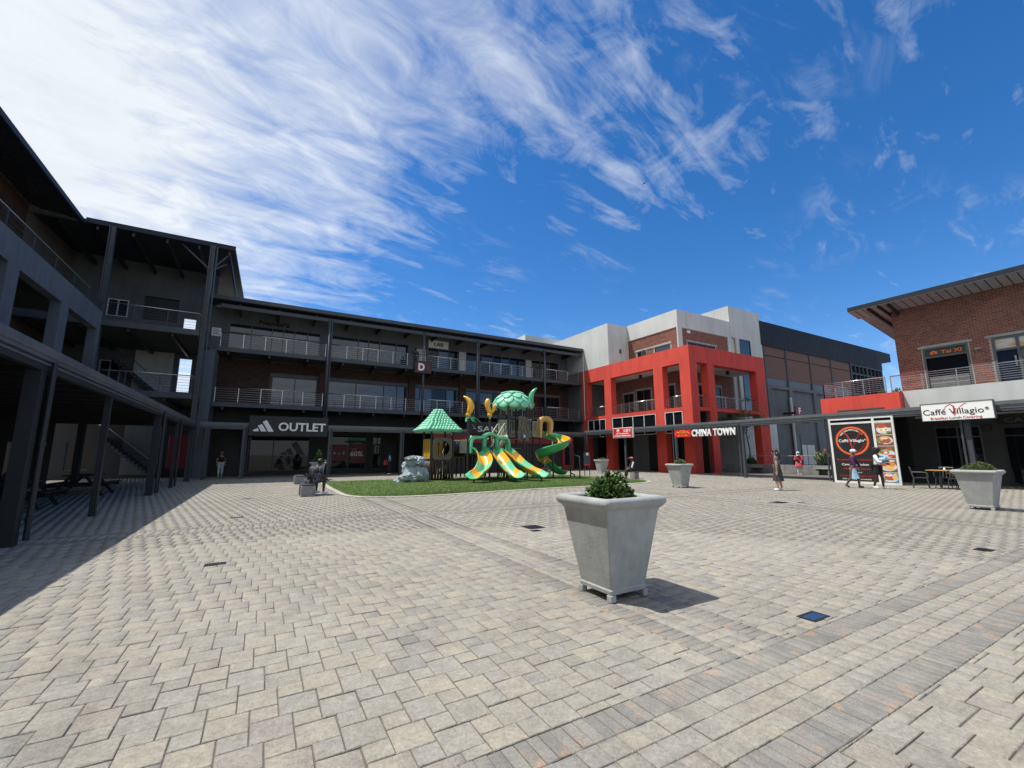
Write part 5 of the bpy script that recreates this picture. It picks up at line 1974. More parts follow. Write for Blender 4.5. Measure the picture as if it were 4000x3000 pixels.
hut_roof((HX0 + HX1) / 2 - .05, (HY0 + HY1) / 2, 2.74, 4.02, 1.10)

# climbing rock
CR = thing('climbing_rock', 'pale blue-grey artificial rock climber beside the thatched hut on turf', 'rock', (7.0, 22.6, 0))


def faceted(c, r, seed, name='boulder', n=26, flat=None):
    rr_ = random.Random(seed)
    bm = bmesh.new()
    for _ in range(n):
        a, e_ = rr_.uniform(0, 6.28), math.asin(rr_.uniform(-1, 1))
        q = rr_.uniform(.78, 1.0)
        z = c[2] + r[2] * math.sin(e_) * q
        if flat is not None:
            z = max(z, flat)
        bm.verts.new((c[0] + r[0] * math.cos(a) * math.cos(e_) * q, c[1] + r[1] * math.sin(a) * math.cos(e_) * q, z))
    res = bmesh.ops.convex_hull(bm, input=bm.verts)
    bmesh.ops.delete(bm, geom=[v for v in bm.verts if not v.link_faces], context='VERTS')
    bmesh.ops.subdivide_edges(bm, edges=bm.edges, cuts=2, use_grid_fill=True)
    for v in bm.verts:
        v.co += v.normal * rr_.gauss(0, .022)
    me = bpy.data.meshes.new(name)
    bm.to_mesh(me)
    bm.free()
    me.materials.append(M['rock'])
    o = link(name, me, CR)
    me.polygons.foreach_set('use_smooth', [True] * len(me.polygons))
    me.set_sharp_from_angle(angle=R(14))
    return o


for c, r, sd in (((7.05, 22.75, .35), (.75, .6, .55), 3), ((7.25, 22.55, .45), (.48, .5, .5), 9), ((6.5, 22.7, .16), (.5, .45, .3), 5), ((6.28, 22.6, .08), (.34, .3, .2), 8),
                 ((6.75, 22.9, .7), (.35, .4, .55), 12), ((7.1, 22.8, 1.05), (.62, .5, .36), 21), ((7.3, 22.9, 1.18), (.55, .42, .2), 33), ((6.9, 22.7, 1.24), (.45, .4, .13), 34), ((7.6, 22.75, .3), (.42, .45, .5), 45), ((6.62, 22.45, .3), (.3, .3, .28), 51)):
    faceted(c, r, sd, flat=0.0)
s = MB()
for y, z in ((22.28, .62), (22.3, .98), (22.2, .3)):
    s.ball((7.0 + rnd.uniform(-.2, .3), y, z), (.13, .07, .035), 8, 5)
s.build('hand_hold', 'rock', CR, smooth=True)

# crawl tunnel from the hut to the main deck
s = MB()
rings = []
for k in range(13):
    x = 9.45 + .95 * k / 12
    r_ = .40 + (.03 if k % 2 else 0)
    rings.append([(x, 24.0 + r_ * math.cos(2 * math.pi * i / 18), 1.66 + r_ * math.sin(2 * math.pi * i / 18)) for i in range(18)])
s.loft(rings, cap=False)
s.build('crawl_tunnel', 'p_plum', PG, smooth=True)

# main deck with the triple slide
MZ = 1.42
deck(10.0, 22.05, 12.5, 24.6, MZ)
p1 = post(9.82, 22.0, 3.4, False)
p2 = post(11.22, 22.1, 3.45, False)
post(12.35, 22.1, 2.35)
post(9.95, 24.6, 2.55)
post(11.2, 24.6, 2.4)
barrier((10.0, 22.6), (10.0, 23.5), MZ + .1, MZ + .85)
barrier((10.1, 24.6), (11.1, 24.6), MZ + .1, MZ + .85)
s = MB()
for k in range(8):
    s.tube([(10.2 + k * .28, 24.5, .1), (10.25 + k * .28, 24.5, 1.35)], .05, 6)
s.build('climbing_net', 'p_plum', PG)

# banana, cactus and the green horn on their posts


def horn(base, pts, rads, m, name):
    s = MB()
    s.tube([(base[0], base[1], base[2] - .02), (base[0], base[1], base[2] + .26)], .05, 8)
    c = s.build('collar', 'p_cap', PG)
    s = MB()
    P = [(base[0] + dx, base[1] + dy, base[2] + .2 + dz) for dx, dy, dz in pts]
    s.tube(P, rads, 12)
    o = s.build(name, m, PG, smooth=True)
    s = MB()
    s.lathe([(.10, -.02), (.135, 0), (.14, .14), (.12, .17)], 14, (base[0], base[1], base[2] + .14))
    s.build('socket', m, o, smooth=True)
    return o


ux, uy = math.cos(R(30)), -math.sin(R(30))     # picture-plane horizontal as seen across the square
def hp(lst):
    return [(a * ux, a * uy, z) for a, z in lst]
horn((9.82, 22.0, 3.38), hp([(0, .10), (.10, .25), (.15, .45), (.12, .68), (.02, .86), (-.14, 1.0), (-.28, 1.08)]), [.12, .17, .19, .17, .135, .08, .03], 'p_yellow', 'banana_horn')
c_ = horn((11.22, 22.1, 3.43), hp([(0, .10), (-.02, .25), (-.10, .42), (-.14, .62), (-.13, .82), (-.09, .94), (-.07, .98)]), [.12, .14, .14, .16, .16, .11, .04], 'p_yellow', 'cactus')
s = MB()
s.tube([(11.22 + a * ux, 22.1 + a * uy, 3.63 + z) for a, z in ((.04, .18), (.16, .24), (.24, .36), (.27, .50), (.27, .60), (.26, .66))], [.08, .09, .10, .11, .09, .03], 10)
s.build('cactus_arm', 'p_yellow', c_, smooth=True)
# leaves below the banana
for a0, L in ((R(200), .3), (R(340), .62), (R(20), .5), (R(280), .35), (R(100), .4)):
    s = MB()
    d = Vector((math.cos(a0), math.sin(a0), 0))
    sd = Vector((-d.y, d.x, 0))
    rings = []
    for q, w_, z in ((0, .04, .05), (.25, .16, .12), (.4, .10, .12), (.55, .17, .08), (.7, .09, .02), (.82, .10, -.06), (1.0, .01, -.14)):
        p = Vector((9.98, 22.15, 3.36)) + d * L * q + Vector((0, 0, z))
        rings.append([p - sd * w_, p + Vector((0, 0, .03)), p + sd * w_, p - Vector((0, 0, .02))])
    s.loft(rings)
    s.build('palm_leaf', 'p_green', PG, smooth=False)
post(10.0, 22.3, 3.45, True)


def trough(path, width, depth, m_list, up_fn=None, name='slide_section', thick=.03, flare=None, bank=None):
    """open slide: U-shaped section swept along the path, in sections of alternating colour"""
    P = [Vector(p) for p in path]
    nP = len(P)
    secs = []
    prof = []
    for i in range(9):
        q = -1 + 2 * i / 8
        prof.append((q, abs(q) ** 2.6))
    rings = []
    for i in range(nP):
        d = (P[min(i + 1, nP - 1)] - P[max(i - 1, 0)]).normalized()
        sd = d.cross(Vector((0, 0, 1))).normalized()
        if bank:
            sd = (sd + Vector((0, 0, bank))).normalized()
        u = sd.cross(d).normalized()
        w = (width(i / (nP - 1)) if callable(width) else width) / 2
        h = depth(i / (nP - 1)) if callable(depth) else depth
        inner = [P[i] + sd * (a * w) + u * (b * h) for a, b in prof]
        lip = [inner[-1] + sd * .05 + u * .005, inner[-1] + sd * .055 - u * .06]
        lip0 = [inner[0] - sd * .055 - u * .06, inner[0] - sd * .05 + u * .005]
        outer = [P[i] + sd * (a * (w + thick * .7)) + u * (b * h * .92 - thick) for a, b in prof][::-1]
        rings.append(lip0 + inner + lip + outer)
    k = len(m_list)
    cuts = [round(j * (nP - 1) / k) for j in range(k + 1)]
    first = None
    for j in range(k):
        s = MB()
        s.loft(rings[cuts[j]:cuts[j + 1] + 1], cap=True)
        o = s.build(name, m_list[j], PG)
        weld_smooth(o, 50)
    return rings


def bez(pts, n):
    """smooth path through points (Catmull-Rom)"""
    P = [Vector(p) for p in pts]
    P = [P[0] * 2 - P[1]] + P + [P[-1] * 2 - P[-2]]
    out = []
    m = len(P) - 3
    for i in range(n + 1):
        t_ = i / n * m
        k = min(int(t_), m - 1)
        f = t_ - k
        a, b, c, d = P[k:k + 4]
        out.append(.5 * ((2 * b) + (c - a) * f + (2 * a - 5 * b + 4 * c - d) * f * f + (3 * b - a - 3 * c + d) * f ** 3))
    return out


G_, Y_ = 'p_green', 'p_yellow'
GL = 'p_mint2'
M['p_mint2'] = mat('bright_mint_plastic', (.15, .58, .31), .28, (.13, .54, .285), 3.0, coat=.5)
sl1 = bez([(10.40, 22.05, 1.50), (10.40, 21.7, 1.45), (10.42, 21.3, 1.15), (10.35, 20.95, .82), (10.12, 20.62, .52), (9.80, 20.35, .33), (9.45, 20.1, .25), (9.2, 19.92, .25)], 30)
sl2 = bez([(11.22, 22.05, 1.50), (11.24, 21.7, 1.45), (11.30, 21.2, 1.12), (11.34, 20.75, .78), (11.38, 20.35, .48), (11.42, 20.0, .30), (11.46, 19.65, .24), (11.48, 19.35, .25)], 30)
sl3 = bez([(12.02, 22.05, 1.50), (12.06, 21.7, 1.45), (12.22, 21.2, 1.12), (12.36, 20.8, .80), (12.52, 20.35, .55), (12.70, 19.95, .36), (12.88, 19.55, .26), (13.0, 19.25, .25)], 30)
wd = lambda q: .70 + .16 * max(0, (q - .7) / .3)
dp = lambda q: .34 - .16 * max(0, (q - .8) / .2)
for sl in (sl1, sl2, sl3):
    trough(sl, wd, dp, [G_, Y_, GL, Y_, GL])
    s = MB()
    e = sl[-3]
    s.tube([(e.x, e.y + .05, 0), (e.x, e.y + .05, e.z - .02)], .05, 8)
    e = sl[14]
    s.tube([(e.x, e.y, 0), (e.x, e.y, e.z - .03)], .045, 8)
    s.build('slide_support', 'steel_grey', PG, smooth=True)
# the canopy arch over the three slide mouths
s = MB()
arch = bez([(9.98, 22.0, 1.50), (9.97, 22.0, 2.0), (10.05, 22.0, 2.25), (10.25, 22.0, 2.36), (10.6, 22.0, 2.36), (10.85, 22.0, 2.48), (11.15, 22.0, 2.58), (11.45, 22.0, 2.50), (11.7, 22.0, 2.36), (12.05, 22.0, 2.36), (12.28, 22.0, 2.26), (12.36, 22.0, 2.0), (12.36, 22.0, 1.50)], 44)
rings = []
for i, p in enumerate(arch):
    d = (arch[min(i + 1, 44)] - arch[max(i - 1, 0)]).normalized()
    nn = Vector((0, 1, 0)).cross(d).normalized()
    hw_ = .21
    th = .10
    rings.append([p + Vector((0, a * hw_, 0)) + nn * b for a, b in ((-1, -th * .6), (-1, th * .5), (-.6, th), (0, th * .8), (.6, th), (1, th * .5), (1, -th * .6), (0, -th))])
s.loft(rings)
ar = s.build('slide_arch', 'p_mint2', PG)
weld_smooth(ar, 50)
for x in (10.82, 11.62):
    s = MB()
    s.tube([(x, 21.95, 1.5), (x - .02, 21.95, 1.9), (x, 21.97, 2.42)], [.15, .13, .18], 10)
    s.build('arch_leg', 'p_green', PG, smooth=True)

# leaf-dome tower
TX0, TX1, TY0, TY1, TZ = 12.70, 14.0, 22.55, 23.85, 2.42
for x in (TX0, TX1):
    for y in (TY0, TY1):
        post(x, y, 4.35, False)
deck(TX0 - .05, TY0 - .05, TX1 + .05, TY1 + .05, TZ)


def dome(cx, cy, z0, z1, R0):
    def pt(q, a):
        th = q * math.pi / 2 * 1.02
        return Vector((cx + R0 * math.sin(th) * math.cos(a), cy + R0 * math.sin(th) * math.sin(a), z0 + (z1 - z0) * math.cos(th)))
    s = MB()
    n = 32
    s.loft([[pt(q, 2 * math.pi * k / n) for k in range(n)][::-1] for q in (.02, .2, .4, .6, .8, .95)] +
           [[pt(.93, 2 * math.pi * k / n) - Vector((0, 0, .07)) for k in range(n)][::-1]], cap=True)
    roof = s.build('leaf_dome', 'p_mint', PG, smooth=True)
    lf = MB()
    rings = []
    for q, w_, h in ((0, .55, .03), (.2, .9, .06), (.5, 1.0, .07), (.75, .85, .06), (.92, .5, .04), (1.0, .1, .01)):
        rings.append([(w_ * .5 * c, -q, h * (1 - .75 * c * c) + (.0 if abs(c) > .1 else -.012)) for c in (-1, -.75, -.5, -.25, 0, .25, .5, .75, 1)] + [(0, -q, -.02)])
    lf.loft(rings)
    me = lf.mesh('leaf', 'p_mint', True)
    vein = MB()
    for t_ in (.3, .45, .6):
        for sg in (-1, 1):
            vein.tube([(0, -t_, .065), (sg * .2, -t_ - .14, .06)], .008, 4)
    vein.tube([(0, -.15, .05), (0, -.85, .06)], .008, 4)
    for (q0, q1, m_, off, up_) in ((0, .44, 6, 0, .15), (.24, .70, 9, .5, .10), (.48, .92, 11, 0, .06), (.70, 1.16, 11, .5, .03)):
        for k in range(m_):
            a = 2 * math.pi * (k + off) / m_
            p0, p1 = pt(q0, a), pt(min(q1, 1.0), a)
            if q1 > 1:
                p1 = p1 + Vector((0, 0, -.12))
            p1 = p1 + Vector((math.cos(a), math.sin(a), .4)) * .05
            d = p1 - p0
            yv = -d.normalized()
            side = Vector((-math.sin(a), math.cos(a), 0))
            nrm = side.cross(yv).normalized()
            out = Vector((math.cos(a), math.sin(a), .8))
            if nrm.dot(out) < 0:
                nrm = -nrm
            side = yv.cross(nrm).normalized()
            w_ = max(R0 * math.sin((q0 + q1) / 2 * math.pi / 2) * 2 * math.pi / m_ * 1.12, .2)
            o = link('leaf', me)
            o.matrix_basis = Matrix.Translation(p0 + nrm * up_) @ Matrix((side, yv, nrm)).transposed().to_4x4() @ Matrix.Diagonal((w_, d.length, 1.25, 1))
            adopt(o, roof)
    return roof


dome((TX0 + TX1) / 2, (TY0 + TY1) / 2, 4.30, 5.16, 1.16)
# tree-trunk panel, barriers and the stair up from the main deck
s = MB()
pp = [(-.40, -.68), (-.36, .35), (-.34, .74), (-.1, .80), (.2, .70), (.40, .48), (.44, .0), (.36, -.72), (.1, -.78)]
zc, xc = 2.96, 13.72
for y, rev in ((TY0 - .10, 0), (TY0 - .03, 1)):
    q = [(xc + a, y, zc + b) for a, b in pp]
    s.poly(q if rev else q[::-1])
for i in range(len(pp)):
    a, b = pp[i], pp[(i + 1) % len(pp)]
    s.poly([(xc + a[0], TY0 - .10, zc + a[1]), (xc + b[0], TY0 - .10, zc + b[1]), (xc + b[0], TY0 - .03, zc + b[1]), (xc + a[0], TY0 - .03, zc + a[1])])
s.build('trunk_panel', 'p_brown', PG)
s = MB()
for k, (xx, z0) in enumerate(((13.5, 2.6), (13.75, 2.5), (13.95, 2.75), (13.6, 3.1), (13.85, 3.15))):
    s.tube([(xx + .05 * math.sin(z * 9 + k), TY0 - .105, z0 + z) for z in (0, .12, .24, .36, .45)], .014, 5)
s.build('bark_groove', 'p_plum', PG)
s = MB()
for xx, zz_, r_ in ((13.62, 2.52, .09), (13.85, 2.50, .08), (14.02, 3.35, .12), (13.48, 2.45, .05)):
    s.ball((xx, TY0 - .105, zz_), (r_ * .6, .015, r_), 10, 6)
s.build('blue_knot', 'p_blue', PG, smooth=True)
barrier((TX0, TY0 + .1), (TX0, TY1 - .1), TZ + .12, TZ + 1.05, n=9)
barrier((TX0 + .1, TY1), (TX1 - .1, TY1), TZ + .12, TZ + 1.15, n=9)
# steps from main deck (z 1.42) up to the tower (z 2.42)
st = MB()
for k in range(5):
    st.box(12.0 + k * .15, 22.75, MZ + .17 * k, 12.16 + k * .15, 23.55, MZ + .17 * (k + 1))
st.build('step', 'p_brown', PG)
for y in (22.68, 23.6):
    s = MB()
    s.tube([(11.75, y, MZ + .35), (11.75, y, MZ + .85), (11.95, y, MZ + 1.0), (12.5, y, 3.25), (12.68, y, 3.3)], .026, 8)
    s.tube([(11.95, y, MZ + .3), (12.6, y, 2.6)], .02, 6)
    for k in range(5):
        q = k / 4
        s.tube([(11.98 + .6 * q, y, MZ + .33 + .97 * q), (11.98 + .6 * q, y, MZ + 1.0 + .8 * q)], .013, 5)
    s.build('stair_rail', 'p_cream', PG, smooth=True)
# ladder rail at the back left of the main deck
s = MB()
for y in (25.0, 25.7):
    s.tube([(9.45, y, .05), (10.0, y, 1.35)], .03, 6)
    s.tube([(9.45, y, .75), (10.0, y, 2.1)], .024, 6)
    for k in range(7):
        q = k / 6
        s.tube([(9.45 + .55 * q, y, .08 + 1.3 * q), (9.45 + .55 * q, y, .75 + 1.35 * q)], .013, 5)
s.build('stair_rail', 'p_cream', PG)
# bridge to the spiral slide
deck(TX1 + .06, 22.6, 15.1, 23.5, TZ)
barrier((TX1 + .1, 23.5), (15.0, 23.5), TZ + .12, TZ + 1.2, n=8)
barrier((TX1 + .45, 22.58), (14.95, 22.58), TZ + .12, TZ + 1.0, n=6)
post(14.72, 23.0, 4.35, False)
horn((14.72, 23.0, 4.30), hp([(0, .12), (-.08, .25), (-.10, .45), (-.06, .68), (.03, .86), (.17, 1.02), (.30, 1.12)]), [.13, .16, .18, .16, .13, .08, .03], 'p_green', 'green_horn')
post(13.45, 24.1, 3.95, True)
post(15.0, 22.6, 2.5, False)
post(13.6, 22.2, 2.4, True)
# yellow entry hood
s = MB()
hd = bez([(14.78, 22.35, 2.44), (14.80, 22.35, 3.0), (14.86, 22.35, 3.45), (15.1, 22.35, 3.62), (15.35, 22.35, 3.6), (15.55, 22.35, 3.42), (15.56, 22.35, 3.0), (15.42, 22.35, 2.46)], 30)
rings = []
for i, p in enumerate(hd):
    d = (hd[min(i + 1, 30)] - hd[max(i - 1, 0)]).normalized()
    nn = Vector((0, 1, 0)).cross(d).normalized()
    w_ = .10 + .07 * math.sin(math.pi * i / 30)
    rings.append([p + Vector((0, a * .22, 0)) + nn * (b * w_) for a, b in ((-1, -.8), (-1, .5), (-.5, 1), (.5, 1), (1, .5), (1, -.8))])
s.loft(rings)
o = s.build('entry_hood', 'p_tan', PG)
weld_smooth(o, 55)
# spiral slide: clockwise from above, from the hood round the front to the exit on the east
SCX, SCY, SR = 15.28, 21.65, .78
pathS = []
tot = R(365)
for i in range(57):
    q = i / 56
    a = R(95) - tot * q
    r_ = SR
    z = 2.44 - 1.62 * q ** 1.15
    pathS.append((SCX + r_ * math.cos(a), SCY + r_ * math.sin(a), z))
last = Vector(pathS[-1])
d_ = (last - Vector(pathS[-2])).normalized()
for k in range(1, 11):
    pathS.append(tuple(last + Vector((d_.x * .15 * k, d_.y * .15 * k, -.62 * math.sin(min(k / 8, 1) * math.pi / 2)))))
trough(pathS, .66, .34, ['p_dgreen', Y_, 'p_dgreen', 'p_dgreen', Y_, 'p_dgreen'], bank=-.28)
s = MB()
for q in ((16.35, 21.35, 1.95), (14.25, 21.0, 1.15), (16.3, 20.4, 1.4), (16.6, 21.3, .32)):
    s.tube([(q[0], q[1], 0), (q[0], q[1], q[2] - .12), (q[0] * .8 + SCX * .2, q[1] * .8 + SCY * .2, q[2])], .04, 8)
s.tube([(SCX, SCY, 0), (SCX, SCY, 2.2)], .05, 8)
s.build('slide_support', 'steel_grey', PG, smooth=True)
# posts and dark climbing panels below the tower
for x, y in ((13.3, 23.3), (12.9, 24.0)):
    s = MB()
    for k in range(5):
        s.tube([(x + k * .12, y, .1), (x + k * .12, y, 1.3)], .03, 6)
    s.build('climbing_bars', 'p_plum', PG)
s = MB()
s.tube([(12.45, 21.9, 1.75), (13.2, 21.95, 1.75)], .03, 8)
s.tube([(12.9, 22.1, .1), (12.9, 22.1, 1.4), (13.0, 22.4, 1.55)], .028, 8)
s.tube([(13.55, 22.1, .1), (13.55, 22.1, 1.1), (13.6, 22.4, 1.25)], .028, 8)
s.build('hand_loop', 'steel_grey', PG, smooth=True)
# rules board on two legs
t = thing('notice_stand', 'small grey notice board on thin legs by the turf edge', 'notice board', (19.05, 23.2, 0))
part(t, 'leg', 'steel_dark', (18.93, 23.18, 0, 18.97, 23.22, .75), (19.37, 23.18, 0, 19.41, 23.22, .75))
part(t, 'board', 'steel_grey', (18.9, 23.17, .75, 19.44, 23.20, 1.55))
part(t, 'paper_notice', 'white', (19.08, 23.155, 1.34, 19.27, 23.168, 1.52))
part(t, 'red_strip', 'bright_red', (18.9, 23.155, .68, 19.44, 23.168, .76))

# ------------------------------------------------------------------ people
def skin_mesh(nodes, edges, name, m, parent, sub=2, root=None, xf=None):
    """one continuous body surface grown round a skeleton: nodes {key: (x, y, z, rx[, ry])}"""
    keys = list(nodes)
    me = bpy.data.meshes.new(name)
    me.from_pydata([nodes[k][:3] for k in keys], [(keys.index(a), keys.index(b)) for a, b in edges], [])
    o = bpy.data.objects.new(name, me)
    COL.objects.link(o)
    md = o.modifiers.new('skin', 'SKIN')
    md.use_smooth_shade = True
    md.branch_smoothing = .6
    for i, k in enumerate(keys):
        n = nodes[k]
        sv = me.skin_vertices[0].data[i]
        sv.radius = (n[3], n[4] if len(n) > 4 else n[3])
        sv.use_root = (k == (root or keys[0]))
    sb = o.modifiers.new('sub', 'SUBSURF')
    sb.levels = sb.render_levels = sub
    dg = bpy.context.evaluated_depsgraph_get()
    dg.update()
    out = bpy.data.meshes.new_from_object(o.evaluated_get(dg))
    bpy.data.objects.remove(o)
    bpy.data.meshes.remove(me)
    out.materials.clear()
    out.materials.append(M[m])
    if xf is not None:
        out.transform(xf)
    out.polygons.foreach_set('use_smooth', [True] * len(out.polygons))
    out.name = name
    return link(name, out, parent)


def person(label, x, y, face, pose, H=1.65, skin='skin_dark', shirt=None, trousers=None, skirt=None, shoe='white', hair='short', group=None,
           sleeve=1.0, seat=None, hat=None, extras=None, lean=0.0, sway=0.0, gender=1.0):
    """pose: joints of arms and legs in the person's own frame (x to their right, y ahead, z up), in body heights"""
    t = thing('person', label, 'person', (x, y, 0), group)
    xf = Matrix.Translation((x, y, 0)) @ Matrix.Rotation(face, 4, 'Z') @ Matrix.Scale(H, 4)
    hip = Vector(pose.get('hip', (0, 0, .52)))
    chest = hip + Vector((sway * .2, lean * .20, .20 * math.sqrt(max(.2, 1 - lean * lean))))
    neck = hip + Vector((sway * .3, lean * .30, .305 * math.sqrt(max(.2, 1 - lean * lean))))
    hd = pose.get('head', (0, .012, .045))
    chin = neck + Vector(hd) * .6
    head = neck + Vector(hd) + Vector((0, .012, .03))
    crown = head + Vector((hd[0] * .3, hd[1] * .2 - .004, .052))
    sh = .105 * gender
    N_ = dict(pelvis=(*hip, .078, .062), waist=(*(hip + (chest - hip) * .5), .066, .054), chest=(*chest, .086, .062), neck0=(*(neck - Vector((0, 0, .02))), .05, .045),
              neck=(*neck, .030), chin=(*chin, .036), head=(*head, .047, .056), crown=(*crown, .038, .044))
    E_ = [('pelvis', 'waist'), ('waist', 'chest'), ('chest', 'neck0'), ('neck0', 'neck'), ('neck', 'chin'), ('chin', 'head'), ('head', 'crown')]
    for s_, nm in ((-1, 'l'), (1, 'r')):
        S = chest + Vector((s_ * sh, 0, .062))
        N_['sh' + nm] = (*S, .038)
        el, wr = Vector(pose['el' + nm]), Vector(pose['wr' + nm])
        el, wr = S + el, S + el + wr
        dirh = (wr - el).normalized()
        hand = wr + dirh * .04
        N_['el' + nm] = (*el, .026)
        N_['wr' + nm] = (*wr, .0165)
        N_['hd' + nm] = (*hand, .022, .012)
        E_ += [('chest', 'sh' + nm), ('sh' + nm, 'el' + nm), ('el' + nm, 'wr' + nm), ('wr' + nm, 'hd' + nm)]
        sidev = dirh.cross(Vector((0, 1, 0)))
        sidev = sidev.normalized() if sidev.length > .1 else Vector((1, 0, 0))
        for k in range(4):
            f0 = hand + sidev * (.015 * (k - 1.5)) + dirh * .008
            f1 = f0 + dirh * (.026 + .006 * (1 - abs(k - 1.5) / 1.5)) + Vector((0, .006, 0))
            N_['f%d%s' % (k, nm)] = (*f0, .0058)
            N_['g%d%s' % (k, nm)] = (*f1, .0045)
            E_ += [('hd' + nm, 'f%d%s' % (k, nm)), ('f%d%s' % (k, nm), 'g%d%s' % (k, nm))]
        th = wr + dirh * .012 + sidev * (-.022)
        N_['t' + nm] = (*th, .006)
        N_['u' + nm] = (*(th + dirh * .026 - sidev * .008), .005)
        E_ += [('hd' + nm, 't' + nm), ('t' + nm, 'u' + nm)]
        hp_ = hip + Vector((s_ * .048, 0, -.02))
        kn, an = Vector(pose['kn' + nm]), Vector(pose['an' + nm])
        kn = hp_ + kn
        an = kn + an
        ft = pose.get('ft' + nm, (0, .075, -.02))
        N_['hp' + nm] = (*hp_, .056)
        N_['md' + nm] = (*((hp_ + kn) / 2), .050)
        N_['kn' + nm] = (*kn, .034)
        N_['cf' + nm] = (*(kn + (an - kn) * .35), .034)
        N_['an' + nm] = (*an, .020)
        N_['ft' + nm] = (*(an + Vector(ft)), .020, .014)
        E_ += [('pelvis', 'hp' + nm), ('hp' + nm, 'md' + nm), ('md' + nm, 'kn' + nm), ('kn' + nm, 'cf' + nm), ('cf' + nm, 'an' + nm), ('an' + nm, 'ft' + nm)]
    body = skin_mesh(N_, E_, 'body', skin, t, 2, 'pelvis', xf)
    hv = head
    fwd = Vector((hd[0] * 3, 1, 0)).normalized()
    rgt = Vector((fwd.y, -fwd.x, 0))
    s = MB()
    for s_ in (-1, 1):
        s.ball(tuple(hv + fwd * .054 + rgt * .018 * s_ + Vector((0, 0, .004))), .0065, 8, 5)
    s.v = [tuple(xf @ Vector(v)) for v in s.v]
    s.build('eyes', 'hair', body, True)
    s = MB()
    s.tube([hv + fwd * .055 + Vector((0, 0, .004)), hv + fwd * .068 + Vector((0, 0, -.016))], [.006, .010], 6)
    s.v = [tuple(xf @ Vector(v)) for v in s.v]
    s.build('nose', skin, body, True)
    s = MB()
    s.ball(tuple(hv + fwd * .053 + Vector((0, 0, -.034))), (.016, .006, .005), 8, 4)
    s.v = [tuple(xf @ Vector(v)) for v in s.v]
    s.build('mouth', 'red_print' if skin != 'skin_dark' else 'skin_mid', body, True)
    s = MB()
    for s_ in (-1, 1):
        s.ball(tuple(hv + rgt * .050 * s_ + Vector((0, 0, -.004))), (.007, .012, .018), 8, 5)
    s.v = [tuple(xf @ Vector(v)) for v in s.v]
    s.build('ears', skin, body, True)
    if hair:
        s = MB()
        if hair == 'short':
            s.ball(tuple(hv + Vector((0, -.008, .022))), (.057, .066, .058), 14, 8)
        elif hair == 'long':
            s.ball(tuple(hv + Vector((0, -.010, .022))), (.058, .066, .058), 14, 8)
            q = hv + Vector((0, -.045, -.0))
            s.tube([q, q + Vector((0, -.012, -.06)), q + Vector((0, -.012, -.14)), q + Vector((0, -.004, -.20))], [.052, .056, .050, .025], 10)
        elif hair == 'bun':
            s.ball(tuple(hv + Vector((0, -.012, .024))), (.062, .070, .060), 14, 8)
            s.ball(tuple(hv + Vector((0, -.05, .055))), (.045, .045, .045), 12, 7)
        elif hair == 'afro':
            for k in range(14):
                a = k * 2.4
                s.ball(tuple(hv + Vector((.05 * math.cos(a), -.02 + .045 * math.sin(a), .01 + .05 * (k / 14)))), .036, 8, 5)
            s.tube([hv + Vector((0, -.05, .0)), hv + Vector((0, -.06, -.09))], [.05, .035], 8)
        s.v = [tuple(xf @ Vector(v)) for v in s.v]
        s.build('hair', 'hair', body, True)
    C = {k: Vector(v[:3]) for k, v in N_.items()}

    def cloth(keys, edges, grow, m, name, part_of=None):
        nn = {}
        for k in keys:
            v = N_[k]
            nn[k] = (*v[:3], v[3] + grow, (v[4] if len(v) > 4 else v[3]) + grow)
        if part_of:
            nn.update(part_of)
        return skin_mesh(nn, edges, name, m, t, 2, keys[0], xf)
    if shirt:
        cut = {}
        for nm in 'lr':
            a, b, c_ = C['sh' + nm], C['el' + nm], C['wr' + nm]
            if sleeve <= 1:
                cut['sl' + nm] = (*(a + (b - a) * sleeve), .034)
            else:
                cut['se' + nm] = (*b, .034)
                cut['sl' + nm] = (*(b + (c_ - b) * (sleeve - 1)), .026)
        ed = [('pelvis', 'waist'), ('waist', 'chest'), ('chest', 'neck0')]
        for nm in 'lr':
            ed += [('chest', 'sh' + nm)]
            ed += [('sh' + nm, 'sl' + nm)] if sleeve <= 1 else [('sh' + nm, 'se' + nm), ('se' + nm, 'sl' + nm)]
        cut['neck0'] = (*(C['neck0'] - Vector((0, 0, .012))), .048, .046)
        cloth(['pelvis', 'waist', 'chest', 'shl', 'shr'], ed, .012, shirt, 'shirt', cut)
    if trousers:
        m_, q = trousers
        ed = []
        cut = {}
        keys = ['pelvis']
        for nm in 'lr':
            ks = ['hp' + nm, 'md' + nm]
            ed += [('pelvis', 'hp' + nm), ('hp' + nm, 'md' + nm)]
            if q >= 1:
                ks += ['kn' + nm, 'cf' + nm]
                e_ = C['kn' + nm] + (C['an' + nm] - C['kn' + nm]) * min(q - 1, .93)
                cut['hem' + nm] = (*e_, .034)
                ed += [('md' + nm, 'kn' + nm), ('kn' + nm, 'cf' + nm), ('cf' + nm, 'hem' + nm)]
            else:
                e_ = C['hp' + nm] + (C['kn' + nm] - C['hp' + nm]) * max(q, .55)
                cut['hem' + nm] = (*e_, .056)
                ed += [('md' + nm, 'hem' + nm)]
            keys += ks
        cloth(keys, ed, .010, m_, 'trousers' if q >= 1 else 'shorts', cut)
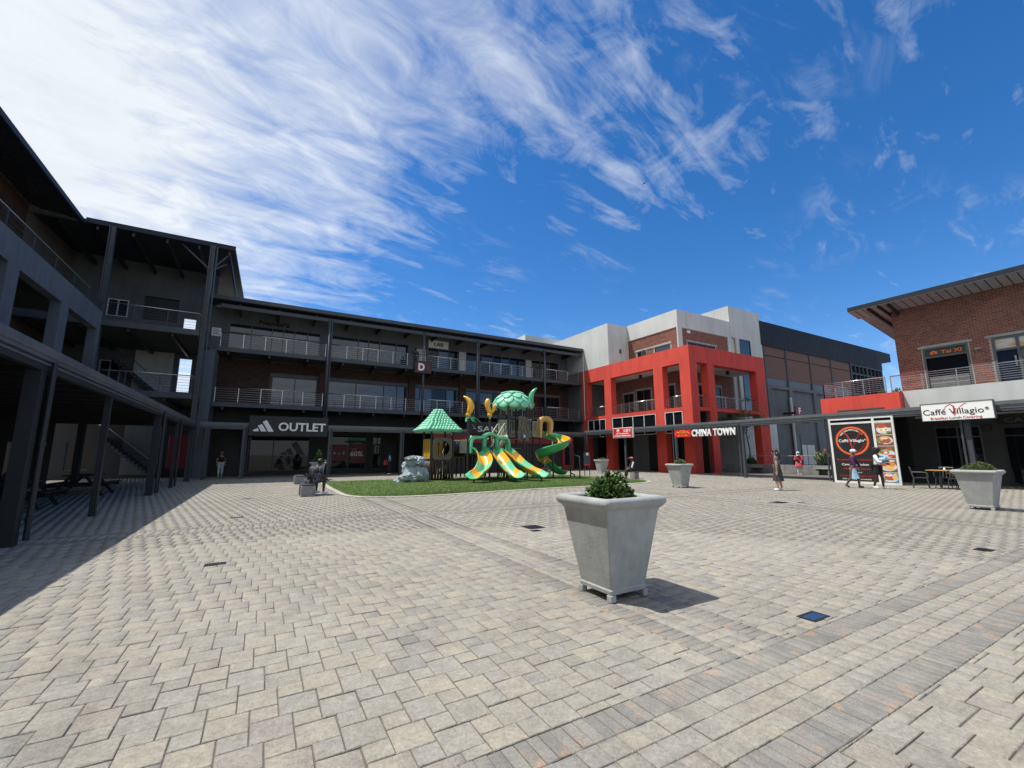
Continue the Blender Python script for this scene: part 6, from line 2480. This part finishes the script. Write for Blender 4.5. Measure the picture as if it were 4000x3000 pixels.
    if skirt:
        m_, z_top, z_bot, r_top, r_bot = skirt
        s = MB()
        kc = (C['knl'] + C['knr']) / 2
        rings = []
        for i in range(8):
            q = i / 7
            z = z_top + (z_bot - z_top) * q
            c = Vector((hip.x, hip.y, 0)).lerp(Vector((kc.x, kc.y, 0)), q)
            r_ = r_top + (r_bot - r_top) * q ** .8
            rings.append([(c.x + (r_ + .012 * q * math.sin(5 * a + 1)) * math.cos(a), c.y + (r_ * .8 + .02 * q + .012 * q * math.sin(7 * a)) * math.sin(a), z)
                          for a in (2 * math.pi * k / 24 for k in range(24))])
        s.loft(rings[::-1], cap=False)
        s.loft([[(hip.x + (p[0] - hip.x) * .95, hip.y + (p[1] - hip.y) * .95, p[2]) for p in r_] for r_ in rings], cap=False)
        s.v = [tuple(xf @ Vector(v)) for v in s.v]
        s.build('skirt', m_, t, True)
    for nm in 'lr':
        s = MB()
        a, b = C['an' + nm], C['ft' + nm]
        d = (b - a)
        d.z = min(d.z, 0)
        s.tube([a - d * .25 + Vector((0, 0, -.012)), a + Vector((0, 0, -.014)), a + (b - a) * .6 + Vector((0, 0, -.004)), b + (b - a) * .22], [.018, .026, .025, .016], 10)
        s.v = [tuple(xf @ Vector(v)) for v in s.v]
        s.build('shoe', shoe, t, True)
    if extras:
        extras(t, C, xf, N_)
    return t


def add(t, s, name, m, xf, smooth=True):
    s.v = [tuple(xf @ Vector(v)) for v in s.v]
    return s.build(name, m, t, smooth)


MC = dict(
    c_pattern=mat('patterned_cloth', (.022, .024, .032), .9, (.14, .15, .19), 9, .004, 20, stretch=(3, 3, .8), lo=.44, hi=.60),
    c_dark=mat('dark_cloth', (.022, .021, .026), .9, (.04, .038, .046), 8, .004, 16),
    c_floral=mat('floral_dark_cloth', (.045, .040, .048), .9, (.22, .21, .23), 16, .004, 16, lo=.60, hi=.70),
    c_grey=mat('grey_cloth', (.16, .15, .155), .9, (.11, .10, .105), 10, .003, 18),
    c_purple=mat('purple_knit', (.075, .022, .085), .9, (.05, .015, .06), 12, .004, 30),
    c_sky=mat('light_blue_cloth', (.36, .58, .80), .85, (.28, .48, .70), 6, .006, 12),
    c_white=mat('white_cloth', (.74, .76, .78), .85, (.64, .67, .72), 8, .005, 16),
    c_black=mat('black_cloth', (.012, .012, .014), .9),
    c_pink=mat('coral_pink_cloth', (.72, .07, .11), .85, (.60, .05, .08), 8, .004, 16),
    c_denim=mat('dark_denim', (.02, .025, .04), .9, (.03, .036, .055), 14),
    cap_pink=mat('pink_cap_cloth', (.62, .11, .13), .85),
)
M.update(MC)
STAND = dict(ell=(-.03, -.01, -.165), wrl=(0, .02, -.14), elr=(.03, -.01, -.165), wrr=(0, .02, -.14),
             knl=(-.005, .01, -.235), anl=(0, -.012, -.225), knr=(.005, .01, -.235), anr=(0, -.012, -.225))


def pose(**k):
    d = dict(STAND)
    d.update(k)
    return d


def toward(dx, dy):
    return math.atan2(-dx, dy)


# woman in the dark dress, standing with her back turned
def ex_woman(t, C, xf, N_):
    s = MB()
    s.tube([C['shl'] + Vector((.03, .05, .02)), C['chest'] + Vector((0, .085, -.02)), C['waist'] + Vector((.07, .06, -.05))], .006, 5)
    s.tube([C['shl'] + Vector((.03, -.04, .02)), C['chest'] + Vector((.0, -.085, -.02)), C['waist'] + Vector((.07, -.05, -.05))], .006, 5)
    add(t, s, 'bag_strap', 'picnic', xf)


person('woman with long black hair in grey top and dark floral dress standing on the pavers', 17.95, 9.95, toward(-.35, .9),
       pose(knl=(-.02, .03, -.235), anl=(-.01, -.02, -.225), knr=(.02, -.02, -.235), anr=(.01, -.03, -.222), wrl=(.01, .01, -.14), wrr=(-.0, .03, -.14)),
       1.66, 'skin_light', 'c_grey', None, ('c_floral', .60, .22, .078, .118), 'white', 'long', sleeve=.6, extras=ex_woman)


# two women walking past the cafe screen, towards the right
def ex_turban(t, C, xf, N_):
    s = MB()
    s.ball(tuple(C['head'] + Vector((0, -.012, .03))), (.062, .072, .052), 14, 8)
    add(t, s, 'head_wrap', 'c_white', xf)
    s = MB()
    for k in range(5):
        a = k * 1.2
        s.ball(tuple(C['head'] + Vector((.05 * math.cos(a), -.012 + .058 * math.sin(a), .05))), .014, 6, 4)
    add(t, s, 'wrap_print', 'hair', xf)


person('woman in purple jumper, pale blue skirt and patterned head wrap walking past the cafe panel', 21.95, 9.02, toward(.12, -1),
       pose(ell=(-.02, .05, -.155), wrl=(.0, .075, -.115), elr=(.02, .04, -.16), wrr=(0, .07, -.12),
            knl=(0, .085, -.22), anl=(0, .0, -.23), knr=(0, -.03, -.235), anr=(0, -.13, -.19), ftr=(0, .05, -.05), head=(0, .02, .045)),
       1.66, 'skin_mid', 'c_purple', None, ('c_sky', .50, .235, .082, .098), 'skin_dark', None, sleeve=1.85, lean=.12, extras=ex_turban)


def ex_bundle(t, C, xf, N_):
    s = MB()
    c = C['chest'] + Vector((-.05, .11, -.03))
    for k in range(9):
        a = k * 2.1
        s.ball(tuple(c + Vector((.05 * math.cos(a), .03 * math.sin(a * 1.7), .045 * math.sin(a)))), (.06, .05, .05), 10, 6)
    add(t, s, 'cloth_bundle', 'c_sky', xf)


person('woman in white top and black shorts carrying a pale blue bundle by the food photos', 22.2, 8.25, toward(.1, -1),
       pose(ell=(-.05, .06, -.15), wrl=(.06, .10, -.03), elr=(.05, .07, -.15), wrr=(-.03, .12, .02),
            knl=(-.01, .06, -.23), anl=(0, .0, -.225), knr=(.01, -.02, -.235), anr=(0, -.07, -.215), head=(0, .015, .045)),
       1.72, 'skin_dark', 'c_white', ('c_black', .75), None, 'white', 'afro', sleeve=1.6, lean=.05, extras=ex_bundle)


# woman in white head scarf and coral dress by the raised bed
def ex_hijab(t, C, xf, N_):
    s = MB()
    s.ball(tuple(C['head'] + Vector((0, -.012, .01))), (.066, .066, .072), 14, 9)
    s.tube([C['head'] + Vector((0, -.02, -.02)), C['neck'], C['neck0'] + Vector((0, .02, -.03))], [.058, .06, .09], 12)
    add(t, s, 'head_scarf', 'c_white', xf)
    s = MB()
    s.ball(tuple(C['head'] + Vector((0, .042, .0))), (.036, .02, .042), 10, 7)
    add(t, s, 'face', 'skin_mid', xf)
    s = MB()
    s.cbox(C['waist'] + Vector((.02, .12, .0)), (.1, .03, .07))
    add(t, s, 'handbag', 'picnic', xf, False)


person('woman in white head scarf and coral pink dress by the raised stone bed', 32.2, 16.35, toward(-1, -.35),
       pose(ell=(-.04, .04, -.16), wrl=(.07, .10, .02), elr=(.04, .03, -.16), wrr=(-.07, .10, .03)),
       1.60, 'skin_mid', 'c_pink', ('c_white', 1.9), ('c_pink', .66, .36, .082, .15), 'white', None, sleeve=1.8, extras=ex_hijab)


# man with the pink cap on the right-hand bench
def ex_cap(t, C, xf, N_):
    h = C['head']
    s = MB()
    s.ball(tuple(h + Vector((0, -.008, .028))), (.058, .066, .05), 14, 8)
    s.raw([tuple(h + Vector(v)) for v in ((-.045, .04, .03), (.045, .04, .03), (.03, .115, .022), (-.03, .115, .022), (-.045, .04, .038), (.045, .04, .038), (.03, .115, .030), (-.03, .115, .030))],
          [(3, 2, 1, 0), (4, 5, 6, 7), (0, 1, 5, 4), (1, 2, 6, 5), (2, 3, 7, 6), (3, 0, 4, 7)])
    add(t, s, 'cap', 'cap_pink', xf)
    s = MB()
    for k in range(5):
        s.ball(tuple(C['shl'].lerp(C['ell'], k / 4) + Vector((-.022, .012, .0))), (.018, .03, .03), 8, 5)
    add(t, s, 'sleeve_panel', 'c_white', xf)


SIT = dict(hip=(0, 0, .285), knl=(-.03, .235, .02), anl=(0, .03, -.225), knr=(.03, .235, .02), anr=(0, .03, -.225))
person('man in pink cap and dark clothes sitting on the bench by the turf corner', 18.95, 18.75, toward(-.87, .49),
       pose(**SIT, ell=(-.03, .06, -.15), wrl=(.02, .12, -.05), elr=(.03, .06, -.15), wrr=(-.02, .12, -.05), head=(0, .02, .045)),
       1.72, 'skin_mid', 'c_dark', ('c_black', 1.9), None, 'black', 'short', sleeve=1.8, lean=.08, extras=ex_cap)
# seated person in the patterned dress, turned away, on the near left bench
person('person in dark patterned tunic sitting turned away on the bench at the turf edge', 1.62, 17.4, toward(.95, .5),
       pose(hip=(0, 0, .285), knl=(-.08, .215, .03), anl=(.0, .0, -.235), knr=(.09, .20, .03), anr=(.02, -.02, -.235),
            ell=(-.06, .02, -.15), wrl=(.02, .09, -.08), elr=(.06, .02, -.15), wrr=(-.02, .12, -.08), head=(0, .045, .035)),
       1.86, 'skin_dark', 'c_pattern', ('c_pattern', 1.1), ('c_pattern', .42, .24, .135, .15), 'white', 'short', sleeve=.95, lean=.45, gender=1.35)


def ex_bag(t, C, xf, N_):
    s = MB()
    c = C['hdr'] + Vector((.02, 0, -.06))
    s.cbox(c, (.06, .17, .20))
    add(t, s, 'shopping_bag', 'bright_red', xf, False)
    s = MB()
    s.tube([c + Vector((0, -.05, .1)), c + Vector((0, 0, .17)), c + Vector((0, .05, .1))], .006, 5)
    add(t, s, 'bag_handle', 'bright_red', xf)


person('person in pale shirt with red shopping bag under the canopy by the sale shop', 8.2, 32.3, toward(-.95, .3),
       pose(elr=(.04, .04, -.15), wrr=(.03, .10, -.05), knl=(0, .03, -.235), anl=(0, -.03, -.225), knr=(0, -.03, -.235), anr=(0, -.03, -.22)),
       1.68, 'skin_dark', 'c_sky', ('c_denim', 1.9), None, 'white', 'short', sleeve=.9, extras=ex_bag)
person('person in dark clothes standing at the top balcony rail above the D sign', 10.45, 34.2, toward(0, -1), pose(), 1.7, 'skin_dark', 'c_dark', ('c_black', 1.9), None, 'black', 'short', sleeve=1.8).location.z = 0
pz = COL.objects[-1]


def shift_up(thing_, dz):
    thing_.location.z += dz


for o in [o for o in COL.objects if o.get('label', '').startswith('person in dark clothes standing at the top')]:
    shift_up(o, 8.53)
person('dark silhouetted person sitting at the picnic table deep under the left canopy', -6.15, 18.3, toward(.4, -1),
       pose(**SIT, ell=(-.05, .07, -.14), wrl=(.05, .09, .05), elr=(.05, .07, -.14), wrr=(-.05, .10, .04), head=(0, .03, .04)),
       1.72, 'skin_dark', 'c_dark', ('c_black', 1.9), None, 'black', 'short', sleeve=1.8, lean=.2)
person('shop dummy in dark top and pale trousers inside the dark left doorway', -2.3, 35.3, toward(.3, -1), pose(), 1.75, 'skin_light', 'c_dark', ('c_white', 1.9), None, 'white', None, sleeve=.6)
mn = [o for o in COL.objects if o.get('label', '').startswith('shop dummy')][0]
mn['category'] = 'mannequin'
mn.name = 'mannequin'

# ------------------------------------------------------------------ furniture
def make_chair(x, y, ang, label):
    t = thing('armchair', label, 'chair', (x, y, 0), 'grey moulded chairs at the cafe table')
    Rm = Matrix.Rotation(ang, 3, 'Z')

    def W(p):
        v = Rm @ Vector(p)
        return (v.x + x, v.y + y, v.z)
    s = MB()
    s.loft([[W((a * .23, -.22, .44)), W((a * .24, .0, .435)), W((a * .23, .22, .45))] for a in (-1, 1)], cap=False, closed=False)
    s.cbox(W((0, 0, .43)), (.46, .44, .03), Rm)
    s.build('seat', 'chair_grey', t)
    s = MB()
    for k in range(5):
        s.tube([W((-.2 + k * .1, -.22, .46)), W((-.2 + k * .1, -.28, .82))], .022, 5)
    s.tube([W((-.23, -.285, .83)), W((0, -.30, .85)), W((.23, -.285, .83))], .025, 6)
    s.build('backrest', 'chair_grey', t)
    for sx in (-1, 1):
        s = MB()
        s.tube([W((sx * .25, -.25, .66)), W((sx * .27, .05, .66)), W((sx * .27, .22, .64)), W((sx * .26, .23, .45))], .02, 6)
        s.build('armrest', 'chair_grey', t)
        for sy in (-1, 1):
            s = MB()
            s.tube([W((sx * .22, sy * .2, .43)), W((sx * .26, sy * .25, 0))], .018, 6)
            s.build('leg', 'chair_grey', t)
    return t


make_chair(24.05, 7.5, R(200), 'dark grey armchair left of the wooden cafe table')
make_chair(24.15, 6.35, R(-20), 'dark grey armchair half hidden behind the right planter')
make_chair(25.0, 7.0, R(90), 'dark grey armchair on the far side of the wooden cafe table')
t = thing('cafe_table', 'small cafe table with a pale wooden top beneath the sign board', 'table', (24.35, 6.95, 0))
for k in range(6):
    part(t, 'plank', 'wood', (24.02, 6.60 + k * .118, .73, 24.68, 6.712 + k * .118, .755))
s = MB()
s.tube([(24.35, 6.95, .02), (24.35, 6.95, .73)], .03, 8)
s.box(24.1, 6.92, 0, 24.6, 6.98, .03)
s.box(24.32, 6.7, .0, 24.38, 6.919, .03)
s.box(24.32, 6.981, .0, 24.38, 7.2, .03)
s.build('pedestal', 'chair_grey', t)
s = MB()
s.lathe([(.03, .756), (.035, .78), (.03, .84), (.008, .86)], 10, (24.2, 6.75, 0))
tag(s.build('shaker', 'white', None, True), 'small white shaker standing on the wooden cafe table', 'shaker')


def picnic(x, y, label):
    t = thing('picnic_table', label, 'picnic table', (x, y, 0), 'dark picnic tables under the left canopy')
    for k in range(5):
        part(t, 'top_board', 'picnic', (x - .38 + k * .155, y - .9, .70, x - .24 + k * .155, y + .9, .74))
    for sx in (-1, 1):
        part(t, 'bench_board', 'picnic', (x + sx * .72 - .14, y - .9, .42, x + sx * .72 + .14, y + .9, .46))
    for sy in (-.65, .65):
        s = MB()
        bar(s, (x - .70, y + sy, 0), (x - .2, y + sy, .69), .05, .09)
        bar(s, (x + .70, y + sy, 0), (x + .2, y + sy, .69), .05, .09)
        bar(s, (x - .85, y + sy + .06, .37), (x + .85, y + sy + .06, .37), .05, .09)
        s.build('leg_frame', 'picnic', t)
    return t


picnic(-5.6, 13.6, 'nearest dark timber picnic table under the left canopy')
picnic(-5.8, 17.4, 'dark timber picnic table where the silhouetted person sits')
picnic(-5.6, 22.0, 'farthest dark timber picnic table under the left canopy')

# ------------------------------------------------------------------ raised stone bed, plants and the small tree
t = thing('raised_bed', 'long low stone planting bed beyond the right walkway', 'planter wall', (33.3, 18, 0))
y = 14.2
while y < 22.4:
    for z0, z1 in ((0, .30), (.305, .62)):
        s = MB()
        s.box(33.0 + rnd.uniform(-.008, .008), y, z0, 33.25, y + .585, z1)
        s.build('block', 'bench_block', t, bevel=.008, seg=1)
    y += .59
part(t, 'soil', 'soil', (33.25, 14.2, 0, 35, 22.4, .58))
part(t, 'seat_slab', 'lintel', (32.6, 14.5, .40, 32.99, 15.7, .46), (32.6, 19.3, .40, 32.99, 20.2, .46))
part(t, 'seat_support', 'bench_block', (32.65, 14.7, 0, 32.99, 14.85, .399), (32.65, 15.4, 0, 32.99, 15.55, .399))
t = thing('path_rail', 'thin metal rail behind the raised stone bed', 'railing', (35.5, 18, 0))
s = MB()
s.tube([(35.6, 14.5, 1.25), (35.6, 23.2, 1.25)], .03, 6)
s.build('rail', 'lintel', t)
s = MB()
for y in (14.6, 17, 19.5, 22):
    s.tube([(35.6, y, 0), (35.6, y, 1.24)], .025, 6)
s.build('rail_post', 'lintel', t)
bush('shrub', 'small bright green shrub in the raised bed left of the standing woman', 'shrub', 33.5, 20.55, .58, .42, .42, .55, 420, .13, .08, 'leaf', stems=8)
# strap-leaved plant
t = thing('strelitzia_plant', 'tall strap-leaved plant with orange flower spikes in the raised bed', 'plant', (33.6, 15.4, .58))
s = MB()
for k in range(70):
    a = rnd.uniform(0, 6.28)
    L = rnd.uniform(.6, 1.15)
    out = rnd.uniform(.15, .75)
    b0 = Vector((33.6 + rnd.uniform(-.25, .25), 15.4 + rnd.uniform(-.35, .35), .55))
    d = Vector((math.cos(a), math.sin(a), 0))
    sd = Vector((-d.y, d.x, 0))
    rings = []
    for q, w_ in ((0, .012), (.4, .016), (.6, .05), (.8, .05), (1.0, .006)):
        p = b0 + d * out * L * q ** 1.6 + Vector((0, 0, L * (q - .25 * out * q * q)))
        rings.append([p - sd * w_, p + d * .006, p + sd * w_, p - d * .006])
    s.loft(rings)
s.build('strap_leaves', 'leaf3', t, True, kind='stuff')
for k in range(5):
    s = MB()
    b0 = Vector((33.5 + rnd.uniform(-.2, .2), 15.4 + rnd.uniform(-.35, .35), 1.3 + rnd.uniform(0, .35)))
    s.tube([b0 - Vector((0, 0, .7)), b0], .012, 5)
    s.build('flower_stalk', 'leaf3', t)
    s = MB()
    for j in range(3):
        s.tube([b0, b0 + Vector((rnd.uniform(-.06, .06), rnd.uniform(-.12, .12), .16))], [.02, .004], 5)
    s.build('flower', 'orange', t)
# small tree behind the walkway
t = thing('small_tree', 'small leafy tree rising above the walkway before the red building', 'tree', (34.0, 20.9, .58))
s = MB()
s.tube([(34.0, 20.9, .5), (34.05, 20.9, 1.8), (33.95, 21.0, 3.0), (34.0, 20.95, 3.9)], [.06, .05, .04, .03], 8)
for k in range(9):
    a = k * .75
    z0 = 2.6 + .16 * k
    s.tube([(33.97, 20.97, z0), (34 + .45 * math.cos(a), 20.95 + .5 * math.sin(a), z0 + .35), (34 + .8 * math.cos(a), 20.95 + .95 * math.sin(a), z0 + .5)], [.025, .016, .008], 5)
s.build('trunk', 'bark', t, True)
lf = leaf_shape(.13, .075)
s = MB()
for k in range(1500):
    ci = k % 26
    rr_ = random.Random(ci)
    c = Vector((34 + rr_.gauss(0, .5), 20.95 + rr_.gauss(0, .6), 4.15 + rr_.gauss(0, .45)))
    p = c + Vector((rnd.gauss(0, .17), rnd.gauss(0, .17), rnd.gauss(0, .13)))
    d = Vector((rnd.gauss(0, 1), rnd.gauss(0, 1), rnd.gauss(.3, .8))).normalized()
    mx = Matrix.Translation(p) @ d.to_track_quat('Z', 'Y').to_matrix().to_4x4() @ Matrix.Scale(rnd.uniform(.7, 1.2), 4)
    s.raw([mx @ Vector(v) for v in lf.v], lf.f)
s.build('crown', 'leaf2', t, True, kind='stuff')
# terrace greenery on the red box
for x, y, lab in ((28.6, 9.35, 'thin straggly plant in the gap between the two terrace rails'), (28.45, 9.95, 'low tuft of leaves on the red terrace wall behind the rail')):
    bush('terrace_plant', lab, 'plant', x, y, 4.4, .2, .2, .38, 140, .12, .03, 'leaf3', up=.9, stems=6)

# bird far up in the sky
t = thing('bird', 'small dark bird flying high in the blue sky', 'bird', (27.0, 23.9, 24.6))
BM = Matrix.Translation((27.0, 23.9, 24.6)) @ Matrix.Scale(.42, 4)
s = MB()
s.tube([(-.25, 0, 0), (-.1, 0, .02), (.1, 0, .02), (.3, 0, 0)], [.02, .08, .07, .012], 8)
s.v = [tuple(BM @ Vector(v)) for v in s.v]
s.build('body', 'dark_print', t, True)
for sg in (-1, 1):
    s = MB()
    s.loft([[(-.10, sg * .03, .03), (.02, sg * .03, .045), (.12, sg * .03, .03), (.02, sg * .03, .02)],
            [(-.02, sg * .35, .16), (.06, sg * .35, .17), (.12, sg * .35, .16), (.06, sg * .35, .152)],
            [(.14, sg * .75, .09), (.18, sg * .75, .095), (.22, sg * .75, .09), (.18, sg * .75, .086)]])
    s.v = [tuple(BM @ Vector(v)) for v in s.v]
    s.build('wing', 'dark_print', t)
